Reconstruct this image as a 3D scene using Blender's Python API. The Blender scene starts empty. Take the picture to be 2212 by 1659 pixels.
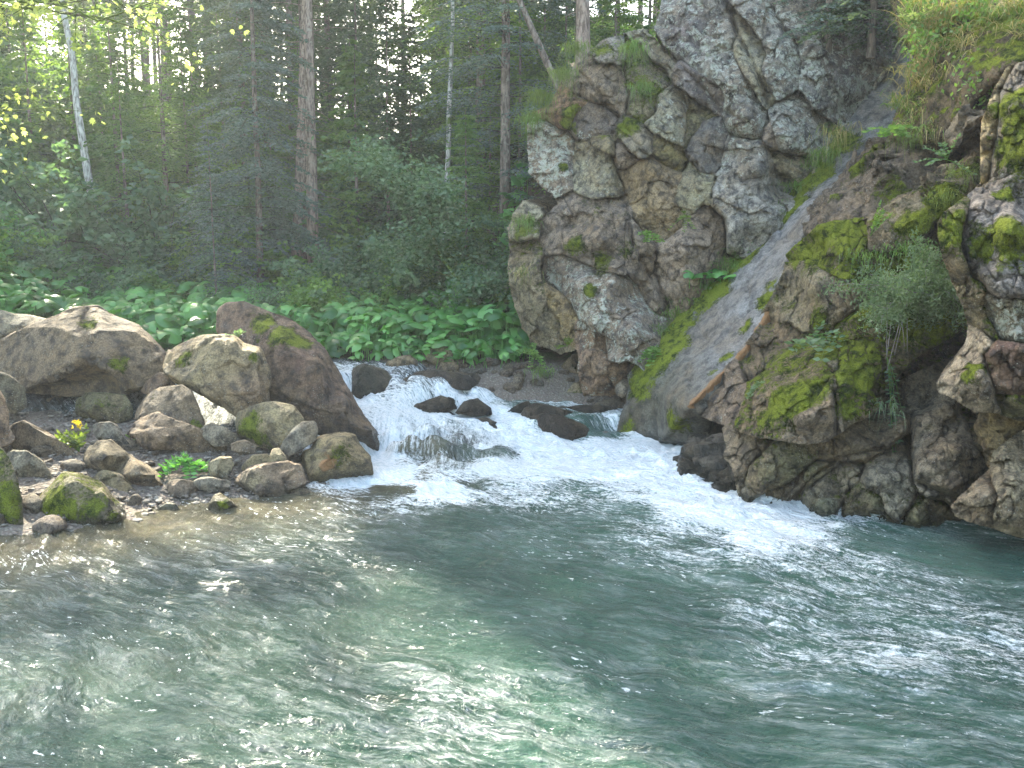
import bpy, math, random
import numpy as np
from mathutils import Vector, Matrix
from mathutils.geometry import delaunay_2d_cdt
R = math.radians
SC = bpy.context.scene
# ------------------------------------------------------------------ camera
FPX, UC, VC, PITCH, CAMZ = 1841.0, 1106.0, 829.5, R(8.33), 3.0      # photograph measured as 2212 x 1659
cam_d = bpy.data.cameras.new('camera'); cam = bpy.data.objects.new('camera', cam_d)
SC.collection.objects.link(cam)
cam.location = (0, 0, CAMZ); cam.rotation_euler = (R(90) - PITCH, 0, 0)
cam_d.sensor_width = 36; cam_d.lens = FPX / 2212 * 36
cam_d.clip_start = 0.1; cam_d.clip_end = 600
SC.camera = cam
# ------------------------------------------------------------------ light
SUN_AZ, SUN_EL = R(-27), R(37)          # azimuth from +Y towards +X
wd = bpy.data.worlds.new('World'); SC.world = wd; wd.use_nodes = True
nt = wd.node_tree; bg = nt.nodes['Background']
sky = nt.nodes.new('ShaderNodeTexSky'); sky.sky_type = 'NISHITA'; sky.sun_disc = False
sky.sun_elevation = SUN_EL; sky.sun_rotation = SUN_AZ
sky.dust_density = 2.5; sky.air_density = 1.0
nt.links.new(sky.outputs[0], bg.inputs[0]); bg.inputs[1].default_value = 0.15
sl = bpy.data.lights.new('sun', 'SUN'); sl.energy = 3.3; sl.angle = R(0.6); sl.color = (1, .96, .88)
so = bpy.data.objects.new('sun', sl); SC.collection.objects.link(so)
sdir = Vector((math.sin(SUN_AZ) * math.cos(SUN_EL), math.cos(SUN_AZ) * math.cos(SUN_EL), math.sin(SUN_EL)))
so.rotation_euler = sdir.to_track_quat('Z', 'Y').to_euler(); so.location = sdir * 60
vs = SC.view_settings; vs.view_transform = 'Standard'; vs.look = 'None'; vs.gamma = 1; vs.exposure = 3.1; vs.use_white_balance = True; vs.white_balance_temperature = 7300; vs.white_balance_tint = 4
SC.render.engine = 'CYCLES'
cy = SC.cycles; cy.max_bounces = 6; cy.diffuse_bounces = 3; cy.glossy_bounces = 3; cy.transmission_bounces = 3
cy.transparent_max_bounces = 8; cy.use_denoising = True; cy.caustics_reflective = False; cy.caustics_refractive = False
# ------------------------------------------------------------------ measuring
CP, SP = math.cos(PITCH), math.sin(PITCH)
def P(u, v, Y):
    cx, cy_ = (u - UC) / FPX, (VC - v) / FPX
    dx, dy, dz = cx, CP + cy_ * SP, -SP + cy_ * CP
    t = Y / dy
    return np.array((dx * t, Y, CAMZ + dz * t))
def Pz(u, v, z):
    cx, cy_ = (u - UC) / FPX, (VC - v) / FPX
    dx, dy, dz = cx, CP + cy_ * SP, -SP + cy_ * CP
    t = (z - CAMZ) / dz
    return np.array((dx * t, dy * t, z))
# ------------------------------------------------------------------ numpy noise
_r = np.random.RandomState(7)
_perm = np.concatenate([_r.permutation(256)] * 2)
_g = _r.randn(256, 3); _g /= np.linalg.norm(_g, axis=1)[:, None]
_cell = _r.rand(256, 3); _cell2 = _r.rand(256, 4)
def _hash(i):
    i = i & 255
    return _perm[_perm[_perm[i[..., 0]] + i[..., 1]] + i[..., 2]]
def perlin(p):
    i = np.floor(p).astype(np.int64); f = p - i
    w = f * f * f * (f * (f * 6 - 15) + 10)
    out = 0
    for dx in (0, 1):
        for dy in (0, 1):
            for dz in (0, 1):
                o = np.array((dx, dy, dz))
                g = _g[_hash(i + o)]
                d = ((f - o) * g).sum(-1)
                ww = (w[:, 0] if dx else 1 - w[:, 0]) * (w[:, 1] if dy else 1 - w[:, 1]) * (w[:, 2] if dz else 1 - w[:, 2])
                out = out + d * ww
    return out * 1.6
def fbm(p, oct=4, gain=.5, lac=2.03):
    a, s, o = 1., 0., 0.
    for k in range(oct):
        s = s + a * perlin(p + 17.3 * k); o += a
        p = p * lac; a *= gain
    return s / o
def worley(p):
    """F1, F2, cell id, offset vector to the nearest cell centre"""
    i = np.floor(p).astype(np.int64)
    n = len(p); F1 = np.full(n, 9.); F2 = np.full(n, 9.); ID = np.zeros(n, int); V = np.zeros((n, 3))
    for dx in (-1, 0, 1):
        for dy in (-1, 0, 1):
            for dz in (-1, 0, 1):
                j = i + np.array((dx, dy, dz)); h = _hash(j)
                d = p - (j + _cell[h]); dd = np.sqrt((d * d).sum(1))
                m = dd < F1
                F2 = np.where(m, F1, np.minimum(F2, dd))
                F1 = np.where(m, dd, F1); ID = np.where(m, h, ID); V = np.where(m[:, None], d, V)
    return F1, F2, ID, V
def cells(p):
    """nearest jittered cell of every point, as 0..k-1"""
    i = np.floor(p).astype(np.int64); best = np.full(len(p), 9.); C_ = np.zeros((len(p), 3), np.int64)
    for dx in (-1, 0, 1):
        for dy in (-1, 0, 1):
            for dz in (-1, 0, 1):
                j = i + np.array((dx, dy, dz)); d = p - (j + _cell[_hash(j)]); dd = (d * d).sum(1); m = dd < best
                best = np.where(m, dd, best); C_ = np.where(m[:, None], j, C_)
    key = (C_[:, 0] + 500) * 1000003 + (C_[:, 1] + 500) * 1009 + C_[:, 2] + 500
    return np.unique(key, return_inverse=True)[1].ravel()
def sst(a, b, x):
    t = np.clip((x - a) / (b - a), 0, 1); return t * t * (3 - 2 * t)
# ------------------------------------------------------------------ mesh helpers
def mesh(name, V, F, mats, smooth=True, attrs=None, midx=None):
    """V (n,3); F list of int arrays (m,k)"""
    V = np.asarray(V, np.float32).reshape(-1, 3)
    F = [np.asarray(f, np.int32) for f in (F if isinstance(F, list) else [F]) if len(f)]
    me = bpy.data.meshes.new(name)
    me.vertices.add(len(V)); me.vertices.foreach_set('co', V.ravel())
    lv = np.concatenate([f.ravel() for f in F]); tot = np.concatenate([np.full(len(f), f.shape[1], np.int32) for f in F])
    st = np.concatenate([[0], np.cumsum(tot)[:-1]]).astype(np.int32)
    me.loops.add(len(lv)); me.loops.foreach_set('vertex_index', lv.astype(np.int32))
    me.polygons.add(len(tot)); me.polygons.foreach_set('loop_start', st)
    try: me.polygons.foreach_set('loop_total', tot)
    except Exception: pass
    me.polygons.foreach_set('use_smooth', np.full(len(tot), smooth, bool))
    if midx is not None: me.polygons.foreach_set('material_index', np.asarray(midx, np.int32))
    me.update(calc_edges=True)
    for m in (mats if isinstance(mats, (list, tuple)) else [mats]): me.materials.append(m)
    for k, a in (attrs or {}).items():
        a = np.asarray(a, np.float32)
        if a.ndim == 1: at = me.attributes.new(k, 'FLOAT', 'POINT'); at.data.foreach_set('value', a)
        elif a.shape[1] == 3: at = me.attributes.new(k, 'FLOAT_VECTOR', 'POINT'); at.data.foreach_set('vector', a.ravel())
        else: at = me.attributes.new(k, 'FLOAT_COLOR', 'POINT'); at.data.foreach_set('color', a.ravel())
    return me
def link(name, me, parent=None, loc=None):
    o = bpy.data.objects.new(name, me); SC.collection.objects.link(o)
    if parent: o.parent = parent
    if loc is not None: o.location = loc
    return o
def tag(o, label=None, cat=None, group=None, kind=None):
    for k, v in (('label', label), ('category', cat), ('group', group), ('kind', kind)):
        if v: o[k] = v
    return o
def thing(name, label, cat, loc, group=None, rz=0):
    o = bpy.data.objects.new(name, None); SC.collection.objects.link(o)
    o.location = loc; o.rotation_euler.z = rz; o.empty_display_size = .2
    return tag(o, label, cat, group)
def copy_thing(root, loc, rz=0, s=1, label=None, group=None, tilt=(0, 0)):
    r = root.copy(); SC.collection.objects.link(r)
    r.location = loc; r.rotation_euler = (tilt[0], tilt[1], rz); r.scale = (s, s, s) if np.isscalar(s) else s
    if label: r['label'] = label
    if group: r['group'] = group
    for ch in list(root.children):
        c = ch.copy(); SC.collection.objects.link(c); c.parent = r
    return r
def tube(path, rad, k=8):
    path = np.asarray(path, float); rad = np.asarray(rad, float); n = len(path)
    t = np.gradient(path, axis=0); t /= np.linalg.norm(t, axis=1)[:, None] + 1e-9
    up = np.where(np.abs(t[:, 2:3]) > .9, np.array([[1., 0, 0]]), np.array([[0, 0, 1.]]))
    a = np.cross(t, up); a /= np.linalg.norm(a, axis=1)[:, None] + 1e-9; b = np.cross(t, a)
    ph = np.arange(k) / k * 2 * np.pi
    V = path[:, None] + rad[:, None, None] * (np.cos(ph)[None, :, None] * a[:, None] + np.sin(ph)[None, :, None] * b[:, None])
    i = np.arange(n - 1)[:, None] * k; j = np.arange(k)[None]; jn = (j + 1) % k
    F = np.stack([i + j, i + jn, i + k + jn, i + k + j], -1).reshape(-1, 4)
    return V.reshape(-1, 3), F
class Acc:
    """collects pieces that belong to one part"""
    def __init__(s): s.V = []; s.F = {}; s.n = 0; s.A = []
    def add(s, V, F, a=None):
        V = np.asarray(V, float).reshape(-1, 3); F = np.asarray(F)
        if len(F) == 0: return
        s.V.append(V); s.F.setdefault(F.shape[1], []).append(F + s.n); s.n += len(V)
        if a is not None: s.A.append(np.broadcast_to(a, (len(V),)))
    def mesh(s, name, mats, smooth=True):
        return mesh(name, np.concatenate(s.V), [np.concatenate(f) for f in s.F.values()], mats, smooth,
                    {'tone': np.concatenate(s.A)} if s.A else None)
# ------------------------------------------------------------------ materials
class NT:
    def __init__(s, name):
        s.m = bpy.data.materials.new(name); s.m.use_nodes = True; s.t = s.m.node_tree
        s.t.nodes.clear(); s.out = s.n('ShaderNodeOutputMaterial')
    def n(s, typ, **kw):
        nd = s.t.nodes.new(typ)
        for k, v in kw.items(): setattr(nd, k, v)
        return nd
    def l(s, a, b): s.t.links.new(a, b)
    def put(s, sock, v):
        if v is None: return
        if hasattr(v, 'is_linked') or hasattr(v, 'links'): s.l(v, sock)
        else: sock.default_value = v
    def attr(s, name): return s.n('ShaderNodeAttribute', attribute_name=name)
    def pos(s): return s.n('ShaderNodeTexCoord').outputs['Object']
    def mapv(s, v, scale=(1, 1, 1), rot=(0, 0, 0)):
        m = s.n('ShaderNodeMapping'); s.l(v, m.inputs[0]); m.inputs['Scale'].default_value = scale; m.inputs['Rotation'].default_value = rot
        return m.outputs[0]
    def noise(s, v, scale, detail=4, rough=.55, dist=0):
        n = s.n('ShaderNodeTexNoise'); s.l(v, n.inputs['Vector']); n.inputs['Scale'].default_value = scale
        n.inputs['Detail'].default_value = detail; n.inputs['Roughness'].default_value = rough; n.inputs['Distortion'].default_value = dist
        return n.outputs[0]
    def voro(s, v, scale, feat='F1'):
        n = s.n('ShaderNodeTexVoronoi', feature=feat); s.l(v, n.inputs['Vector']); n.inputs['Scale'].default_value = scale
        return n.outputs['Distance']
    def math(s, op, a, b=None, clamp=False):
        n = s.n('ShaderNodeMath', operation=op, use_clamp=clamp); s.put(n.inputs[0], a); s.put(n.inputs[1], b); return n.outputs[0]
    def ramp(s, v, lo, hi, a=0., b=1.):
        n = s.n('ShaderNodeMapRange', interpolation_type='SMOOTHSTEP'); s.put(n.inputs['Value'], v)
        s.put(n.inputs['From Min'], lo); s.put(n.inputs['From Max'], hi); s.put(n.inputs['To Min'], a); s.put(n.inputs['To Max'], b)
        return n.outputs[0]
    def mix(s, f, a, b, typ='MIX'):
        n = s.n('ShaderNodeMix', data_type='RGBA', blend_type=typ); s.put(n.inputs[0], f)
        for sk, v in ((n.inputs[6], a), (n.inputs[7], b)):
            if isinstance(v, tuple): v = v + (1,) if len(v) == 3 else v
            s.put(sk, v)
        return n.outputs[2]
    def bump(s, h, strength=.5, dist=.02, nrm=None):
        n = s.n('ShaderNodeBump'); s.l(h, n.inputs['Height']); s.put(n.inputs['Strength'], strength); n.inputs['Distance'].default_value = dist
        if nrm: s.l(nrm, n.inputs['Normal'])
        return n.outputs[0]
    def bsdf(s, col, rough=.8, nrm=None, spec=.5, **kw):
        b = s.n('ShaderNodeBsdfPrincipled')
        if isinstance(col, tuple): col = col + (1,)
        s.put(b.inputs['Base Color'], col); s.put(b.inputs['Roughness'], rough); s.put(b.inputs['Specular IOR Level'], spec)
        if nrm: s.l(nrm, b.inputs['Normal'])
        for k, v in kw.items(): s.put(b.inputs[k.replace('_', ' ')], v)
        return b
    def done(s, sh): s.l(sh.outputs[0] if hasattr(sh, 'outputs') else sh, s.out.inputs[0]); return s.m
def rock_material():
    s = NT('weathered_rock'); p = s.pos()
    tint = s.mix(1., s.attr('tint').outputs['Color'], (1.06, 1.06, 1.06), 'MULTIPLY'); mk = s.attr('mask').outputs['Color']
    sep = s.n('ShaderNodeSeparateColor'); s.l(mk, sep.inputs[0]); moss, lich, oran = sep.outputs
    wet = s.attr('wet').outputs['Fac']
    big = s.noise(p, 1.3, 5, .6, .4); mid = s.noise(p, 6, 6, .65); fine = s.noise(p, 38, 4, .7); tiny = s.noise(p, 110, 2, .6)
    c = s.mix(s.ramp(big, .35, .68), tint, s.mix(.65, tint, (.30, .20, .105)))
    c = s.mix(s.ramp(mid, .40, .68), c, s.mix(1., c, (.20, .20, .22), 'MULTIPLY'))
    c = s.mix(s.ramp(fine, .36, .62), s.mix(1., c, (.58, .56, .54), 'MULTIPLY'), s.mix(1., c, (1.12, 1.11, 1.1), 'MULTIPLY'))
    c = s.mix(s.ramp(s.noise(p, 2.6, 6, .7, .8), .54, .66, 0., .7), c, s.mix(1., c, (.50, .46, .40), 'MULTIPLY'))
    c = s.mix(s.ramp(tiny, .6, .85, 0., .35), c, (.42, .38, .31))
    # crusty lichen: pale irregular blotches over dark ones
    ln = s.math('ADD', s.math('MULTIPLY', s.noise(p, 5.5, 7, .72, .6), .7), s.math('MULTIPLY', s.noise(p, 26, 4, .7), .38))
    thr = s.ramp(lich, 0., 1., .80, .52)
    dk = s.noise(p, 3.2, 7, .75, 1.0)
    c = s.mix(s.math('MULTIPLY', s.ramp(dk, .50, .60), s.math('MULTIPLY', lich, .8)), c, (.10, .092, .092))
    c = s.mix(s.math('MULTIPLY', s.ramp(s.math('SUBTRACT', ln, thr), -.02, .05), .85), c,
              s.mix(s.ramp(s.noise(p, 14, 3), .4, .65), (.56, .55, .47), (.42, .45, .34)))
    sp = s.voro(p, 30); c = s.mix(s.math('MULTIPLY', s.ramp(sp, .22, .14), s.ramp(s.noise(p, 2.1, 3), .5, .62)), c, (.40, .38, .31))
    alp = s.attr('mask').outputs['Alpha']; c = s.mix(alp, tint, c)
    # orange algae stain
    c = s.mix(s.ramp(s.math('ADD', oran, s.math('MULTIPLY', s.math('SUBTRACT', mid, .5), 1.0)), .42, .62), c,
              s.mix(s.ramp(fine, .35, .65), (.34, .155, .055), (.40, .22, .10)))
    # wet
    c = s.mix(wet, c, s.mix(1., c, (.30, .32, .31), 'MULTIPLY'))
    # moss
    mn = s.math('ADD', s.math('MULTIPLY', s.noise(p, 3.6, 8, .75, .3), 1.6), s.math('MULTIPLY', s.noise(p, 24, 4, .7), .9))
    mf = s.ramp(s.math('ADD', moss, s.math('SUBTRACT', mn, 1.25)), .42, .72)
    mt = s.noise(p, 75, 3, .6)
    mc = s.mix(s.ramp(s.math('ADD', s.noise(p, 5, 5, .7), s.math('MULTIPLY', moss, .12)), .44, .68), (.045, .07, .014), (.30, .35, .045))
    mc = s.mix(s.ramp(mt, .32, .7), s.mix(1., mc, (.45, .45, .45), 'MULTIPLY'), mc)
    col = s.mix(mf, c, mc)
    h = s.math('ADD', s.math('MULTIPLY', mid, 1.1), s.math('ADD', s.math('MULTIPLY', fine, .45), s.math('MULTIPLY', tiny, .16)))
    h = s.math('ADD', h, s.math('MULTIPLY', s.math('MULTIPLY', mt, mf), .7))
    rough = s.mix(mf, s.mix(wet, (.78, .78, .78), (.22, .22, .22)), (.95, .95, .95))
    return s.done(s.bsdf(col, rough, s.bump(h, alp, .095), s.mix(mf, (.45, .45, .45), (.1, .1, .1))))
def bark_material(name, a, b, moss=0., sc=1.):
    s = NT(name); p = s.pos(); q = s.mapv(p, (sc, sc, sc * .25))
    n1 = s.noise(q, 18, 5, .65, .4); n2 = s.noise(p, 2.2, 4)
    c = s.mix(s.ramp(n1, .35, .65), a, b)
    c = s.mix(s.ramp(s.noise(p, 7, 4), .55, .68), c, s.mix(.5, b, (.30, .31, .25)))
    if moss: c = s.mix(s.ramp(n2, .62 - moss * .3, .75 - moss * .3), c, (.09, .13, .02))
    return s.done(s.bsdf(c, .9, s.bump(n1, .8, .03), .2))
def leaf_material(name, a, b, trans, dead=None, rough=.5, spec=.35):
    """a, b: dark and light colour; trans: colour of the light that comes through"""
    s = NT(name); g = s.n('ShaderNodeNewGeometry'); p = s.pos()
    rnd = g.outputs['Random Per Island']; oi = s.n('ShaderNodeObjectInfo').outputs['Random']
    c = s.mix(rnd, a, b)
    c = s.mix(s.ramp(s.noise(p, .9, 3), .35, .68), s.mix(1., c, (.62, .68, .72), 'MULTIPLY'), c)
    c = s.mix(s.math('MULTIPLY', oi, .45), c, s.mix(1., c, (1.25, 1.0, .72), 'MULTIPLY'))
    if dead: c = s.mix(s.ramp(s.noise(p, 1.4, 2), .60, .72), c, dead)
    t = s.mix(rnd, s.mix(1., trans, (.7, .75, .6), 'MULTIPLY'), trans)
    b1 = s.bsdf(c, rough, None, spec); tr = s.n('ShaderNodeBsdfTranslucent'); s.l(t, tr.inputs[0])
    mx = s.n('ShaderNodeMixShader'); mx.inputs[0].default_value = .42; s.l(b1.outputs[0], mx.inputs[1]); s.l(tr.outputs[0], mx.inputs[2])
    return s.done(mx)
M_ROCK = rock_material()
M_BARK = bark_material('spruce_bark', (.10, .078, .062), (.30, .235, .19))
M_BARKR = bark_material('reddish_spruce_bark', (.16, .115, .09), (.44, .33, .265))
M_BARKD = bark_material('dark_bark', (.03, .024, .02), (.085, .068, .055), .2)
M_BARKP = bark_material('pale_bark', (.20, .18, .155), (.62, .60, .55), .1)
M_BARKM = bark_material('mossy_bark', (.05, .045, .03), (.16, .13, .08), .9)
M_NEEDLE = leaf_material('spruce_needles', (.045, .080, .050), (.12, .18, .11), (.20, .28, .09))
M_NEEDLE2 = leaf_material('fir_needles', (.085, .125, .11), (.24, .30, .27), (.18, .25, .14))
M_NEEDLE3 = leaf_material('green_fir_needles', (.055, .125, .045), (.16, .28, .09), (.28, .44, .07))
M_DRY = leaf_material('dry_needles', (.05, .035, .025), (.11, .085, .055), (.12, .07, .03))
M_LEAF = leaf_material('broad_leaves', (.065, .15, .04), (.22, .36, .11), (.32, .55, .08))
M_LEAFY = leaf_material('yellow_green_leaves', (.20, .28, .05), (.42, .48, .14), (.70, .80, .22))
M_LEAFB = leaf_material('blueish_leaves', (.075, .14, .085), (.22, .33, .20), (.18, .32, .09))
M_BUTTER = leaf_material('butterbur_leaves', (.025, .12, .03), (.24, .55, .17), (.22, .60, .06), None, .32, .6)
M_GRASS = leaf_material('grass_blades', (.07, .12, .025), (.22, .29, .08), (.30, .40, .06))
M_GRASSY = leaf_material('dry_and_sunlit_grass_blades', (.24, .19, .07), (.62, .52, .24), (.70, .56, .20))  # for dry tufts, and for sunlight painted into the turf bank
M_PALE = leaf_material('grey_green_leaves', (.11, .17, .09), (.30, .38, .24), (.22, .35, .10))
M_FLOWER = leaf_material('yellow_petals', (.75, .55, .02), (.85, .65, .03), (.8, .6, .05))
M_REDLEAF = leaf_material('autumn_leaves', (.30, .14, .06), (.42, .25, .12), (.5, .28, .12))
# ------------------------------------------------------------------ ground
SHORE = np.array([(-16, 7.5), (-9, 8.0), (-5.4, 8.9), (-4.3, 9.5), (-4.1, 10.1), (-3.4, 10.3), (-2.7, 10.8), (-2.0, 11.8), (-2.3, 13.2), (-3.2, 15.0), (-3.6, 16.2)])
def shore_dist(x, y):
    """+ inside the left bank, - out in the pool"""
    d = np.full(x.shape, 1e9)
    for a, b in zip(SHORE[:-1], SHORE[1:]):
        ab = b - a; t = np.clip(((x - a[0]) * ab[0] + (y - a[1]) * ab[1]) / (ab @ ab), 0, 1)
        d = np.minimum(d, np.hypot(x - a[0] - t * ab[0], y - a[1] - t * ab[1]))
    yl = np.interp(x, SHORE[:7, 0], SHORE[:7, 1]); inside = (y > yl) & (x < np.interp(y, SHORE[6:, 1], SHORE[6:, 0], left=1e9))
    inside |= (y > yl) & (x < -4.3)
    inside &= ~(y < 7.4)
    return np.where(inside, d, -d)
def ground(x, y):
    x = np.atleast_1d(np.asarray(x, float)); y = np.atleast_1d(np.asarray(y, float))
    prof = np.interp(y, [15.2, 16.4, 18, 22, 25, 28, 34, 45, 60, 75, 110], [.45, .98, 1.15, 1.6, 2.1, 3.2, 5.2, 8.0, 10.8, 11.5, 11.5])
    d = shore_dist(x, y)
    left = np.where(d > 0, .95 * (1 - np.exp(-.24 * d)), np.maximum(.6 * d, -1.3))
    left = np.where(y > 15.5, -1.3, left)
    far = np.where(y > 15.2, prof, np.maximum(.45 + 1.5 * (y - 15.2), -1.3))
    h = np.maximum(left, far)
    hill = 6.5 * sst(-2.5, 4, x + (y - 18) * .15) * sst(16.8, 21.5, y)
    side = 14 * sst(7.5, 14, x - (y - 8) * .25) * sst(-12, -2, y)
    leftrise = 3.0 * sst(-9, -17, x) * sst(6, 12, y)
    near = 2.2 * sst(0.5, -3, y)
    h = np.maximum(h + hill + leftrise, np.maximum(side - 1.3, near - 1.3))
    return h
def G(x, y): return float(ground(x, y)[0])
def on_ground(u, Y, dz=0.): x = (u - UC) / FPX * Y / CP ; return np.array((x, Y, G(x, Y) + dz))
def build_ground():
    xs = np.concatenate([np.arange(-60, -14, .7), np.arange(-14, 12, .16), np.arange(12, 50, .7)])
    ys = np.concatenate([np.arange(-12, 6, .6), np.arange(6, 24, .16), np.arange(24, 115, .6)])
    X, Y = np.meshgrid(xs, ys); x, y = X.ravel(), Y.ravel()
    p = np.stack([x, y, np.zeros_like(x)], 1)
    z = ground(x, y) + fbm(p * .35, 4) * .5 * sst(17, 26, y) + fbm(p * 1.7, 4) * .09
    k = len(xs); i = (np.arange(len(ys) - 1)[:, None] * k + np.arange(k - 1)[None]).ravel()
    F = np.stack([i, i + 1, i + k + 1, i + k], 1)
    s = NT('earth_and_gravel'); q = s.pos(); n1 = s.noise(q, 1.2, 5); n2 = s.noise(q, 14, 5, .7); n3 = s.voro(q, 22)
    grav = s.attr('gravel').outputs['Fac']
    soil = s.mix(s.ramp(n2, .35, .65), (.035, .026, .018), (.11, .075, .05))
    soil = s.mix(s.ramp(n1, .5, .62), soil, s.mix(s.ramp(n2, .4, .6), (.03, .05, .012), (.07, .10, .03)))
    gc = s.mix(s.ramp(n3, .1, .5), (.30, .26, .22), (.14, .12, .095))
    gc = s.mix(s.ramp(n2, .4, .7), gc, (.16, .12, .10))
    m = s.done(s.bsdf(s.mix(grav, soil, gc), .9, s.bump(s.math('ADD', n2, s.math('MULTIPLY', n3, -.8)), .8, .05), .3))
    o = link('ground', mesh('ground', np.stack([x, y, z], 1), F, m, True, {'gravel': sst(17.3, 16.2, y) * sst(3, .5, x)}))
    tag(o, kind='structure')
build_ground()
# ------------------------------------------------------------------ river
def field(x, y, pts, power=4.):
    num = np.zeros_like(x); den = np.zeros_like(x)
    for px, py, v in pts:
        w = 1 / (((x - px) ** 2 + (y - py) ** 2) ** (power / 2) + 1e-4); num += w * v; den += w
    return num / den
HP = []  # heights of the water
for u, v, z in [(940, 940, .42), (960, 950, .36), (890, 945, .36), (860, 955, .28), (1000, 960, .27), (920, 960, .24), (970, 970, .16), (1070, 968, .14), (820, 1000, 0), (860, 1008, 0), (900, 1010, 0), (1000, 1005, 0), (1150, 1000, 0), (1300, 985, 0), (1480, 1000, 0), (1470, 1060, 0), (1000, 1060, 0), (1250, 1060, 0), (820, 1060, 0),
                (1600, 1120, 0), (800, 965, .06), (790, 925, .38), (800, 880, .50), (850, 900, .42), (950, 895, .38), (1000, 905, .32), (1100, 930, .2), (1060, 910, .28),
                (850, 928, .36), (915, 915, .46), (880, 925, .42), (980, 935, .36), (1040, 955, .22), (900, 982, .0), (870, 984, .0), (950, 984, 0), (1040, 986, 0), (820, 985, 0), (1130, 984, 0),
                (1100, 965, .10), (800, 935, .3), (1290, 893, .38), (1250, 893, .40), (1330, 893, .34), (1300, 936, .06), (1330, 935, .05), (1200, 960, .08), (1250, 960, .05), (1400, 962, .03), (1350, 955, .04),
                (1200, 880, .42), (1150, 900, .36), (1160, 945, .14), (1120, 955, .12), (740, 866, .52), (770, 866, .52), (860, 852, .60), (900, 852, .58), (950, 850, .57), (830, 856, .58), (1000, 862, .52), (1060, 872, .47),
                (1120, 866, .45), (720, 802, 1.0), (750, 802, 1.0), (800, 804, .99), (850, 808, .98), (900, 812, .95), (950, 814, .92), (985, 822, .85), (1010, 835, .72), (650, 800, 1.0), (550, 800, 1.0)]:
    q = Pz(u, v, z); HP.append((q[0], q[1], z))
for x in np.arange(-14, -1.4, .8): HP.append((x, 16.2, 1.02)); HP.append((x, 17.2, 1.02))
for x in np.arange(-1.2, 3, .6): HP.append((x, 15.9, .5)); HP.append((x, 17, .5))
for y in np.arange(2, 12, 1.):
    for x in np.arange(-6, 7, 1.5): HP.append((x, y, 0))
FP = []
for u, v, f in [(800, 880, .95), (850, 900, .85), (880, 885, .6), (950, 905, .85), (980, 890, .55), (1050, 910, .8), (1100, 925, .75), (1000, 925, .6), (900, 905, .7), (1150, 960, .7), (850, 925, .75), (900, 935, .5), (900, 960, .45), (870, 965, .5), (930, 945, .42), (960, 960, .42), (990, 960, .40), (1040, 970, .34), (1080, 975, .32), (1110, 975, .36), (1000, 945, .5), (910, 978, .42), (960, 980, .42), (800, 950, .8), (830, 970, .7),
                (860, 1000, .85), (950, 1000, .9), (1050, 1003, .75), (1150, 990, 1), (1200, 960, 1), (1250, 975, 1), (1300, 980, 1), (1380, 975, 1), (1300, 920, .6), (740, 830, .6), (900, 830, .42), (940, 835, .38), (860, 830, .5), (860, 852, .9), (930, 850, .7),
                (1000, 865, .6), (1060, 880, .7), (1100, 890, .8), (720, 800, .35), (850, 806, .3), (950, 812, .15), (1200, 885, .25), (1290, 890, .2), (1120, 868, .4),
                (900, 1020, .6), (1000, 1020, .55), (1150, 1015, .6), (820, 1015, .7), (1300, 1005, .85), (1420, 985, .95), (1470, 1010, .9), (1450, 1040, .7), (1400, 1020, .62), (1380, 1060, .52), (1470, 1060, .66),
                (1250, 1060, .42), (1000, 1050, .22), (850, 1060, .12), (1530, 1090, .8), (1560, 1085, .95), (1500, 1040, .95), (1600, 1125, .95), (1660, 1150, .7), (1720, 1165, .55), (1350, 1110, .38), (1600, 1140, .66), (1640, 1170, .56), (1550, 1150, .48), (1750, 1200, .46), (1500, 1180, .40), (1400, 1180, .42),
                (1800, 1185, .48), (1780, 1225, .46), (1880, 1215, .46), (1960, 1255, .42), (1850, 1240, .44), (1700, 1260, .42), (1620, 1200, .5), (1950, 1320, .42), (1800, 1330, .42), (1650, 1330, .45), (1600, 1260, .35), (2150, 1230, .04), (2000, 1200, .15), (1900, 1180, .2), (2200, 1300, .36), (2120, 1340, .46),
                (1400, 1290, .18), (1200, 1260, .10), (1200, 1180, .22), (1200, 1130, .3), (1000, 1130, .15), (900, 1180, .18), (1900, 1430, .48), (1700, 1430, .45), (2100, 1420, .46), (2200, 1540, .34), (2000, 1560, .34), (1800, 1560, .28), (1650, 1500, .36),
                (1500, 1400, .22), (1450, 1520, .16), (1250, 1480, .30), (1100, 1400, .12), (1050, 1530, .38), (1000, 1600, .38), (800, 1560, .30), (700, 1480, .24), (500, 1420, .22), (300, 1400, .22), (100, 1460, .22), (300, 1600, .15),
                (600, 1620, .26), (600, 1300, .22), (450, 1200, .28), (300, 1200, .28), (100, 1230, .30), (200, 1300, .22), (800, 1350, .12), (900, 1280, .12), (1000, 1220, .14), (1300, 1600, .30), (1600, 1620, .22), (750, 1240, .2),
                (650, 1150, .28), (500, 1140, .25), (1300, 1380, .2), (1400, 1640, .3), (600, 1090, .15), (400, 1120, .15)]:
    z = field(*[np.array([c]) for c in Pz(u, v, .1 if v < 960 else 0)[:2]], HP)[0]
    q = Pz(u, v, z); FP.append((q[0], q[1], f))
for x in (-9, -12): FP.append((x, 12, .1))
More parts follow.
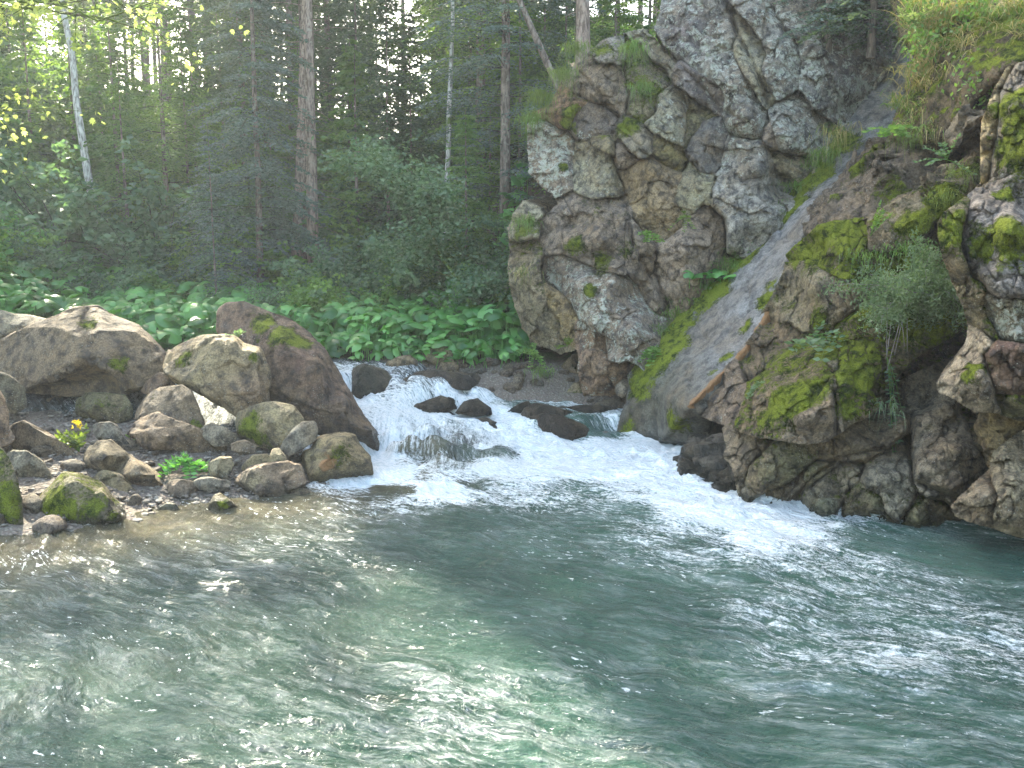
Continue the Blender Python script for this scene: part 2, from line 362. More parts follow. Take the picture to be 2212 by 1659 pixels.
def build_river():
    rows = [0.9]
    while rows[-1] < 17.4: rows.append(rows[-1] + max(.010, .0028 * rows[-1]))
    ys = np.array(rows); nx = 760; ts = np.linspace(-1, 1, nx)
    Y = np.repeat(ys[:, None], nx, 1); X = ts[None] * (.72 * Y + 1.2)
    x, y = X.ravel(), Y.ravel()
    h0 = field(x, y, HP); f = np.clip(field(x, y, FP, 3.), 0, 1)
    # flow coordinates: n across, s along
    w = fbm(np.stack([x * .35, y * .35, x * 0], 1), 3)
    n = y + .38 * x + .05 * x * np.abs(x) * sst(3, 9, y) + .55 * w; sc = x - .38 * y + .5 * w
    n2 = n + .12 * fbm(np.stack([x * 1.5, y * 1.5, x * 0 + 9], 1), 3)
    fine = fbm(np.stack([sc * 2.2, n2 * 7.5, x * 0 + 3], 1), 5, .55)
    med = fbm(np.stack([sc * .9, n2 * 2.6, x * 0 + 5], 1), 3)
    chop = fbm(np.stack([x * 5.5, y * 5.5, x * 0 + 11], 1), 5, .6)
    ridg = 1 - np.abs(fbm(np.stack([sc * 1.3, n2 * 3.8, x * 0 + 21], 1), 3)) * 2.2
    casc = sst(.03, .2, h0) + sst(.75, 1., f); casc = np.clip(casc, 0, 1)
    calm = sst(10.5, 14, y) * 0 + 1
    z = h0 + calm * (med * .055 + fine * .030 + ridg * .022) * (1 + 1.6 * f * (h0 < .03)) + chop * (.012 + .05 * casc * sst(.3, .9, f) + .06 * f * f)
    # break the crests of the white water
    lump = 1 - np.abs(fbm(np.stack([x * 3.2, y * 3.2, h0 * 3], 1), 4)) * 2
    z += casc * sst(.5, 1, f) * (lump - .5) * .045
    # swirl of the eddy by the right wall
    k = nx; i = (np.arange(len(ys) - 1)[:, None] * k + np.arange(k - 1)[None]).ravel()
    F = np.stack([i, i + 1, i + k + 1, i + k], 1)
    d = shore_dist(x, y)
    brown = sst(-2.6, -.2, d) * sst(14, 12, y)
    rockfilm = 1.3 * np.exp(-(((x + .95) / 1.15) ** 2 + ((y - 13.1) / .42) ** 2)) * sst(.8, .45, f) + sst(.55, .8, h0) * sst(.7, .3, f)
    s = NT('river_water'); q = s.pos(); fl = s.attr('flow').outputs['Vector']; fo = s.attr('foam').outputs['Fac']
    br = s.attr('shallow').outputs['Fac']; rf = s.attr('film').outputs['Fac']; ca = s.attr('fall').outputs['Fac']
    deep = s.mix(s.ramp(s.noise(q, .55, 3), .35, .65), (.026, .076, .054), (.046, .112, .080))
    deep = s.mix(s.attr('sedge').outputs['Fac'], deep, s.mix(1., deep, (.42, .46, .44), 'MULTIPLY'))  # shade put into the left water colour against the sunlit patch, besides silt
    deep = s.mix(br, deep, s.mix(s.ramp(s.noise(q, 3, 4), .4, .6), (.055, .052, .030), (.10, .085, .045)))
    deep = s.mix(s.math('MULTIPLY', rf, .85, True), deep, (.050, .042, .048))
    f1 = s.noise(s.mapv(fl, (1.1, 5.0, 1)), 1.7, 7, .68, .5)
    f2 = s.noise(s.mapv(fl, (2.2, 10, 1)), 3.2, 5, .7, .3)
    f3 = s.noise(q, 24, 4, .75)
    fall = s.noise(s.mapv(q, (9, 1.6, 1.6), (0, 0, .35)), 2.2, 6, .75, .2)
    f4 = s.noise(s.mapv(fl, (1.6, 4.2, 1)), 9, 5, .75, .6)
    fm = s.math('ADD', s.math('MULTIPLY', f1, .34), s.math('ADD', s.math('MULTIPLY', f2, .26), s.math('ADD', s.math('MULTIPLY', f3, .14), s.math('MULTIPLY', f4, .29))))
    fm = s.mix(ca, fm, s.math('ADD', s.math('MULTIPLY', fall, .75), s.math('MULTIPLY', f3, .27)))
    thr = s.ramp(fo, 0., 1., .625, .30)
    foam = s.ramp(s.math('SUBTRACT', fm, thr), -.02, s.math('ADD', s.ramp(ca, 0., 1., .08, .22), s.ramp(fo, .25, .6, .10, 0.)))
    fk = s.math('ADD', s.noise(s.mapv(fl, (1, 2.8, 1)), 8.5, 4, .6, .3), s.math('MULTIPLY', s.noise(s.mapv(fl, (.5, 1.4, 1)), 1.1, 4, .6), .55))  # white flecks: loose foam, and sparkle of the pool put into the colour
    foam = s.math('MAXIMUM', foam, s.math('MULTIPLY', s.ramp(fk, s.ramp(fo, .0, .45, .99, .90), s.ramp(fo, .0, .45, 1.04, .97)), .9))
    veil = s.math('MULTIPLY', s.ramp(s.math('ADD', s.math('MULTIPLY', f1, .6), s.math('MULTIPLY', f2, .4)), .42, .66), s.ramp(fo, .06, .5, .03, .42)); foam = s.math('MAXIMUM', foam, s.math('MULTIPLY', veil, s.ramp(br, .2, .8, 1., .2)))
    fc = s.mix(s.ramp(s.math('ADD', s.math('MULTIPLY', f4, .5), s.math('MULTIPLY', s.mix(ca, f2, fall), .5)), .40, .60), (.66, .73, .74), (.97, .97, .97))
    col = s.mix(s.math('MULTIPLY', foam, .96), deep, fc)
    hb = s.math('ADD', s.math('MULTIPLY', f1, .5), s.math('ADD', s.math('MULTIPLY', f2, .5), s.math('MULTIPLY', s.noise(s.mapv(fl, (1, 2.4, 1)), 26, 3, .6), .22)))
    nr = s.bump(s.math('ADD', hb, s.math('MULTIPLY', s.noise(s.mapv(fl, (1, 3.0, 1)), 7, 5, .65, .4), .35)), 1.0, .12)
    sb = s.bsdf(col, s.mix(foam, (.11, .11, .11), (.55, .55, .55)), nr, s.mix(foam, (.75, .75, .75), (.3, .3, .3)), IOR=1.333)
    m = s.done(sb)
    o = link('river', mesh('river', np.stack([x, y, z], 1), F, m, True,
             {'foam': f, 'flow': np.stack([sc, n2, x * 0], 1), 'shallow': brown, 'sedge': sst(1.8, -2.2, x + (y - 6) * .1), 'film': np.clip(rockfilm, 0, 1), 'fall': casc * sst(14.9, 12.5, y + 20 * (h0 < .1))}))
    tag(o, kind='structure')
build_river()
# ------------------------------------------------------------------ rocks
def voxel(V, F, size):
    me = bpy.data.meshes.new('tmp'); me.from_pydata([tuple(v) for v in V], [], [tuple(f) for f in F]); me.update()
    o = bpy.data.objects.new('tmp', me); SC.collection.objects.link(o)
    m = o.modifiers.new('r', 'REMESH'); m.mode = 'VOXEL'; m.voxel_size = size; m.adaptivity = 0
    dg = bpy.context.evaluated_depsgraph_get(); e = o.evaluated_get(dg); r = e.to_mesh()
    n = len(r.vertices); co = np.empty(n * 3, np.float32); r.vertices.foreach_get('co', co)
    nf = len(r.polygons); lp = np.empty(nf * 4, np.int32)
    tot = np.empty(nf, np.int32); r.polygons.foreach_get('loop_total', tot)
    li = np.empty(len(r.loops), np.int32); r.loops.foreach_get('vertex_index', li)
    e.to_mesh_clear(); bpy.data.objects.remove(o); bpy.data.meshes.remove(me)
    Fo = []; st = np.concatenate([[0], np.cumsum(tot)[:-1]])
    for kk in np.unique(tot):
        s_ = st[tot == kk]; Fo.append(li[s_[:, None] + np.arange(kk)[None]])
    return co.reshape(-1, 3).astype(float), Fo
def normals(V, F):
    N = np.zeros_like(V)
    for f in F:
        a, b, c = V[f[:, 0]], V[f[:, 1]], V[f[:, 2]]; n = np.cross(b - a, c - a)
        for k in range(f.shape[1]):
            for ax in range(3): N[:, ax] += np.bincount(f[:, k], n[:, ax], len(V))
    return N / (np.linalg.norm(N, axis=1)[:, None] + 1e-12)
def rock_geo(out, inner=(), Y=None, slope=(0, .25), bulge=.25, thick=.8, vox=.03, seed=0, facet=1., rings=True, ext=(0, 1, 0)):
    """out: silhouette [(u,v) or (u,v,Y)], inner: ridge points. slope: metres of extra distance per 100 px across / upwards"""
    rs = np.random.RandomState(seed); o = np.array([p[:2] for p in out], float); c = o.mean(0)
    vb = o[:, 1].max()
    def dep(u, v): return Y + slope[0] * (u - c[0]) / 100 + slope[1] * (vb - v) / 100
    oy = np.array([p[2] if len(p) > 2 else dep(*p[:2]) for p in out])
    pts = [tuple(q) + (yy,) for q, yy in zip(o, oy)]
    ip = [tuple(p) for p in inner]
    def near_y(q):
        w = 1 / (((o - q) ** 2).sum(1) + 1.); return (w * oy).sum() / w.sum()
    if rings:
        for sc, b in ((.78, .55), (.42, .9)):
            idx = range(0, len(o), 1 if sc > .5 else 2)
            for i in idx:
                q = c + (o[i] - c) * (sc + rs.uniform(-.1, .08)) + rs.uniform(-1, 1, 2) * 2
                ip.append((q[0], q[1], near_y(q) - bulge * (b + rs.uniform(-.28, .28) * facet)))
        ip.append((c[0], c[1], near_y(c) - bulge * rs.uniform(.8, 1.1)))
    allp = pts + ip; n = len(o)
    r = delaunay_2d_cdt([Vector((p[0], p[1])) for p in allp], [], [list(range(n))], 1, 1e-4)
    vs_, tris, orig = r[0], r[2], r[3]
    fv = []
    for k, q in enumerate(vs_):
        if orig[k]: yy = allp[orig[k][0]][2]
        else: yy = near_y(np.array(q))
        fv.append(P(q[0], q[1], yy))
    V = list(fv); F = [list(t) for t in tris]
    # boundary of the front
    cnt = {}
    for t in F:
        for a, b in zip(t, t[1:] + t[:1]): cnt[(a, b)] = 1
    bd = [(a, b) for (a, b) in cnt if (b, a) not in cnt]
    cen = np.mean([V[a] for a, b in bd], 0); flat_ = ext[1] > .99
    if flat_: ext = cen - np.array((0, 0, CAMZ)); ext[2] *= .6        # a body lies square to where it is seen from, not to the map
    ext = np.array(ext, float); ext /= np.linalg.norm(ext); cen = cen + ext * thick
    m1, m2 = {}, {}
    for a, b in bd:
        if a not in m1:
            d = V[a] - cen; q1 = V[a] + ext * thick * .45 - ((d + ext * thick) * .02 if flat_ else 0)
            m1[a] = len(V); V.append(q1)
    for a, b in bd:
        d = V[a] - cen; q2 = cen + (d + ext * thick) * .66 if flat_ else V[a] + ext * thick - (d + ext * thick) * .12
        m2[a] = len(V); V.append(q2)
    V.append(cen + np.array((0, thick * .1, 0))); ci = len(V) - 1
    for a, b in bd:
        F += [[b, a, m1[a]], [b, m1[a], m1[b]], [m1[b], m1[a], m2[a]], [m1[b], m2[a], m2[b]], [m2[b], m2[a], ci]]
    V = np.array(V)
    vv, FF = voxel(V, F, vox)
    n_ = normals(vv, FF)
    return vv, FF, n_
def rock_detail(V, F, N, fac=(), amp=.05, freq=1.5, crack=0., cfreq=1.2, block=0., aniso=None, fine=.35, seed=0, strata=0., sdir=(.6, 0, .8), sf=4.):
    for fr, k in fac:
        V = facetise(V, F, N, fr, k, seed, aniso); N = normals(V, F)
    off = np.array((seed * 3.17, seed * 1.3, seed * 5.1)); p = V + off
    d = amp * fbm(p * freq, 5, .55)
    d += amp * fine * (1 - 2 * np.abs(fbm(p * freq * 2.7 + 40, 4, .6)))
    if block or crack:
        q = p + .16 * np.stack([fbm(p * 1.1 + 5, 3), fbm(p * 1.1 + 50, 3), fbm(p * 1.1 + 90, 3)], 1)
        if aniso is not None: q = q @ aniso
        F1, F2, ID, D = worley(q * cfreq)
        r = _cell2[ID]
        d += block * ((r[:, 0] - .5) + 1.1 * (D * (r[:, 1:] - .5)).sum(1))
        d -= crack * np.exp(-(F2 - F1) / .055) * sst(-.15, .15, fbm(p * .9 + 31, 2) + .1)
        F1, F2, ID, D = worley(q * cfreq * 2.6 + 7)
        r = _cell2[ID]
        d += block * .34 * ((r[:, 0] - .5) + 1.1 * (D * (r[:, 1:] - .5)).sum(1))
        d -= crack * .4 * np.exp(-(F2 - F1) / .05) * sst(0, .3, fbm(p * 1.4 + 11, 2))
    if strata:
        t = (p @ np.array(sdir)) * sf + 1.2 * fbm(p * .8 + 3, 3); fr = t - np.floor(t)
        d += strata * (_cell2[np.floor(t).astype(int) & 255, 0] - .5) * 2 - strata * np.exp(-np.minimum(fr, 1 - fr) / .05)
    V = V + N * d[:, None]
    return V, normals(V, F)
def facetise(V, F, N, freq, k, seed=0, aniso=None, warp=.12, mind=.35):
    """press each jittered cell of the surface towards its own plane: flat joint faces with crisp edges"""
    p = V + seed * 2.3; q = p + warp * np.stack([fbm(p * 1.6 + 5, 3), fbm(p * 1.6 + 50, 3), fbm(p * 1.6 + 90, 3)], 1)
    if aniso is not None: q = q @ aniso
    ax = np.abs(N).argmax(1); q = q * freq + ax[:, None] * 31.7 + np.where(np.take_along_axis(N, ax[:, None], 1) > 0, 0, 57.3)
    c = cells(q); n = c.max() + 1; cnt = np.bincount(c, minlength=n)[:, None] + 1e-9
    cm = np.stack([np.bincount(c, V[:, i], n) for i in range(3)], 1) / cnt
    nm = np.stack([np.bincount(c, N[:, i], n) for i in range(3)], 1); nm /= np.linalg.norm(nm, axis=1)[:, None] + 1e-9
    rr = np.random.RandomState(int(seed) + 3).randn(n, 3) * .13; nm = nm + rr; nm /= np.linalg.norm(nm, axis=1)[:, None]
    d = ((V - cm[c]) * nm[c]).sum(1); w = k * sst(mind - .25, mind + .1, (N * nm[c]).sum(1)) * (cnt[c, 0] > 12)
    W = V - nm[c] * (d * w)[:, None]
    # one light relax so seams do not tear
    for _ in range(1):
        S = np.zeros_like(W); m = np.zeros(len(W))
        for f in F:
            for i in range(f.shape[1]):
                j = (i + 1) % f.shape[1]
                for x_ in range(3): S[:, x_] += np.bincount(f[:, i], W[f[:, j], x_], len(W)) 
                m += np.bincount(f[:, i], minlength=len(W))
        W = W * .9 + S / (m[:, None] + 1e-9) * .1
    return W
BASIS_A = np.array([[.8, .0, -.6], [0, 1, 0], [.6, .0, .8]]) @ np.diag([.62, 1, 1.35])
def rock_masks(V, N, tint, moss=0., moss_blobs=(), lichen=0., lichen_blobs=(), orange=(), wetline=None, wet=0., tints=()):
    n = len(V); up = sst(.05, .85, N[:, 2])
    big = fbm(V * .9 + 4, 3)
    ms = moss * (.62 + .75 * up) + .5 * moss * big
    for q, r, a in moss_blobs:
        ms = np.maximum(ms, a * np.exp(-(((V - q) ** 2).sum(1)) / (r * r)) * (1 + .4 * big))
    lc = np.full(n, float(lichen)) + .25 * lichen * big
    for q, r, a in lichen_blobs: lc = np.maximum(lc, a * np.exp(-(((V - q) ** 2).sum(1)) / (r * r)))
    og = np.zeros(n)
    for q, r, a in orange: og = np.maximum(og, a * np.exp(-(((V - q) ** 2).sum(1)) / (r * r)))
    tc = np.tile(np.array(tint, float), (n, 1))
    for q, r, c in tints:
        w = np.exp(-(((V - q) ** 2).sum(1)) / (r * r))[:, None]; tc = tc * (1 - w) + np.array(c) * w
    wt = np.full(n, float(wet))
    if wetline is not None: wt = np.maximum(wt, sst(.16, -.02, V[:, 2] - wetline + .10 * fbm(V * 3, 2)))
    one = np.ones(n)
    return {'tint': np.column_stack([tc, one]), 'mask': np.column_stack([np.clip(ms, 0, 1.2), np.clip(lc, 0, 1), og, one * ROUGH[0]]), 'wet': np.clip(wt, 0, 1)}
TAN, BRN, GRY, DRK, PNK, OLV = (.31, .255, .18), (.25, .195, .145), (.27, .25, .22), (.11, .10, .095), (.30, .235, .185), (.20, .19, .115)
def snap(V, lst, Y):
    """blobs (u, v, Y, radius, value) -> centre on the front surface of the finished rock"""
    if not len(lst): return []
    dz = V[:, 2] - CAMZ; f = V[:, 1] * CP - dz * SP; uu = UC + FPX * V[:, 0] / f; vv = VC - FPX * (V[:, 1] * SP + dz * CP) / f
    o = []
    for b in lst:
        d = np.hypot(uu - b[0], vv - b[1]); m = d < max(14, d.min() + 4); i = np.where(m, V[:, 1], 1e9).argmin(); o.append((V[i], b[3], b[4]))
    return o
def cut_joints(V, N, cuts, Y):
    """open joints along lines: a groove, and one lip standing proud of the other"""
    rs_ = np.random.RandomState(len(cuts))
    for c in cuts:
        line, dep, wid = c[0], c[1], c[2]; step = c[3] if len(c) > 3 else 0.
        pts = []
        for a, b in zip(line[:-1], line[1:]):
            n = max(int(math.hypot(b[0] - a[0], b[1] - a[1]) / 12), 1)
            for i in range(n): pts.append((a[0] + (b[0] - a[0]) * i / n, a[1] + (b[1] - a[1]) * i / n))
        pts.append(line[-1]); q = np.array([x[0] for x in snap(V, [(u + rs_.uniform(-2, 2), v + rs_.uniform(-2, 2), Y, 0, 0) for u, v in pts], Y)])
        best = np.full(len(V), 9.); side = np.zeros(len(V)); tt = np.zeros(len(V)); m = len(q) - 1
        Vw = V + .03 * np.stack([fbm(V * 4 + 3, 2), V[:, 0] * 0, fbm(V * 4 + 33, 2)], 1)
        for i, (a, b) in enumerate(zip(q[:-1], q[1:])):
            ab = b - a; L2 = ab @ ab + 1e-9; t = np.clip(((Vw - a) @ ab) / L2, 0, 1); e = Vw - a - t[:, None] * ab; d = np.sqrt((e * e).sum(1)); k = d < best
            best = np.where(k, d, best); side = np.where(k, ab[0] * e[:, 2] - ab[2] * e[:, 0], side); tt = np.where(k, (i + t) / m, tt)
        taper = np.sin(np.clip(tt, .03, .97) * np.pi) ** .4 * (.75 + .5 * fbm(V * 1.7 + 8, 2))
        d = -dep * np.exp(-(best / wid) ** 2) * taper
        if step: d = d + step * taper * np.where(side > 0, 1, -.35) * np.exp(-best / .22) * (1 - np.exp(-best / .02))
        V = V + N * d[:, None]; 
    return V
ROUGH = [1.]
def pb(lst, Yd):
    """blob (u, v, Y or None, radius, strength)"""
    return [(P(b[0], b[1], b[2] if b[2] else Yd), b[3], b[4]) for b in lst]
ROCKS = []
def rock(name, label, cat, out, Y=10., inner=(), slope=(0, .25), bulge=.25, thick=.8, vox=.022, tint=TAN, moss=.1, mb=(), lichen=.25, lb=(), orange=(), wetline=None,
         wet=0., tints=(), group=None, parent=None, detail=None, seed=None, facet=1., rings=True, cuts=(), ext=(0, 1, 0), chop=0):
    seed = len(ROCKS) + 1 if seed is None else seed
    if parent is None and name != 'rock_slab':
        oc = np.mean([p[:2] for p in out], 0); out = [(oc[0] + (p[0] - oc[0]) * 1.09, oc[1] + (p[1] - oc[1]) * 1.09) + tuple(p[2:]) for p in out]
    V, F, N = rock_geo(out, inner, Y, slope, bulge, thick, vox, seed, facet, rings, ext)
    if chop:
        rc = np.random.RandomState(seed * 13 + 5)
        for _ in range(chop):
            n_ = np.array((rc.randn() * .75, -abs(rc.randn()) * .5 - .75, rc.randn() * .7 + .2)); n_ /= np.linalg.norm(n_)
            d_ = V @ n_; t_ = d_.min() + np.ptp(d_) * rc.uniform(.86, .955) if parent is None else np.quantile(d_, rc.uniform(.80, .95)); V = V - np.outer(np.maximum(d_ - t_, 0) * .96, n_)
        N = normals(V, F)
    V, N = rock_detail(V, F, N, seed=seed, **(detail or dict(amp=.012, freq=2.6, crack=.02, cfreq=1.7, block=.03, fac=())))
    if len(cuts): V = cut_joints(V, N, cuts, Y); N = normals(V, F)
    tint = tuple(a * b for a, b in zip(tint, (1.06, 1.0, .84)))
    tints = [t[:4] + (tuple(a * b for a, b in zip(t[4], (1.06, 1.0, .84))),) for t in tints] if name != 'rock_slab' else tints
    at = rock_masks(V, N, tint, moss, snap(V, mb, Y), lichen, snap(V, lb, Y), snap(V, orange, Y), wetline, wet, snap(V, tints, Y))
    if parent is None:
        org = np.array((V[:, 0].mean(), V[:, 1].mean(), V[:, 2].min()))
        o = link(name, mesh(name, V - org, F, M_ROCK, True, at), None, org)
        tag(o, label, cat, group)
    else:
        o = link(name, mesh(name, V, F, M_ROCK, True, at), parent)
    ROCKS.append(o); return o
# ---- boulders of the left bank
B = lambda label, out, Y, **k: rock(k.pop('name', 'boulder'), label, 'boulder', out, Y, **{**dict(chop=6 if k.get('rings') is False else 15), **k})
B('largest brown boulder at the left, leaf shaped, with a split lip along its lower front',
  [(-70, 770), (-30, 758), (0, 744), (36, 722), (72, 704), (128, 688), (160, 674), (208, 670), (236, 686), (288, 704), (322, 735), (340, 756), (350, 800), (340, 818), (304, 832), (248, 850), (140, 850), (60, 842), (24, 816), (-20, 800), (-70, 800)],
  13.3, inner=[(205, 676, 13.7), (215, 740, 12.9), (212, 768, 12.75), (92, 818, 12.9), (140, 795, 12.75), (180, 775, 12.65), (250, 795, 12.75), (292, 830, 12.8), (230, 820, 13.3), (140, 832, 13.4), (90, 832, 13.4), (60, 760, 13.0), (120, 720, 13.2), (290, 745, 13.0), (320, 790, 13.0), (0, 780, 13.1)],
  rings=False, thick=1.8, tint=BRN, moss=.16, cuts=[([(60, 838), (92, 818), (140, 795), (200, 770), (215, 767), (250, 795), (292, 830)], .10, .05, .10), ([(205, 690), (216, 730), (214, 766)], .05, .04, .03)], mb=[(262, 770, 12.9, .22, .75), (190, 684, 13.6, .35, .6)], lichen=.3, detail=dict(amp=.025, freq=1.4, crack=.015, cfreq=.9, block=.04, fac=()), slope=(0, .3))
B('big reddish brown slab leaning beside the white water, moss along its crest',
  [(474, 724), (486, 680), (504, 669), (536, 668), (584, 688), (640, 706), (672, 730), (700, 765), (720, 800), (740, 832), (760, 868), (784, 900), (806, 925), (813, 945), (806, 988), (760, 1000), (690, 985), (640, 950), (600, 900), (560, 860), (500, 800)],
  13.0, inner=[(520, 720, 13.6), (600, 750, 13.1), (660, 800, 12.75), (620, 830, 12.9), (700, 870, 12.6), (680, 930, 12.5), (740, 925, 12.45), (790, 945, 12.4), (800, 960, 12.6), (740, 965, 12.9), (690, 950, 12.9), (560, 770, 13.2), (690, 790, 12.9), (740, 870, 12.75)],
  rings=False, thick=1.3, tint=(.215, .145, .115), moss=.14, cuts=[([(575, 840), (625, 868), (685, 900), (745, 905)], .09, .04, .06), ([(690, 790), (715, 830), (742, 872)], .07, .04, .05)], mb=[(570, 684, 13.9, .3, .9), (628, 712, 13.6, .38, 1.0), (650, 722, 13.5, .3, 1.), (540, 730, None, .3, .55)], lichen=.35, slope=(0, .35), wetline=.30,
  tints=[(640, 790, 13, .5, (.17, .10, .085)), (760, 950, 12.6, .45, (.09, .07, .065))], detail=dict(amp=.03, freq=1.6, crack=.03, cfreq=1.1, block=.05, fac=()))
B('square pale tan boulder propped against the reddish leaning slab',
  [(362, 796), (372, 764), (392, 750), (420, 736), (460, 730), (505, 732), (520, 752), (552, 758), (566, 780), (573, 815), (574, 862), (558, 886), (528, 905), (480, 874), (424, 846), (388, 832), (368, 812)],
  12.4, inner=[(500, 770, 12.1), (490, 800, 12.0), (545, 770, 12.3), (520, 780, 12.15), (400, 770, 12.5), (430, 800, 12.05), (470, 840, 12.0), (540, 850, 11.95), (530, 890, 12.1), (450, 750, 12.6)],
  rings=False, thick=1.2, tint=(.37, .30, .19), cuts=[([(470, 790), (495, 772), (535, 785), (548, 765)], .06, .03, .06), ([(480, 845), (520, 850), (560, 830)], .05, .03, .04)], moss=.1, mb=[(385, 768, None, .2, .8), (555, 762, None, .12, .8)], lichen=.3, tints=[(550, 840, 12, .38, (.28, .19, .15))], detail=dict(amp=.03, freq=2.0, crack=.02, cfreq=1.5, block=.04, fac=()))
B('rounded brown boulder under the gap between the two biggest rocks', [(288, 880), (304, 862), (352, 840), (392, 834), (412, 846), (428, 880), (438, 915), (432, 932), (380, 935), (310, 925), (290, 905)], 12.0, bulge=.35, tint=BRN, moss=.2, mb=[(435, 915, 12, .15, .8)])
B('low dark boulder tucked beneath the split lip of the leaf shaped boulder', [(168, 868), (185, 852), (230, 850), (270, 856), (286, 882), (284, 905), (240, 914), (190, 908), (170, 895)], 12.6, bulge=.3, tint=OLV, moss=.35, lichen=.1)
B('small reddish stone wedged beside the leaf shaped boulder', [(303, 848), (318, 825), (345, 810), (368, 812), (378, 836), (352, 846), (315, 852)], 12.9, bulge=.2, tint=(.27, .18, .14), vox=.022)
B('round mottled boulder with a green left side beside the foot of the slab', [(516, 896), (544, 884), (568, 874), (592, 870), (632, 880), (652, 904), (656, 930), (640, 955), (600, 972), (550, 965), (522, 950), (512, 920)], 11.7, bulge=.38, tint=(.34, .29, .18), moss=.1, mb=[(525, 925, 11.7, .3, .95), (545, 950, 11.6, .3, .8)])
B('slanting grey oval stone leaning on the round mottled boulder', [(604, 978), (616, 955), (636, 930), (655, 917), (676, 916), (687, 928), (680, 950), (648, 970), (618, 990)], 11.3, bulge=.22, thick=.5, tint=GRY, vox=.022)
B('tan boulder with an orange stain at the edge of the pool', [(647, 992), (660, 980), (676, 976), (682, 955), (700, 948), (744, 942), (764, 947), (776, 968), (794, 988), (800, 1030), (765, 1048), (704, 1060), (660, 1055), (648, 1025)],
  11.2, inner=[(690, 978, 10.95), (740, 975, 11.0), (735, 950, 11.2), (720, 1010, 10.85), (770, 1010, 10.9), (675, 1020, 10.9)], rings=False, thick=.9, tint=(.33, .27, .16), cuts=[([(655, 985), (690, 978), (742, 974), (755, 950)], .08, .03, .05)], mb=[(750, 985, 11, .28, .75)], orange=[(692, 990, 10.9, .17, .85)], wetline=.06, moss=.15)
B('smooth purplish brown boulder sitting at the waterline of the gravel bank', [(508, 1045), (516, 1030), (540, 1012), (570, 1006), (620, 1001), (648, 1010), (658, 1040), (644, 1078), (600, 1088), (550, 1082), (520, 1068)], 10.5, bulge=.32, tint=(.23, .17, .13), moss=.05, lichen=.15, wetline=.05, tints=[(530, 1040, 10.3, .2, (.33, .28, .19))])
B('wide flat ridged rock behind the white flowering leaves on the gravel', [(272, 950), (290, 925), (304, 910), (344, 897), (384, 910), (424, 928), (460, 946), (490, 972), (486, 990), (430, 978), (360, 970), (300, 970)], 11.5, bulge=.22, thick=.7, tint=(.25, .18, .13), detail=dict(amp=.025, freq=2, crack=.03, cfreq=1.6, block=.05, fac=()))
B('long tan block sloping down to the water edge', [(186, 996), (200, 972), (214, 958), (242, 954), (280, 986), (332, 1022), (352, 1044), (346, 1076), (300, 1084), (284, 1060), (240, 1034), (196, 1014)], 10.6,
  inner=[(225, 965, 10.7), (215, 985, 10.4), (290, 1020, 10.3), (335, 1048, 10.2), (300, 1005, 10.5), (320, 1062, 10.35)], rings=False, thick=.7, tint=(.33, .27, .19), wetline=.03, lichen=.2, tints=[(300, 1070, 10.3, .25, (.18, .11, .07))])
B('slanting brown boulder at the left behind the grey upright rock', [(12, 938), (30, 922), (52, 914), (72, 924), (120, 948), (152, 976), (136, 1010), (104, 1016), (64, 994), (20, 962)], 11.0, bulge=.3, tint=BRN, moss=.08)
B('grey upright rock behind the front mossy boulder at the left', [(10, 990), (30, 978), (60, 978), (92, 1000), (120, 1048), (112, 1070), (60, 1076), (20, 1060)], 10.2, bulge=.3, tint=(.24, .235, .19), moss=.2)
B('mossy angular boulder standing in the water at the lower left', [(74, 1112), (84, 1088), (100, 1066), (120, 1042), (138, 1025), (168, 1027), (216, 1047), (240, 1075), (258, 1090), (270, 1116), (266, 1140), (200, 1148), (120, 1142), (84, 1136)],
  9.5, inner=[(168, 1032, 9.6), (150, 1060, 9.25), (120, 1100, 9.15), (190, 1090, 9.1), (225, 1080, 9.2), (245, 1115, 9.2), (180, 1120, 9.1)], rings=False, thick=.9, tint=(.26, .235, .15), moss=.38, mb=[(105, 1072, 9.4, .28, 1.), (110, 1095, 9.3, .2, .8), (150, 1110, 9.1, .3, .75), (200, 1085, 9.2, .2, .8), (250, 1105, 9.2, .12, .7)], wetline=.1)
B('smooth olive boulder behind the mossy angular boulder', [(196, 1040), (225, 1023), (258, 1034), (290, 1060), (294, 1086), (262, 1102), (225, 1098)], 10.0, bulge=.28, tint=(.29, .25, .15), moss=.15, wetline=.04)
B('moss covered boulder cut by the left edge of the picture', [(-50, 975), (0, 972), (16, 990), (30, 1015), (40, 1045), (46, 1090), (48, 1148), (24, 1164), (-50, 1170)], 9.0, bulge=.25, tint=OLV, moss=.4, mb=[(5, 1070, 8.8, .3, 1.), (25, 1090, 8.8, .2, .9), (0, 1000, 9, .2, .6)], wetline=.1)
B('reddish block above the moss covered boulder on the left edge', [(-50, 850), (0, 850), (14, 876), (20, 910), (22, 955), (0, 978), (-50, 975)], 10.6, bulge=.2, tint=(.30, .20, .15), moss=.05)
B('dark low boulder under the left tip of the leaf shaped boulder', [(-50, 800), (0, 806), (30, 818), (52, 840), (56, 880), (30, 892), (-50, 892)], 12.2, bulge=.3, tint=(.2, .19, .15), moss=.25)
B('small rounded purplish stone between the long block and the pool', [(362, 1046), (372, 1040), (386, 1037), (416, 1043), (421, 1066), (405, 1080), (385, 1083), (362, 1074)], 10.3, bulge=.18, thick=.4, vox=.018, tint=(.24, .19, .16), wetline=.03)
B('low flat stone at the water edge left of the purplish boulder', [(418, 1042), (435, 1034), (460, 1032), (498, 1042), (494, 1060), (470, 1066), (430, 1058)], 10.4, bulge=.15, thick=.4, vox=.02, tint=GRY, wetline=.04)
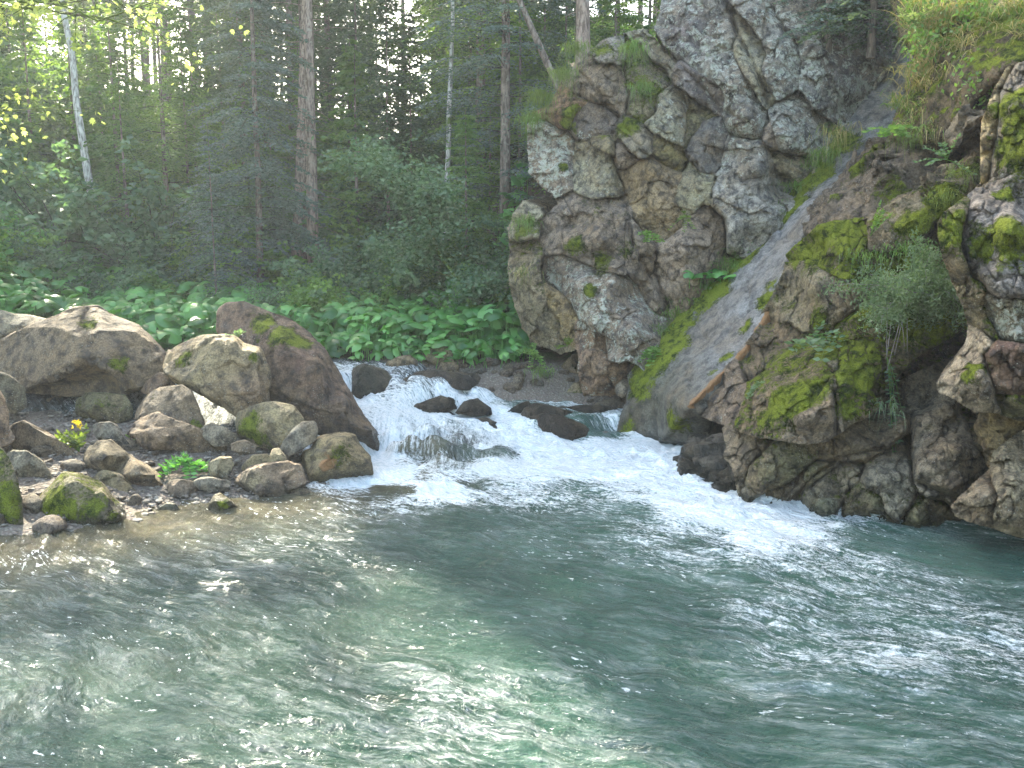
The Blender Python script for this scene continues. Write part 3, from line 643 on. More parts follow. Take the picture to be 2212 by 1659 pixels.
B('pale leaning stone under the leafy plant on the gravel', [(446, 1012), (458, 998), (474, 990), (500, 988), (504, 1006), (492, 1038), (460, 1034)], 10.7, bulge=.16, thick=.4, vox=.02, tint=(.33, .30, .22))
B('small angular brown stone on the gravel above the leaning pale one', [(498, 962), (512, 954), (530, 951), (554, 964), (550, 980), (520, 985), (500, 975)], 11.1, bulge=.16, thick=.4, vox=.02, tint=(.21, .17, .14))
B('olive stone resting on top of the purplish boulder', [(522, 1014), (532, 1000), (548, 985), (576, 983), (586, 994), (580, 1006), (540, 1024)], 10.9, bulge=.16, thick=.4, vox=.02, tint=(.29, .25, .16), moss=.15)
B('small pointed pale stone left of the tan stained boulder', [(580, 992), (588, 972), (602, 969), (618, 990), (624, 1008), (600, 1014), (582, 1008)], 10.9, bulge=.14, thick=.35, vox=.02, tint=(.34, .29, .19))
B('pyramid shaped mossy stone standing alone in the shallows', [(448, 1104), (454, 1085), (463, 1071), (477, 1066), (500, 1084), (518, 1104), (484, 1110)], 9.85, bulge=.14, thick=.4, vox=.018, tint=(.24, .2, .12), moss=.35, mb=[(468, 1080, 9.8, .12, .9)], wetline=.06)
B('little wet stone in the shallows in front of the long block', [(336, 1108), (346, 1098), (362, 1088), (380, 1090), (390, 1108), (365, 1114)], 9.8, bulge=.1, thick=.3, vox=.018, tint=(.27, .27, .22), wetline=.06)
B('grey stone pair upper one beside the dark gap under the square boulder', [(434, 934), (446, 922), (460, 918), (490, 926), (514, 944), (504, 962), (462, 964)], 11.5, bulge=.18, thick=.5, vox=.022, tint=GRY)
B('grey slate coloured stone lying among pebbles left of the ridged rock', [(198, 922), (212, 914), (238, 912), (252, 920), (266, 945), (280, 962), (252, 966), (214, 948)], 11.5, bulge=.16, thick=.4, vox=.022, tint=(.22, .22, .21), moss=.02)
B('pale sunlit boulder behind the leaf shaped boulder at the left edge', [(-80, 672), (-20, 668), (20, 678), (60, 682), (100, 690), (130, 700), (100, 740), (-80, 750)], 15.2, bulge=.3, thick=1.5, tint=(.42, .37, .29), vox=.035, moss=.05)
B('pale stone far behind, between the leaf shaped and square boulders', [(334, 776), (342, 762), (362, 764), (372, 780), (366, 800), (342, 802)], 14.6, bulge=.15, thick=.5, vox=.025, tint=(.36, .35, .32), moss=.02)
# ---- rocks in and along the rapids
W = dict(wetline=None)
B('dark wet block splitting the upper fall beside the reddish slab', [(755, 875), (758, 830), (764, 800), (776, 795), (790, 790), (812, 795), (834, 802), (860, 836), (848, 860), (838, 882)], 14.9, inner=[(785, 810, 14.6), (800, 840, 14.5), (830, 830, 14.6)], bulge=.2, thick=.7, tint=(.10, .105, .09), wet=.75, moss=.12, lichen=0, name='wet_rock')
B('low tan rock on the far bank under the broad leaves', [(832, 796), (838, 782), (860, 772), (884, 769), (900, 780), (904, 800), (860, 806)], 15.9, bulge=.25, thick=.7, tint=(.27, .22, .15), moss=.3, vox=.03)
B('dark rock on the far bank half hidden by broad leaves', [(915, 776), (925, 756), (945, 747), (972, 750), (980, 778), (950, 790)], 16.2, bulge=.2, thick=.6, tint=OLV, moss=.4, vox=.03)
B('brown rock on the far bank right of the leafy hidden one', [(940, 806), (952, 785), (975, 776), (990, 790), (992, 806), (965, 814)], 15.9, bulge=.2, thick=.6, tint=BRN, moss=.35, vox=.03)
B('reddish stone slab tilted among the broad leaves on the far bank', [(984, 760), (1000, 735), (1012, 727), (1010, 750), (1000, 766)], 16.8, bulge=.1, thick=.3, tint=(.33, .24, .21), moss=0, vox=.025)
B('dark stone poking from the foam in midstream, leftmost of three', [(888, 888), (904, 872), (930, 862), (952, 855), (976, 864), (986, 884), (955, 894), (915, 892)], 14.25, bulge=.18, thick=.5, tint=(.07, .062, .06), wet=.8, moss=0, lichen=0, vox=.022, name='wet_rock')
B('dark stone in midstream with water sheeting over its left side', [(985, 892), (1004, 870), (1032, 862), (1060, 882), (1062, 898), (1020, 902)], 14.15, bulge=.2, thick=.5, tint=(.075, .065, .065), wet=.8, moss=0, lichen=0, vox=.022, name='wet_rock')
B('small dark stone in midstream between two white chutes', [(1092, 898), (1104, 882), (1122, 872), (1142, 866), (1152, 880), (1120, 904)], 14.40, bulge=.15, thick=.5, tint=(.07, .065, .06), wet=.8, moss=0, lichen=0, vox=.022, name='wet_rock')
B('long low dark rock behind the black midstream boulder', [(1124, 905), (1138, 884), (1158, 874), (1204, 882), (1256, 896), (1262, 920), (1180, 925)], 14.10, bulge=.25, thick=.7, tint=(.085, .07, .062), wet=.75, moss=0, lichen=0, name='wet_rock')
B('black boulder splashed by foam right of the rapids', [(1138, 912), (1152, 902), (1180, 896), (1216, 902), (1262, 920), (1286, 942), (1290, 962), (1230, 966), (1180, 960), (1150, 938)], 13.70, bulge=.3, thick=.7, tint=(.06, .045, .04), wet=.85, moss=0, lichen=0, name='wet_rock')
B('flat dark ledge pouring the small fall beside the tilted slab', [(1195, 900), (1200, 884), (1260, 878), (1330, 882), (1345, 900), (1300, 908), (1230, 910)], 14.55, bulge=.12, thick=.8, tint=(.08, .075, .07), wet=.75, moss=.05, lichen=0, name='wet_rock')
B('small reddish wet stone below the fall by the tilted slab', [(1276, 962), (1284, 940), (1310, 934), (1334, 950), (1330, 966)], 14.0, bulge=.12, thick=.4, tint=(.2, .14, .12), wet=.6, moss=0, vox=.022, name='wet_rock')
B('triangular boulder with yellow moss at the foot of the cliff', [(1210, 880), (1222, 855), (1238, 834), (1250, 825), (1262, 834), (1272, 856), (1280, 880), (1245, 888)], 15.3, bulge=.22, thick=.6, tint=(.27, .22, .15), moss=.3, mb=[(1232, 860, 15.2, .35, 1.)], vox=.025)
B('pale oval stone wedged between cliff foot and tilted slab', [(1326, 850), (1330, 832), (1345, 820), (1362, 824), (1364, 852), (1342, 860)], 14.9, bulge=.15, thick=.5, tint=(.36, .32, .29), moss=0, vox=.025)
B('dark low stone below the pale wedged one', [(1276, 886), (1288, 870), (1310, 862), (1338, 858), (1346, 884), (1310, 894)], 15.0, bulge=.15, thick=.5, tint=(.15, .13, .11), moss=.05, wet=.3, vox=.025)
B('large brown boulder behind the triangular mossy one', [(1204, 830), (1214, 795), (1238, 768), (1258, 768), (1266, 826), (1240, 845)], 16.0, bulge=.25, thick=.8, tint=(.22, .17, .12), moss=.3, vox=.03)
B('low black rock awash in the middle of the white chute', [(985, 922), (1010, 908), (1050, 905), (1085, 918), (1090, 932), (1030, 936)], 13.9, bulge=.12, thick=.5, tint=(.06, .055, .055), wet=.85, moss=0, lichen=0, vox=.022, name='wet_rock')
B('flat wet ledge at the lip of the upper fall', [(872, 822), (900, 806), (950, 803), (1010, 812), (1040, 828), (1010, 842), (950, 836)], 14.9, bulge=.1, thick=.6, tint=(.09, .075, .075), wet=.8, moss=0, lichen=0, vox=.025, name='wet_rock')
B('dark stone just upstream of the humped wave', [(905, 900), (925, 888), (960, 884), (985, 896), (975, 910), (930, 912)], 14.2, bulge=.12, thick=.5, tint=(.07, .06, .06), wet=.85, moss=0, lichen=0, vox=.022, name='wet_rock')
# dark bank of earth and roots on the far side
rock('river_bank', None, None, [(835, 812), (900, 800), (980, 800), (1060, 802), (1120, 815), (1180, 830), (1230, 838), (1240, 890), (1150, 890), (1060, 880), (1000, 850), (940, 830), (860, 822)], 15.5, bulge=.2, thick=1.4, slope=(0, .9),
     tint=(.09, .07, .055), wet=.25, moss=.15, lichen=.05, detail=dict(amp=.10, freq=2.5, crack=.05, cfreq=2.2, block=.16), vox=.04)
ROCKS[-1]['kind'] = 'structure'
# ---- cliff
CD = dict(amp=.045, freq=1.3, crack=.07, cfreq=.8, block=.16, aniso=BASIS_A, fine=.28, fac=((.95, .9), (2.2, .8), (5, .5)))
cliff = thing('cliff', 'tall lichen grey and tan cliff rising above the rapids in the middle', 'cliff', (0, 0, 0))
BASE, OUTL = {}, {}
def C(name, lab, out, Y, **k):
    if name in ('rock_face', 'overhang', 'undercut_wall', 'column', 'upper_column', 'foot_block') and len(out[0]) > 2:
        g = {'rock_face': 'cliff', 'upper_column': 'column'}.get(name, name)      # these masses only guide the faces built below
        BASE.setdefault(g, []).extend(list(out) + list(k.get('inner', ()))); OUTL.setdefault(g, []).append([p[:2] for p in out]); return None
    k.setdefault('parent', cliff); k.setdefault('vox', .042); k.setdefault('detail', CD); k.setdefault('thick', 2.5)
    o = rock(name, None, None, out, Y, **k)
    if lab and o: o['label'] = lab
    return o
C('rock_face', 'upper grey face crusted with pale lichen',
  [(1400, -120, 18.2), (1430, -20, 18), (1425, 60, 17.6), (1440, 120, 17.2), (1470, 170, 16.9), (1500, 240, 16.6), (1540, 300, 16.4), (1560, 370, 16.2), (1550, 470, 15.9), (1570, 560, 15.6), (1640, 560, 15.4), (1720, 460, 15.5), (1790, 360, 15.8), (1850, 260, 16.2), (1900, 180, 16.8), (1990, 60, 17.5), (2020, -120, 18.5)],
  16.5, inner=[(1500, 20, 17.2), (1560, 0, 16.9), (1590, 80, 16.4), (1530, 140, 16.6), (1640, 60, 16.9), (1600, 180, 16.1), (1670, 190, 16.4), (1620, 260, 15.7), (1690, 300, 15.9), (1640, 370, 15.45), (1600, 420, 15.3), (1650, 470, 15.2), (1720, 380, 15.7), (1760, 260, 16.3), (1740, 140, 16.7), (1800, 60, 17.2), (1690, -20, 17.3), (1810, 200, 16.6), (1600, 500, 15.3), (1480, 100, 17)],
  rings=False, tint=(.29, .27, .26), lichen=.72, moss=.06,
  cuts=[([(1560, -20), (1600, 90), (1650, 190), (1670, 250)], .32, .07, .14), ([(1650, -30), (1700, 75), (1730, 100)], .25, .07, .12), ([(1440, 110), (1500, 170), (1560, 238), (1610, 262)], .22, .06, .14), ([(1620, 195), (1650, 265), (1690, 335), (1700, 375)], .22, .06, -.10),
        ([(1556, 335), (1580, 420), (1572, 480)], .2, .06, .1), ([(1660, 275), (1655, 320), (1700, 370), (1745, 350)], .2, .06, .08), ([(1500, 60), (1540, 140), (1580, 180)], .14, .05, .08), ([(1590, 420), (1640, 470), (1650, 520)], .12, .05, .06)], mb=[(1740, 420, 15.6, .8, .5)], tints=[(1480, 140, 17, .9, (.26, .21, .19)), (1850, 60, 17.3, 1.5, (.2, .19, .2))])
C('rock_face', 'middle tan faces under the grey overhang',
  [(1140, 270, 17.3), (1150, 240, 17.3), (1200, 220, 17), (1208, 180, 17), (1250, 130, 17), (1300, 85, 17.2), (1390, 60, 17.4), (1440, 110, 17.4), (1500, 230, 16.9), (1560, 330, 16.5), (1600, 420, 16.2), (1620, 520, 16), (1570, 620, 15.8), (1500, 660, 15.7), (1440, 690, 15.8), (1380, 640, 16), (1300, 560, 16.4), (1230, 480, 16.8), (1180, 400, 17), (1150, 375, 17.3), (1140, 330, 17.3)],
  16.5, inner=[(1260, 150, 16.7), (1320, 130, 16.7), (1310, 200, 16.5), (1230, 240, 16.7), (1380, 150, 16.9), (1390, 240, 16.5), (1260, 320, 16.4), (1330, 330, 16.1), (1300, 430, 16.2), (1400, 370, 15.9), (1460, 300, 16.4), (1440, 450, 15.6), (1510, 420, 16.0), (1480, 540, 15.4), (1540, 560, 15.4), (1420, 560, 15.7), (1450, 640, 15.4), (1380, 500, 15.9)],
  rings=False, tint=(.34, .27, .185), lichen=.5, moss=.18,
  cuts=[([(1200, 228), (1260, 240), (1325, 245)], .25, .06, .12), ([(1325, 290), (1325, 340), (1335, 400), (1362, 470), (1366, 520)], .28, .06, .12), ([(1370, 290), (1420, 320), (1470, 368), (1490, 385)], .22, .06, .14), ([(1255, 420), (1300, 430), (1350, 455)], .22, .06, .1),
        ([(1398, 588), (1420, 520), (1470, 480), (1510, 440)], .2, .05, .1), ([(1400, 590), (1430, 640), (1458, 672)], .25, .06, .1), ([(1228, 130), (1232, 190), (1215, 250)], .15, .05, .08), ([(1395, 75), (1430, 135), (1460, 200), (1505, 240)], .3, .07, .14),
        ([(1330, 245), (1370, 290), (1400, 350), (1470, 370)], .2, .05, .08), ([(1365, 470), (1420, 500), (1440, 560)], .15, .05, .08), ([(1310, 130), (1330, 200), (1325, 245)], .2, .06, .1)], mb=[(1230, 160, 16.8, .7, 1.), (1215, 195, 16.8, .4, 1.1), (1215, 345, 17, .22, .8), (1390, 130, 16.9, .6, .6), (1350, 250, 16.4, .5, .5)],
  lb=[(1480, 560, 15.4, .6, .45)], tints=[(1270, 150, 16.8, .8, (.27, .21, .18)), (1350, 400, 16, .9, (.36, .27, .18)), (1470, 390, 16.2, .6, (.38, .33, .2))])
C('rock_face', 'pinkish lower lobe streaked white with lichen',
  [(1168, 500, 16), (1180, 462, 16), (1240, 410, 16), (1262, 430, 16.0), (1300, 440, 15.9), (1350, 470, 15.8), (1362, 540, 15.7), (1390, 600, 15.6), (1430, 640, 15.5), (1450, 680, 15.4), (1400, 750, 15.0), (1350, 830, 14.8), (1330, 862, 14.9), (1265, 870, 15.2), (1250, 820, 15.4), (1246, 760, 15.6), (1232, 700, 15.8), (1192, 640, 15.9), (1172, 570, 16)],
  15.6, inner=[(1245, 440, 15.7), (1230, 520, 15.4), (1300, 520, 15.2), (1200, 560, 15.6), (1330, 600, 15.0), (1260, 620, 15.2), (1290, 700, 14.9), (1380, 650, 15.0), (1360, 720, 14.7), (1310, 790, 14.6), (1270, 770, 14.9), (1340, 790, 14.6), (1285, 830, 14.8)],
  rings=False, tint=(.31, .25, .205), lichen=.62, moss=.16,
  cuts=[([(1240, 500), (1245, 560), (1230, 640), (1240, 700)], .14, .05, .08), ([(1350, 560), (1352, 620), (1390, 660), (1440, 690)], .2, .05, .1), ([(1240, 700), (1290, 730), (1350, 740), (1400, 740)], .12, .05, .08), ([(1255, 770), (1285, 800), (1300, 855)], .14, .05, .06), ([(1190, 520), (1260, 545), (1330, 530)], .1, .05, .06)], mb=[(1274, 610, 15.0, .2, 1.1), (1250, 545, 15.3, .5, .6), (1200, 600, 15.7, .4, .6)], tints=[(1310, 800, 14.7, .6, (.36, .25, .18))])
C('rock_face', 'dark left buttress behind the broad leaves',
  [(1098, 490, 17), (1108, 462, 17), (1130, 434, 17), (1168, 446, 16.8), (1180, 500, 16.6), (1190, 600, 16.4), (1240, 700, 16.1), (1252, 752, 16.1), (1210, 765, 16.4), (1160, 742, 16.7), (1125, 710, 16.9), (1108, 640, 17), (1100, 560, 17)],
  16.6, bulge=.5, tint=(.26, .22, .16), lichen=.35, moss=.3, mb=[(1140, 560, 16.4, .6, .7)], tints=[(1190, 730, 16.3, .6, (.13, .10, .085))])
C('rock_face', 'lichen spotted left knob below the tufts',
  [(1140, 330, 17.4), (1146, 300, 17.4), (1190, 300, 17.2), (1240, 330, 17), (1260, 400, 16.9), (1230, 420, 16.9), (1185, 415, 17), (1160, 395, 17.2), (1142, 365, 17.4)], 17, bulge=.4, tint=(.33, .27, .22), lichen=.9, moss=.15, thick=1.5)
C('rock_face', 'vertical grey column of the cliff left edge', [(1150, 290, 17.5), (1175, 250, 17.3), (1200, 200, 17.2), (1250, 200, 17), (1262, 260, 16.9), (1230, 320, 17), (1170, 330, 17.3)], 17, bulge=.35, tint=(.27, .18, .14), lichen=.4, moss=.3, mb=[(1215, 270, 16.8, .3, .9)], thick=1.5)
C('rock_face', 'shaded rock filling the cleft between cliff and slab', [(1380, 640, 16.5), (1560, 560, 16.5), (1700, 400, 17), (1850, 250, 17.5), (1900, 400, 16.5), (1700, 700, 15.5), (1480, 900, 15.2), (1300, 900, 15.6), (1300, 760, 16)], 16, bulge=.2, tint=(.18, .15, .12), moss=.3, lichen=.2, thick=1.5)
# ---- the tilted slab
SD = dict(amp=.05, freq=1.2, crack=.05, cfreq=.8, block=.05, fine=.5)
ROUGH[0] = .85
slab = rock('rock_slab', 'long smooth grey slab tilted from the water up to the grassy ledge', 'rock slab',
  [(1326, 946, 14.2), (1340, 900, 14.4), (1352, 860, 14.6), (1362, 810, 14.8), (1400, 752, 15.0), (1440, 706, 15.1), (1500, 645, 15.3), (1560, 592, 15.5), (1640, 512, 15.7), (1700, 432, 15.9), (1760, 345, 16.1), (1800, 300, 16.2), (1850, 235, 16.5), (1870, 180, 16.8), (1915, 110, 17.2), (1965, 110, 17.1),
   (1955, 200, 16.2), (1915, 300, 15.5), (1850, 365, 14.9), (1752, 465, 14.1), (1708, 560, 13.55), (1690, 625, 13.15), (1620, 745, 12.6), (1490, 876, 12.1), (1505, 896, 12.6), (1530, 950, 13.1), (1530, 985, 13.2), (1470, 975, 13.4), (1420, 965, 13.7), (1370, 955, 14.0)],
  14, inner=[(1420, 850, 13.75), (1560, 660, 14.4), (1740, 425, 15.15), (1480, 760, 14.1), (1640, 560, 14.7)],
  ext=(.75, .6, -.5), rings=False, thick=.55, vox=.035, tint=(.37, .38, .44), lichen=0.05, moss=.16, wet=.30,
  mb=[(1450, 690, 15.3, .5, 1.4), (1520, 625, 15.5, .5, 1.4), (1600, 545, 15.6, .5, 1.4), (1680, 455, 15.8, .5, 1.4), (1740, 370, 16, .5, 1.4), (1800, 300, 16.2, .5, 1.4), (1395, 770, 15.0, .5, 1.4), (1370, 830, 14.8, .45, .8), (1440, 925, 13.6, .38, 1.), (1345, 920, 14.4, .3, .8),
      (1640, 640, 13.2, .3, .8), (1560, 760, 12.9, .16, .9), (1600, 700, 13.1, .18, .9), (1660, 600, 13.4, .2, .8), (1535, 790, 12.8, .15, .8), (1870, 340, 15, .3, .7), (1420, 745, 15.1, .5, 1.4)],
  orange=[(1504, 864, None, .11, .95), (1510, 856, None, .11, .95), (1516, 849, None, .11, .95), (1523, 842, None, .11, .95), (1529, 835, None, .11, .95), (1536, 828, None, .11, .95), (1543, 820, None, .11, .95), (1550, 812, None, .11, .95), (1557, 804, None, .11, .95), (1564, 796, None, .11, .95), (1571, 788, None, .11, .95), (1580, 778, None, .11, .95), (1589, 768, None, .11, .95), (1598, 759, None, .11, .95), (1607, 749, None, .11, .95), (1616, 740, None, .11, .95), (1624, 729, None, .11, .95), (1632, 719, None, .11, .95), (1640, 708, None, .11, .95), (1648, 698, None, .11, .95), (1656, 688, None, .11, .95), (1663, 675, None, .11, .95), (1670, 663, None, .11, .95), (1677, 650, None, .11, .95), (1684, 638, None, .11, .95), (1691, 626, None, .11, .95), (1694, 615, None, .11, .95), (1697, 604, None, .11, .95), (1700, 594, None, .11, .95), (1703, 583, None, .11, .95)],
  tints=[(1400, 850, 14.2, .9, (.17, .165, .12)), (1450, 900, 13.5, .8, (.16, .155, .12)), (1350, 900, 14.4, .5, (.11, .10, .07))], detail=SD, wetline=.12)
ROUGH[0] = 1.
# ---- overhanging outcrop on the right
OD = dict(amp=.035, freq=1.8, crack=.06, cfreq=1.2, block=.11, fine=.25, fac=((1.3, .92), (3.0, .8), (7, .5)))
outc = thing('rock_outcrop', 'mossy overhanging outcrop of broken rock above the undercut wall on the right', 'rock outcrop', (0, 0, 0))
O = lambda name, lab, out, Y, **k: C(name, lab, out, Y, parent=outc, **{**dict(vox=.034, detail=OD, thick=2.2), **k})
O('overhang', 'overhanging mass with moss pads and a jagged lower lip',
  [(1504, 874, 12.75), (1549, 822, 12.95), (1608, 755, 13.15), (1659, 690, 13.4), (1698, 622, 13.7), (1708, 562, 13.7), (1738, 517, 13.4), (1765, 488, 12.3), (1800, 478, 12.2), (1865, 468, 12.0), (1900, 500, 11.8), (1960, 520, 11.6), (2040, 560, 11.4), (2110, 640, 11.2), (2110, 700, 11), (2040, 735, 10.9),
   (1985, 765, 10.8), (1940, 815, 10.6), (1890, 872, 10.3), (1822, 930, 10.0), (1790, 952, 9.9), (1740, 960, 9.9), (1690, 952, 10.1), (1640, 945, 10.6), (1590, 930, 11.1), (1530, 908, 11.8), (1500, 892, 12.1)],
  11, inner=[(1570, 860, 11.9), (1610, 805, 12.0), (1655, 740, 12.2), (1720, 620, 12.6), (1740, 560, 12.5), (1790, 500, 11.7), (1830, 540, 11.3), (1700, 700, 11.7), (1760, 620, 11.5), (1780, 700, 11.3), (1700, 790, 11.2), (1640, 860, 11.1), (1690, 850, 10.6), (1740, 850, 10.2), (1800, 820, 10.2), (1740, 905, 9.75), (1805, 850, 10.0),
             (1690, 910, 10.2), (1850, 860, 10.2), (1860, 780, 10.6), (1880, 700, 10.9), (1850, 640, 11.2), (1930, 640, 11.2), (1950, 740, 10.9), (2000, 690, 11.1), (1800, 900, 9.75), (1620, 900, 11)],
  rings=False, tint=(.22, .18, .115), lichen=.22, moss=.5, detail=dict(amp=.03, freq=1.8, crack=.04, cfreq=1.2, block=.06, fine=.3, fac=((1.6, .55), (3.5, .7), (8, .45))),
  cuts=[([(1598, 760), (1606, 800), (1628, 850), (1622, 905)], .16, .045, .05), ([(1700, 596), (1760, 625), (1810, 600)], .1, .05, .06), ([(1802, 845), (1806, 895), (1809, 945)], .28, .05, .03), ([(1640, 795), (1720, 765), (1790, 705), (1860, 690)], .14, .05, .10),
        ([(1700, 650), (1690, 700), (1645, 745)], .1, .05, .05), ([(1855, 835), (1880, 800), (1930, 770)], .14, .05, .08), ([(1745, 532), (1850, 590), (1865, 640), (1950, 690)], .12, .05, .08), ([(1660, 880), (1720, 890), (1770, 870), (1800, 822)], .08, .04, .08)],
  mb=[(1775, 520, 11.9, .5, 1.1), (1830, 520, 11.5, .5, 1.), (1720, 545, 12.1, .35, 1.1), (1720, 845, 10.4, .42, 1.2), (1690, 860, 10.6, .3, 1.1), (1760, 835, 10.3, .3, 1.), (1660, 895, 10.7, .25, .8), (1900, 810, 10.5, .4, .9), (1870, 760, 10.7, .5, .8), (1980, 740, 11, .7, .8), (1950, 660, 11.1, .5, .7), (1620, 820, 11.6, .3, .7), (1850, 860, 10.2, .3, .8), (1790, 760, 11, .5, .7)],
  lb=[(1590, 850, 11.6, .4, .6), (1700, 640, 11.9, .5, .4), (1555, 875, 11.8, .25, .8)], tints=[(1560, 870, 11.7, .5, (.16, .12, .10)), (1800, 880, 9.9, .4, (.27, .21, .18)), (1700, 660, 12, .6, (.26, .21, .14))])
O('undercut_wall', 'shaded lower wall of jointed rock at the water',
  [(1560, 925, 11.6), (1600, 900, 11.8), (1700, 880, 12), (1900, 840, 12), (2080, 760, 12), (2300, 760, 12), (2320, 1000, 10), (2310, 1260, 8.6), (2212, 1200, 9.0), (2100, 1186, 9.2), (2000, 1182, 9.3), (1900, 1178, 9.5), (1800, 1158, 9.7), (1700, 1140, 10), (1650, 1125, 10.2), (1625, 1120, 10.3), (1610, 1080, 10.4), (1590, 1020, 10.6), (1570, 970, 11)],
  10.5, inner=[(1610, 940, 10.6), (1620, 1000, 10.3), (1680, 960, 10.4), (1720, 990, 10.2), (1660, 1060, 10.05), (1760, 1040, 9.9), (1800, 960, 10.3), (1840, 1000, 10.0), (1800, 1100, 9.55), (1880, 1050, 9.6), (1950, 960, 10.2), (1980, 1030, 9.6), (1960, 1120, 9.3), (2040, 900, 10.6), (2060, 980, 9.8), (2050, 1060, 9.4), (2100, 1130, 9.4), (1990, 860, 11.3), (2150, 1000, 9.8), (2160, 1140, 9.3), (2000, 920, 10.2), (2100, 860, 10.8)],
  rings=False, tint=(.235, .20, .14), lichen=.12, moss=.18, mb=[(1850, 1080, 9.7, .6, .7), (1930, 1110, 9.4, .5, .6), (1690, 990, 10.2, .4, .55), (1980, 1140, 9.2, .5, .6), (1760, 1110, 9.8, .5, .6)], tints=[(2030, 960, 9.9, .6, (.27, .24, .20)), (1900, 1000, 9.8, .4, (.24, .2, .16))],
  detail=dict(amp=.03, freq=1.5, crack=.10, cfreq=1.0, block=.16, fine=.4, fac=((1.05, .95), (2.6, .7), (6, .4))), wetline=.1, thick=2.5,
  cuts=[([(1687, 1116), (1757, 1027), (1816, 988), (1910, 968)], .2, .045, .06), ([(1806, 900), (1806, 950), (1803, 1003)], .2, .04, .03), ([(1816, 1010), (1816, 1047), (1801, 1131)], .16, .035, .04), ([(1865, 1003), (1870, 1052), (1915, 1082), (1920, 1110)], .12, .035, .04),
        ([(1969, 894), (1966, 960), (1974, 1037), (2020, 1060), (2075, 1082)], .34, .06, .05), ([(1974, 1042), (1950, 1085), (1940, 1150)], .16, .04, .04), ([(1744, 1050), (1742, 1125)], .12, .03), ([(1613, 1032), (1672, 1050), (1690, 1110)], .14, .04, .05), ([(2005, 890), (2068, 890), (2110, 860)], .2, .05, .08),
        ([(1610, 930), (1660, 958), (1730, 980), (1800, 985)], .14, .04, .06), ([(2060, 1080), (2040, 1130), (2050, 1180)], .25, .05)])
O('wet_block', 'dark wet stones at the tip of the undercut', [(1474, 975, 12.0), (1490, 955, 12.2), (1530, 938, 12.2), (1565, 940, 11.8), (1600, 1000, 11), (1612, 1090, 10.6), (1560, 1082, 10.8), (1530, 1065, 11), (1520, 1045, 11.2), (1480, 1022, 11.6)], 11.3, bulge=.35, tint=(.13, .12, .11), wet=.5, moss=.05, lichen=.1, thick=1.2, detail=dict(amp=.04, freq=2, crack=.10, cfreq=1.6, block=.2, fac=((2.2, .9), (6, .5))), wetline=.2)
O('upper_ledge', 'dark brown wedge below the grass', [(1732, 472, 14.5), (1758, 444, 14.6), (1838, 360, 14.9), (1893, 300, 14.9), (1966, 300, 13.2), (2030, 305, 13), (2050, 370, 12.6), (1980, 430, 12.4), (1890, 480, 12.3), (1800, 500, 12.5), (1750, 510, 12.9)], 13, inner=[(1810, 420, 13.7), (1850, 390, 13.6), (1890, 350, 12.8), (1960, 360, 12.6), (1930, 400, 12.4), (1880, 430, 12.4), (1800, 460, 12.8)], rings=False,
  tint=(.19, .155, .13), moss=.25, lichen=.3, mb=[(1840, 360, 13.5, .3, .9), (1790, 410, 13.3, .2, .9), (1920, 400, 12.5, .4, .7), (1890, 310, 13.4, .4, .8)])
O('mossy_rib', 'diagonal moss striped rib', [(1860, 474, 12.0), (1900, 445, 12.0), (1940, 419, 12), (2000, 380, 11.9), (2066, 343, 11.7), (2120, 310, 11.5), (2140, 353, 11.2), (2095, 410, 11.0), (2045, 450, 11), (2020, 490, 11), (1956, 524, 11.2), (1893, 552, 11.5), (1870, 520, 11.8)], 11.4, inner=[(1900, 500, 11.5), (1960, 450, 11.3), (2040, 400, 11.2), (2000, 460, 11), (1940, 500, 11.2)], rings=False,
  tint=(.24, .21, .15), moss=.34, mb=[(1960, 480, 11.2, .35, .9), (2030, 420, 11.1, .4, 1.0), (2060, 360, 11.4, .3, .8), (1880, 470, 11.9, .15, .9)], thick=.7)
O('small_rib', 'short leaning rib under the grass', [(2044, 296, 11.2), (2060, 268, 11.2), (2112, 226, 11), (2134, 234, 10.9), (2124, 266, 10.8), (2078, 310, 10.9), (2056, 320, 11)], 11, bulge=.15, tint=(.25, .21, .16), moss=.3, thick=.6)
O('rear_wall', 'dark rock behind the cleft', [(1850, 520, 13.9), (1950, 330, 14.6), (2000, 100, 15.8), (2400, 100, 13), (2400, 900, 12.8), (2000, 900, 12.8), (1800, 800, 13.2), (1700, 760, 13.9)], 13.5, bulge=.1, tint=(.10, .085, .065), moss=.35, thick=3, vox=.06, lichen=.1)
O('turf_bank', 'turf bank hanging over the ledge', [(1930, -140, 15.5), (1935, 0, 15.0), (1950, 60, 14.6), (1985, 120, 14), (1975, 180, 13.6), (1945, 240, 13.4), (1925, 295, 13.2), (1990, 305, 12.6), (2040, 296, 12.2), (2070, 255, 11.8), (2120, 200, 11.4), (2170, 150, 11), (2340, 110, 10.8), (2400, -140, 12)], 12, inner=[(2020, 100, 13), (2000, 220, 12.7), (2080, 150, 12), (2150, 60, 12), (2250, 0, 12), (2040, 250, 12.3), (2060, 40, 13.2)], rings=False,
  tint=(.14, .105, .06), moss=.6, lichen=0, detail=dict(amp=.12, freq=1.6, fine=.5))
cl2 = thing('rock_outcrop', 'right hand column of rock cut by the picture edge, with bright moss cushions', 'rock outcrop', (0, 0, 0))
Q = lambda name, lab, out, Y, **k: C(name, lab, out, Y, parent=cl2, **{**dict(vox=.03, detail=OD, thick=1.6), **k})
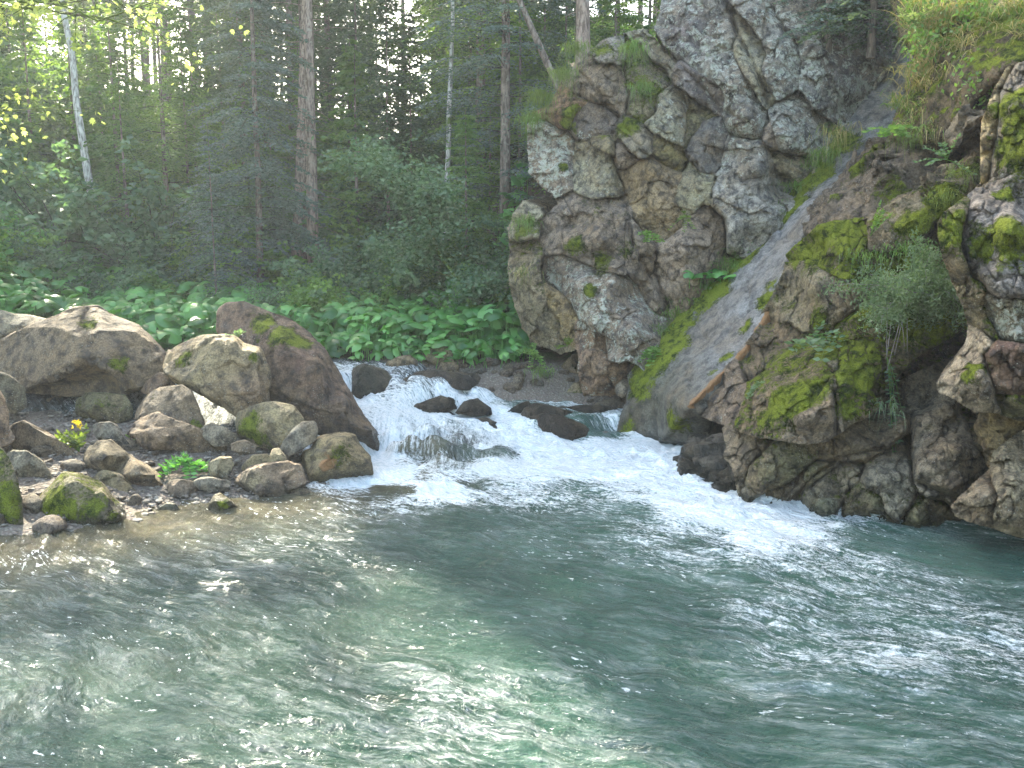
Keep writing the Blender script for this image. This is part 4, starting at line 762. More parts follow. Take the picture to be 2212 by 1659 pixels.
Q('column', 'main column with moss pads',
  [(2024, 484, 8.9), (2040, 460, 8.95), (2068, 438, 9), (2118, 396, 9.1), (2180, 380, 9.1), (2330, 370, 9), (2340, 940, 8.6), (2172, 900, 8.6), (2150, 892, 8.6), (2104, 890, 8.7), (2064, 862, 8.8), (2028, 848, 8.9), (2024, 828, 8.9), (2058, 786, 8.9), (2084, 750, 9), (2092, 714, 9), (2084, 670, 9), (2056, 612, 9), (2036, 556, 8.95)],
  8.8, inner=[(2060, 480, 8.6), (2080, 460, 8.4), (2075, 540, 8.5), (2120, 440, 8.3), (2180, 500, 8.0), (2090, 560, 8.3), (2150, 600, 8.0), (2140, 640, 8.2), (2200, 640, 8.0), (2110, 640, 8.5), (2130, 730, 8.3), (2150, 760, 8.1), (2090, 800, 8.4), (2060, 820, 8.6), (2140, 850, 8.0), (2200, 850, 7.9), (2210, 740, 7.9), (2130, 810, 8.1), (2170, 880, 8.1)],
  rings=False, tint=(.28, .26, .235), lichen=.35, moss=.2,
  cuts=[([(2083, 440), (2072, 512), (2096, 597), (2113, 640)], .16, .035, .06), ([(2039, 537), (2080, 650), (2137, 735), (2150, 800)], .16, .04, .06), ([(2128, 745), (2137, 834), (2167, 884)], .14, .035, .05), ([(2143, 636), (2180, 655), (2230, 661)], .18, .035, .08), ([(2060, 820), (2110, 835), (2140, 830)], .1, .03, .04)], mb=[(2150, 520, 8.1, .42, 1.1), (2120, 540, 8.2, .35, 1.0), (2200, 480, 8, .35, .9), (2040, 500, 8.8, .25, .9), (2080, 800, 8.5, .18, 1.), (2100, 460, 8.4, .2, .8), (2130, 590, 8.2, .25, .7)],
  tints=[(2180, 800, 8, .35, (.13, .07, .06)), (2180, 590, 8, .4, (.24, .22, .23)), (2090, 760, 8.6, .35, (.36, .28, .20)), (2060, 620, 8.8, .3, (.32, .26, .15))], orange=[(2100, 690, 8.6, .1, .6)])
Q('upper_column', 'upper part under the bright moss cushion', [(2118, 405, 9.6), (2118, 330, 9.7), (2122, 266, 9.8), (2146, 200, 9.9), (2165, 168, 9.9), (2212, 140, 9.8), (2330, 120, 9.6), (2340, 430, 9.1), (2200, 430, 9.2), (2140, 425, 9.4)], 9.5, inner=[(2140, 300, 9.3), (2160, 240, 9.3), (2155, 360, 9.2), (2200, 230, 9.0), (2210, 330, 8.8), (2190, 380, 8.9)], rings=False,
  tint=(.34, .28, .17), lichen=.2, moss=.3, mb=[(2190, 280, 8.95, .45, 1.2), (2200, 200, 9.1, .35, 1.1), (2200, 330, 8.8, .3, 1.1), (2130, 390, 9.3, .2, .8)], tints=[(2130, 300, 9.5, .25, (.42, .34, .2))])
Q('foot_block', 'tan blocks at the foot of the column', [(2054, 1092, 8.5), (2075, 1070, 8.5), (2132, 1028, 8.5), (2150, 986, 8.5), (2190, 940, 8.5), (2216, 926, 8.5), (2330, 900, 8.4), (2340, 1190, 8.0), (2212, 1162, 8.2), (2142, 1142, 8.3), (2064, 1116, 8.4)], 8.3, inner=[(2100, 1070, 8.1), (2140, 1060, 7.95), (2170, 1000, 8.1), (2200, 1060, 7.8), (2150, 1110, 7.95), (2200, 1130, 7.8), (2090, 1100, 8.2)], rings=False,
  tint=(.33, .27, .20), lichen=.25, moss=.12, mb=[(2150, 1125, 8, .3, .7)])
Q('inner_pillar', 'ochre streaked pillar in the shade behind the column', [(2120, 890, 8.9), (2150, 880, 8.9), (2260, 880, 8.9), (2300, 1250, 8.9), (2212, 1250, 9), (2160, 1120, 9), (2150, 1020, 9), (2110, 960, 9)], 8.95, bulge=.2, tint=(.27, .21, .12), moss=.15, lichen=.1, thick=1.0)
# ---- joint blocks: every block of the cliff is a faceted body of its own, standing proud of the dark mass behind
CROP = {'a': (1095, 55.3, .2667), 'b': (1382.5, 0, .3333), 'c': (1083.9, 414.8, .2667), 'd': (1465.5, 470.05, .3333), 'e': (1465.5, 884.8, .3375), 'f': (1935.5, 83, .5338), 'n': (0, 0, 1)}
BLOCKS = {}
def block(parent, base, crop, pts, off=.0, tilt=(0, 0), bulge=.10, tint=TAN, moss=.12, lichen=.4, mb=(), inner=(), tints=(), wet=0., **kw):
    ox, oy, k = CROP[crop]; T = lambda q: (ox + q[0] * k, oy + q[1] * k)
    BLOCKS.setdefault(base, []).append(dict(o=np.array([T(p) for p in pts]), off=off, tilt=tilt, bulge=bulge, tint=tint, moss=moss, lichen=lichen, wet=wet,
        mb=[T(m) + tuple(m[2:]) for m in mb], inner=[T(m) + (m[2],) for m in inner], tints=[T(m) + tuple(m[2:]) for m in tints]))
def poly_sd(U, V_, o):
    """signed distance in px to a polygon, negative inside"""
    d = np.full(U.shape, 1e9); ins = np.zeros(U.shape, bool); n = len(o)
    for i in range(n):
        a, b = o[i], o[(i + 1) % n]; ab = b - a; t = np.clip(((U - a[0]) * ab[0] + (V_ - a[1]) * ab[1]) / (ab @ ab + 1e-9), 0, 1)
        d = np.minimum(d, np.hypot(U - a[0] - t * ab[0], V_ - a[1] - t * ab[1]))
        c = ((a[1] > V_) != (b[1] > V_)) & (U < (b[0] - a[0]) * (V_ - a[1]) / (b[1] - a[1] + 1e-9) + a[0]); ins ^= c
    return np.where(ins, -d, d)
def face(parent, name, base, step=2.0, back=2.5, offk=.7, groove=.17, gw=.030, extra=(), wetline=None, mossb=1., seed=0, kick=1., umax=2330, vmin=-90):
    """one continuous jointed rock face: every block is a convex set of planes, joints are narrow grooves"""
    bl = BLOCKS[base]; allp = np.concatenate([np.array(o) for o in OUTL[base]] + [b['o'] for b in bl])
    us = np.arange(allp[:, 0].min() - 4, min(allp[:, 0].max(), umax) + 4, step); vs2 = np.arange(max(allp[:, 1].min(), vmin) - 4, allp[:, 1].max() + 4, step)
    U0, V0 = np.meshgrid(us, vs2); sh = U0.shape; U0, V0 = U0.ravel(), V0.ravel(); z0 = np.zeros_like(U0) + seed * 3.3
    q = np.stack([U0 / 60, V0 / 60, z0], 1)
    U = U0 + 5 * fbm(q, 5, .62); Vv = V0 + 5 * fbm(q + 33, 5, .62)
    inside = np.zeros(U.shape, bool)
    for o in OUTL[base]: inside |= poly_sd(U, Vv, np.array(o, float)) < 0
    SD = np.stack([poly_sd(U, Vv, b['o']) for b in bl]); inside |= SD.min(0) < 0
    order = np.argsort(SD, 0)[:2]; ar = np.arange(len(U)); k0 = order[0]; e_px = (SD[order[1], ar] - SD[k0, ar]) / 2 if len(bl) > 1 else np.full(len(U), 99.)
    b = np.array(BASE[base]); Yb = np.zeros(len(U)); wsum = np.zeros(len(U))
    for p in b: w = 1 / ((U - p[0]) ** 2 + (Vv - p[1]) ** 2 + 900) ** 1.6; Yb += w * p[2]; wsum += w
    Yb /= wsum; m = Yb / FPX; dep = np.zeros(len(U)); tint = np.zeros((len(U), 3)); ms = np.zeros(len(U)); lc = np.zeros(len(U)); wt = np.zeros(len(U))
    rs_ = np.random.RandomState(seed + 11)
    for i, B_ in enumerate(bl):
        M = k0 == i
        ctr = B_['o'].mean(0); du, dv = (U[M] - ctr[0]) * m[M], -(Vv[M] - ctr[1]) * m[M]; Rb = math.sqrt(np.ptp(B_['o'][:, 0]) * np.ptp(B_['o'][:, 1])) / 2 * float(b[:, 2].mean()) / FPX
        pl = (B_['tilt'][0] + rs_.uniform(-.26, .26)) * du + (B_['tilt'][1] + rs_.uniform(-.18, .26)) * dv
        best = np.zeros(M.sum())
        for j in range(4):
            ph = rs_.uniform(0, 6.28); sl_ = rs_.uniform(.15, .62) * kick * (1.25 if B_['bulge'] > .14 else 1); r_ = rs_.uniform(-.1, .75) * Rb
            best = np.maximum(best, sl_ * (du * math.cos(ph) + dv * math.sin(ph) - r_))
        d = pl + np.minimum(best, .5) - (B_['off'] + rs_.uniform(-.2, .2)) * offk
        for p in B_['inner']: d -= p[2] * .5 * np.clip(1 - np.hypot(U[M] - p[0], Vv[M] - p[1]) * m[M] / (.75 * Rb), 0, 1)
        dep[M] = d; v_ = rs_.uniform(.82, 1.18); tint[M] = np.array(B_['tint']) * v_ * np.array((1.24, 1.19, 1.07)); ms[M] = B_['moss'] * mossb; lc[M] = B_['lichen']; wt[M] = B_['wet']
    e = e_px * m; gate = np.clip(.75 + 1.3 * fbm(np.stack([U / 90, Vv / 90, z0 + 9], 1), 3), .15, 1.6)
    pr = np.minimum(order[0], order[1]) * 97 + np.maximum(order[0], order[1]) * 31 + seed * 7 if len(bl) > 1 else np.zeros(len(U), int); pg = _cell[pr.astype(int) & 255, 0]
    gate = gate * np.where(pg < .5, .12, np.where(pg < .8, .55, 1.5))
    dep += groove * gate * np.exp(-(e / gw) ** 1.3) + .16 * groove * np.exp(-(e / (gw * 2.6)))
    # secondary joints inside the blocks
    qq = np.stack([U / 46 + .35 * fbm(q * 1.3 + 5, 3), Vv / 46 + .35 * fbm(q * 1.3 + 15, 3), z0], 1); F1, F2, ID, Dv = worley(qq @ np.array([[.85, .5, 0], [-.35, .75, 0], [0, 0, 1]]))
    r = _cell2[ID]; dep += .10 * (r[:, 0] - .5) + .22 * (Dv[:, 0] * (r[:, 1] - .5) + Dv[:, 1] * (r[:, 2] - .5)); dep += .05 * np.exp(-(F2 - F1) / .03) * sst(.12, .35, fbm(q * 1.1 + 71, 2))
    F1, F2, ID, Dv = worley(qq * 2.7 + 3); r = _cell2[ID]; dep += .04 * (r[:, 0] - .5) + .11 * (Dv[:, 0] * (r[:, 1] - .5) + Dv[:, 1] * (r[:, 2] - .5))
    # long open cracks
    for line, dp, w_ in extra:
        best = np.full(len(U), 1e9); L_ = np.array(line, float)
        for a_, b_ in zip(L_[:-1], L_[1:]):
            ab = b_ - a_; t = np.clip(((U - a_[0]) * ab[0] + (Vv - a_[1]) * ab[1]) / (ab @ ab), 0, 1); best = np.minimum(best, np.hypot(U - a_[0] - t * ab[0], Vv - a_[1] - t * ab[1]))
        dep += dp * np.exp(-(best * m / w_) ** 2)
    Y = Yb + dep
    Vx = np.stack([P_arr(U0, V0, Y)[j] for j in range(3)], 1)
    ok = inside.reshape(sh); cell = ok[:-1, :-1] & ok[1:, :-1] & ok[:-1, 1:] & ok[1:, 1:]
    idx = np.arange(len(U)).reshape(sh); Q = np.stack([idx[1:, :-1][cell], idx[1:, 1:][cell], idx[:-1, 1:][cell], idx[:-1, :-1][cell]], 1)
    # back: rim pushed away from the viewer, closed with side walls
    ed = {}
    E_ = np.concatenate([Q[:, [0, 1]], Q[:, [1, 2]], Q[:, [2, 3]], Q[:, [3, 0]]]); key = E_[:, 0].astype(np.int64) * len(U) + E_[:, 1]; rk = E_[:, 1].astype(np.int64) * len(U) + E_[:, 0]
    bd = E_[~np.isin(key, rk)]; rim = np.unique(bd); o2 = np.full(len(U), -1); n0 = len(U); V3 = [Vx]; off_ = n0
    maps = []
    for sgm in (.12, .45, back):
        dr_ = Vx[rim] - np.array((0, 0, CAMZ)); dr_ /= np.linalg.norm(dr_, axis=1)[:, None]; sh_ = Vx[rim] + dr_ * sgm; c_ = sh_.mean(0); V3.append(sh_ + (c_ - sh_) * (.0 if sgm < .2 else .02 if sgm < 1 else .12))
        mp = o2.copy(); mp[rim] = off_ + np.arange(len(rim)); maps.append(mp); off_ += len(rim)
    W = []; prev = np.arange(len(U))
    for mp in maps: W.append(np.stack([bd[:, 1], bd[:, 0]], 1)); W[-1] = np.stack([prev[bd[:, 1]], prev[bd[:, 0]], mp[bd[:, 0]], mp[bd[:, 1]]], 1); prev = mp
    Fa = np.concatenate([Q] + W); VV = np.concatenate(V3); used_ = np.unique(Fa); re_ = np.zeros(len(VV), int); re_[used_] = np.arange(len(used_)); Fa = re_[Fa]; VV = VV[used_]
    at = lambda x: np.concatenate([x] + [x[rim]] * 3)[used_]
    N = normals(VV, [Fa]); 
    if N[:len(VV) // 2, 1].mean() > 0: Fa = Fa[:, ::-1]; N = -N
    VV = VV + N * (.012 * fbm(VV * 2.6 + seed, 5, .6) + .011 * (1 - 2 * np.abs(fbm(VV * 7 + 40, 4, .6))))[:, None]; N = normals(VV, [Fa])
    tl, ml = at(tint), at(ms); tm = tl.copy()
    blobs = [x for B_ in bl for x in snap(VV, B_['mb'], 0)]; tb = [x for B_ in bl for x in snap(VV, B_['tints'], 0)]
    A_ = rock_masks(VV, N, (1, 1, 1), 1., blobs, 0., (), (), wetline, 0., ())
    up = sst(.0, .8, N[:, 2]); big = fbm(VV * .9 + 4, 3); cre = at(sst(.12, .0, e)) 
    mm = ml * (.62 + .75 * up) + .5 * ml * big + .10 * cre
    for q_, r_, a_ in blobs: mm = np.maximum(mm, a_ * np.exp(-(((VV - q_) ** 2).sum(1)) / (r_ * r_)) * (1 + .4 * big))
    for q_, r_, c_ in tb:
        w = np.exp(-(((VV - q_) ** 2).sum(1)) / (r_ * r_))[:, None]; tm = tm * (1 - w) + np.array(c_) * w
    one = np.ones(len(VV)); ll = np.clip(at(lc) * (1 + .5 * big), 0, 1); wv = np.maximum(A_['wet'], at(wt))
    o = link(name, mesh(name, VV, Fa, M_ROCK, True, {'tint': np.column_stack([tm, one]), 'mask': np.column_stack([np.clip(mm, 0, 1.2), ll, 0 * one, one]), 'wet': np.clip(wv, 0, 1)}), parent)
    ROCKS.append(o); return o
def P_arr(u, v, Y):
    cx, c_y = (u - UC) / FPX, (VC - v) / FPX; dy, dz = CP + c_y * SP, -SP + c_y * CP; t = Y / dy
    return cx * t, Y, CAMZ + dz * t
K = lambda *a, **k: block(cliff, 'cliff', *a, **{**dict(vox=.029), **k})
PK, OC, PG, GG, DP, GL2 = (.32, .26, .215), (.37, .28, .17), (.36, .34, .25), (.30, .29, .27), (.22, .19, .185), (.34, .33, .31)
K('a', [(600, 430), (640, 330), (700, 265), (750, 300), (860, 300), (890, 350), (920, 430), (905, 500), (960, 560), (880, 680), (850, 670), (760, 630), (640, 605), (590, 560)], .25, (0, -.1), tint=PK, lichen=.3, inner=[(760, 300, .1), (780, 420, .25), (820, 560, .1)])
K('a', [(715, 250), (790, 130), (870, 130), (1000, 190), (960, 270), (870, 290), (740, 300)], .15, (0, .4), tint=GG, mb=[(760, 150, None, .3, 1.)], moss=.35)
K('a', [(430, 640), (520, 600), (640, 610), (620, 700), (540, 800), (470, 800), (440, 720)], .1, tint=(.30, .17, .10), lichen=.1, moss=.3, mb=[(540, 640, None, .3, 1.)])
K('a', [(530, 690), (620, 640), (780, 650), (830, 720), (850, 880), (700, 890), (640, 930), (550, 920), (520, 800)], .12, (0, .1), tint=DP, lichen=.6)
K('a', [(530, 1060), (570, 950), (660, 930), (700, 990), (840, 1050), (880, 1180), (920, 1320), (900, 1420), (800, 1400), (720, 1410), (640, 1400), (560, 1340), (540, 1200)], .22, (0, .05), bulge=.18, tint=PG, lichen=.55, inner=[(680, 1200, .3)])
K('a', [(680, 900), (850, 880), (862, 1040), (740, 1010), (690, 970)], .25, (0, .5), tint=(.30, .25, .14), moss=.25, thick=.5)
K('a', [(170, 1190), (190, 1080), (250, 1060), (360, 1060), (370, 900), (470, 880), (545, 900), (535, 1060), (530, 1320), (430, 1345), (330, 1320), (250, 1270)], .1, (.1, 0), bulge=.2, tint=PK, lichen=.85, mb=[(470, 870, None, .25, 1.), (470, 1090, None, .14, 1.)], inner=[(400, 1050, .25), (450, 1200, .3)])
K('a', [(870, 960), (920, 930), (1000, 1010), (1060, 1090), (990, 1130), (930, 1160), (880, 1100)], .12, (.1, .1), tint=PK, thick=.5)
K('a', [(905, 850), (960, 790), (1110, 800), (1170, 900), (1180, 1000), (1120, 1070), (1000, 1020), (950, 950)], .3, (.1, .25), bulge=.2, tint=(.28, .25, .19), inner=[(1090, 930, .28)], mb=[(960, 760, None, .4, 1.)])
K('a', [(880, 1180), (990, 1130), (1100, 1080), (1200, 1060), (1260, 1130), (1390, 1190), (1420, 1230), (1360, 1340), (1300, 1430), (1400, 1500), (1420, 1640), (1280, 1720), (1120, 1700), (1030, 1520), (960, 1330), (920, 1260)], .05, (-.12, .1), bulge=.12, tint=OC, lichen=.35, inner=[(1140, 1200, .2), (1150, 1280, .02), (1240, 1400, .15)])
K('a', [(1160, 980), (1210, 880), (1330, 950), (1430, 990), (1460, 1080), (1440, 1150), (1390, 1190), (1280, 1130), (1210, 1060)], .05, (-.1, -.5), bulge=.22, tint=(.19, .16, .07), moss=.25, lichen=.15)
K('a', [(1120, 780), (1210, 700), (1230, 560), (1320, 480), (1420, 530), (1480, 590), (1450, 700), (1460, 900), (1440, 980), (1390, 960), (1300, 930), (1200, 860)], .30, (.1, .15), bulge=.15, tint=PG, lichen=.7, inner=[(1340, 720, .25)])
K('b', [(270, 930), (290, 760), (320, 640), (420, 690), (495, 745), (420, 800), (340, 900), (300, 965)], .15, (-.1, -.15), tint=(.36, .36, .22), lichen=.4, moss=.25)
K('b', [(298, 1000), (330, 880), (400, 780), (500, 760), (530, 880), (560, 940), (525, 1080), (440, 1120), (370, 1100)], .32, (0, .1), bulge=.18, tint=(.17, .165, .165), lichen=.5)
K('a', [(960, 160), (1100, 120), (1200, 230), (1330, 330), (1320, 480), (1230, 560), (1200, 720), (1110, 780), (1040, 700), (1020, 520), (960, 330)], .05, (0, .2), bulge=.15, tint=(.24, .22, .14), moss=.42, lichen=.3, mb=[(1150, 470, None, .6, .7)])
K('b', [(-30, 250), (80, 230), (240, 400), (200, 500), (60, 420)], .2, (0, .1), tint=PG, lichen=.6, thick=.5)
K('b', [(90, 190), (150, 30), (300, -90), (520, -90), (600, 60), (620, 190), (570, 335), (440, 375), (330, 345), (245, 395), (150, 290)], .40, (.1, .1), bulge=.15, tint=GG, lichen=.75, inner=[(440, 100, .25), (250, 200, .2)], tints=[(250, 200, None, .6, (.24, .20, .20))])
K('b', [(240, 420), (200, 500), (270, 560), (380, 650), (500, 735), (565, 640), (540, 560), (440, 500), (330, 440), (280, 405)], .55, (.1, .1), bulge=.10, tint=DP, lichen=.6)
K('b', [(270, 400), (340, 345), (440, 372), (570, 335), (640, 420), (720, 560), (790, 680), (830, 790), (790, 910), (640, 890), (560, 720), (540, 600), (400, 490)], .42, (.05, .1), bulge=.16, tint=GG, lichen=.75, inner=[(560, 500, .25), (680, 700, .25)])
K('b', [(600, 60), (680, 130), (760, 230), (820, 340), (780, 440), (860, 600), (860, 700), (800, 690), (720, 560), (640, 420), (620, 300), (660, 250), (600, 120)], .30, (-.3, 0), bulge=.10, tint=PG, lichen=.6, moss=.2)
K('b', [(530, -90), (820, -90), (830, 70), (900, 170), (1010, 260), (1050, 400), (1020, 560), (900, 640), (850, 600), (800, 470), (822, 340), (762, 220), (690, 120), (600, 50)], .60, (.1, .1), bulge=.15, tint=GL2, lichen=.8, inner=[(750, 60, .3), (930, 400, .25)])
K('b', [(820, -90), (1400, -90), (1480, 150), (1440, 330), (1350, 480), (1260, 640), (1130, 700), (1030, 560), (1060, 400), (1010, 250), (900, 150), (840, 60)], .75, (.15, .15), bulge=.2, tint=GL2, lichen=.8, inner=[(1150, 200, .35), (1180, 500, .25)], tints=[(1380, 350, None, .9, (.16, .14, .15)), (1420, 80, None, .8, (.15, .12, .12))])
K('b', [(850, 700), (1030, 590), (1130, 710), (1110, 830), (1060, 930), (990, 1000), (930, 990), (880, 900), (860, 780)], .70, (.1, 0), bulge=.15, tint=GG, lichen=.75)
K('b', [(795, 840), (840, 805), (872, 880), (885, 960), (840, 970), (800, 900)], .65, (0, 0), bulge=.08, tint=PK, lichen=.4, thick=.4)
K('b', [(540, 940), (640, 895), (790, 915), (870, 1060), (890, 1130), (700, 1165), (640, 1200), (530, 1190), (520, 1060)], .55, (.05, .1), bulge=.15, tint=GG, lichen=.65, inner=[(600, 960, .2)])
K('b', [(520, 1205), (620, 1195), (700, 1170), (860, 1150), (960, 1170), (930, 1280), (850, 1400), (700, 1520), (560, 1640), (550, 1420), (480, 1330), (470, 1220)], .60, (.05, .1), bulge=.15, tint=GL2, lichen=.55, inner=[(650, 1300, .25)])
K('b', [(840, 980), (990, 1000), (1010, 1060), (980, 1160), (900, 1130), (870, 1060)], .55, (.05, .1), bulge=.1, tint=PG, lichen=.5, moss=.25, thick=.5)
K('b', [(250, 1190), (330, 1050), (380, 1120), (450, 1130), (480, 1230), (470, 1310), (380, 1300), (350, 1380), (290, 1350), (250, 1270)], .30, (0, -.1), bulge=.12, tint=(.38, .37, .26), lichen=.6)
K('n', [(1418, 575), (1431, 537), (1468, 495), (1505, 455), (1535, 445), (1564, 470), (1571, 510), (1569, 560), (1545, 600), (1500, 655), (1452, 665), (1428, 625)], .35, (.05, .15), bulge=.2, tint=(.35, .28, .23), lichen=.3, inner=[(1480, 540, .3), (1500, 610, .35), (1545, 530, .1)])
K('c', [(295, 230), (390, 180), (500, 60), (560, 5), (640, 30), (760, 60), (900, 20), (1000, 60), (1050, 150), (1012, 250), (1010, 400), (1000, 600), (1020, 680), (800, 640), (640, 560), (480, 500), (330, 520), (310, 330)], .28, (.05, .2), bulge=.14, vox=.029, tint=PK, lichen=.5, moss=.25, inner=[(420, 240, .25), (700, 300, .2)], mb=[(540, 450, None, .35, .8), (780, 560, None, .4, .7), (950, 480, None, .3, .7)])
K('c', [(310, 600), (330, 520), (480, 490), (640, 550), (800, 630), (1020, 670), (1100, 760), (1150, 900), (1200, 960), (1290, 1080), (1200, 1190), (1050, 1320), (960, 1380), (860, 1360), (840, 1150), (740, 1120), (620, 980), (560, 900), (480, 800), (340, 690)], .38, (.05, .05), bulge=.18, vox=.029, tint=(.33, .28, .25), lichen=.8, moss=.12, inner=[(700, 750, .3), (900, 900, .35), (1050, 1060, .3)], mb=[(715, 740, None, .16, 1.2)])
K('c', [(1010, 250), (1080, 280), (1170, 370), (1210, 480), (1230, 600), (1180, 680), (1250, 720), (1290, 800), (1385, 885), (1350, 930), (1270, 970), (1200, 930), (1140, 830), (1090, 720), (1010, 590), (1000, 400)], .30, (0, .05), bulge=.18, tint=PK, lichen=.45, inner=[(1100, 500, .25), (1240, 830, .2)])
K('c', [(600, 1290), (590, 1050), (680, 1060), (740, 1160), (850, 1170), (860, 1370), (1000, 1385), (930, 1480), (900, 1600), (850, 1650), (760, 1640), (700, 1500), (640, 1400)], .20, (0, -.1), bulge=.18, tint=(.36, .24, .17), lichen=.65, inner=[(760, 1300, .3), (820, 1450, .2)])
K('c', [(100, 930), (60, 760), (50, 560), (80, 400), (250, 330), (330, 480), (310, 640), (345, 760), (400, 960), (480, 1060), (450, 1190), (590, 1280), (430, 1280), (240, 1230), (170, 1090)], .15, (.15, 0), bulge=.2, tint=(.22, .19, .13), lichen=.3, moss=.35, inner=[(200, 700, .3), (250, 1000, .25)])
K('c', [(330, 740), (450, 800), (560, 900), (595, 1050), (590, 1250), (470, 1180), (490, 1050), (390, 980)], .30, (.2, 0), bulge=.08, tint=(.33, .25, .12), lichen=.4, moss=.15, thick=.5)
K('c', [(90, 190), (190, 70), (310, 130), (310, 215), (240, 230), (130, 220)], .25, (0, .1), bulge=.12, tint=PG, lichen=.3, thick=.6)
K('c', [(40, 280), (110, 250), (230, 240), (300, 330), (250, 420), (120, 430), (60, 370)], .2, (0, .5), bulge=.12, tint=PG, moss=.35, mb=[(150, 250, None, .3, 1.)], thick=.6)
OB = lambda *a, **k: block(outc, 'overhang', *a, **{**dict(vox=.023, lichen=.25, moss=.36), **k})
OL = (.215, .18, .11)
OB('d', [(690, 240), (800, 140), (940, 40), (1180, 0), (1240, 100), (1210, 230), (1190, 340), (1060, 410), (920, 330), (850, 280), (720, 285)], .35, (0, .9), bulge=.12, tint=OL, moss=.75, mb=[(900, 160, None, .6, 1.1), (760, 220, None, .3, 1.1)], tints=[(1150, 300, None, .3, (.22, .21, .20))])
OB('d', [(690, 290), (860, 280), (920, 340), (1080, 410), (1190, 470), (1180, 560), (1050, 640), (880, 670), (700, 650), (560, 670), (530, 640), (615, 480), (670, 370)], .15, (0, -.35), bulge=.2, tint=(.28, .235, .15), moss=.3, lichen=.4, inner=[(850, 500, .3)], mb=[(850, 640, None, .3, .8)])
OB('d', [(110, 1190), (200, 1075), (320, 950), (370, 905), (400, 1000), (435, 1110), (420, 1190), (360, 1345), (250, 1310), (120, 1222)], .05, (.1, -.3), bulge=.12, tint=(.20, .15, .115), moss=.12, lichen=.55)
OB('d', [(380, 895), (470, 770), (530, 690), (700, 700), (740, 800), (640, 900), (500, 1000), (430, 1060), (402, 980)], -.1, (.1, -.1), bulge=.15, tint=(.17, .13, .09), moss=.3, lichen=.4)
OB('d', [(356, 1342), (420, 1200), (450, 1090), (600, 1010), (640, 940), (800, 830), (930, 800), (1000, 870), (1010, 1030), (940, 1100), (870, 1220), (720, 1300), (690, 1400), (600, 1400), (480, 1390)], .35, (0, .75), bulge=.12, tint=(.24, .18, .115), moss=.42, mb=[(720, 1130, None, .5, 1.3), (620, 1180, None, .3, 1.2), (520, 1280, None, .25, .9), (820, 1080, None, .3, 1.1)], inner=[(700, 1000, .1), (560, 1150, .1)])
OB('d', [(690, 1412), (720, 1310), (860, 1230), (950, 1110), (1000, 1040), (1030, 1180), (1050, 1340), (960, 1420), (850, 1455), (720, 1442)], .55, (0, -.15), bulge=.12, tint=(.32, .26, .20), moss=.08, lichen=.35, inner=[(870, 1290, .25), (980, 1120, .15)])
OB('d', [(1035, 1045), (1090, 860), (1300, 800), (1335, 900), (1310, 1000), (1120, 1120), (1140, 1200), (1250, 1180), (1320, 1220), (1240, 1290), (1100, 1345), (1062, 1320)], .40, (0, .2), bulge=.12, tint=OL, moss=.55, mb=[(1180, 1000, None, .35, 1.), (1090, 1200, None, .25, .8)])
OB('n', [(1819, 703), (1865, 670), (1960, 640), (2060, 650), (2086, 700), (2060, 728), (2010, 752), (1965, 785), (1925, 822), (1898, 855), (1905, 800), (1888, 740)], .30, (0, -.1), bulge=.2, tint=(.17, .15, .08), moss=.55, mb=[(1990, 690, None, .5, .9)])
OB('n', [(1850, 560), (1900, 530), (1990, 545), (2040, 590), (2050, 650), (1950, 650), (1870, 660)], .1, (0, .1), bulge=.15, tint=(.15, .13, .08), moss=.5)
OB('d', [(860, 890), (930, 870), (1000, 900), (1010, 980), (940, 990), (870, 960)], .5, (0, .2), bulge=.08, tint=(.26, .24, .18), moss=.25, thick=.4)
E = lambda *a, **k: block(outc, 'undercut_wall', *a, **{**dict(vox=.023, lichen=.12, moss=.24, wetline=.04), **k})
WB, WG, WO = (.23, .185, .13), (.255, .23, .18), (.20, .185, .105)
E('e', [(280, 300), (330, 180), (600, 200), (570, 260), (450, 360), (430, 480), (400, 600), (350, 400), (320, 340)], .1, (.1, -.2), tint=WB)
E('e', [(430, 470), (470, 360), (600, 215), (900, 235), (870, 325), (700, 460), (640, 505), (540, 520)], .22, (.05, -.2), bulge=.15, tint=WO, moss=.3, inner=[(650, 330, .22)])
E('e', [(408, 500), (540, 515), (560, 540), (480, 585), (436, 675), (400, 600)], .25, (.1, -.2), tint=WG, thick=.5)
E('e', [(470, 610), (570, 520), (700, 470), (800, 390), (812, 500), (700, 620), (600, 700), (520, 690)], .12, (0, -.2), bulge=.12, tint=WB, wet=.1)
E('e', [(808, 372), (880, 330), (1000, 330), (1000, 360), (860, 480), (812, 495)], .15, (0, 0), tint=WO, thick=.5)
E('e', [(890, 225), (1000, 195), (1000, 322), (900, 312)], .12, (0, -.1), tint=WB, thick=.5)
E('e', [(1010, 160), (1180, 100), (1450, 120), (1340, 262), (1190, 325), (1010, 318)], .32, (.05, -.1), bulge=.15, tint=(.16, .13, .09), moss=.2)
E('e', [(1018, 360), (1182, 365), (1100, 500), (1032, 560), (1020, 450)], .1, (0, -.2), bulge=.07, tint=WG, thick=.5)
E('e', [(690, 640), (820, 520), (860, 490), (1000, 380), (1016, 450), (1040, 600), (1002, 745), (1000, 800), (690, 760)], .18, (0, -.2), bulge=.12, tint=WG, moss=.3, inner=[(900, 560, .2)], tints=[(880, 700, None, .35, (.13, .14, .08))])
E('e', [(1050, 600), (1140, 500), (1200, 485), (1300, 550), (1340, 680), (1400, 760), (1400, 850), (1060, 850), (1010, 750)], .12, (0, -.1), bulge=.14, tint=(.19, .19, .12), moss=.35)
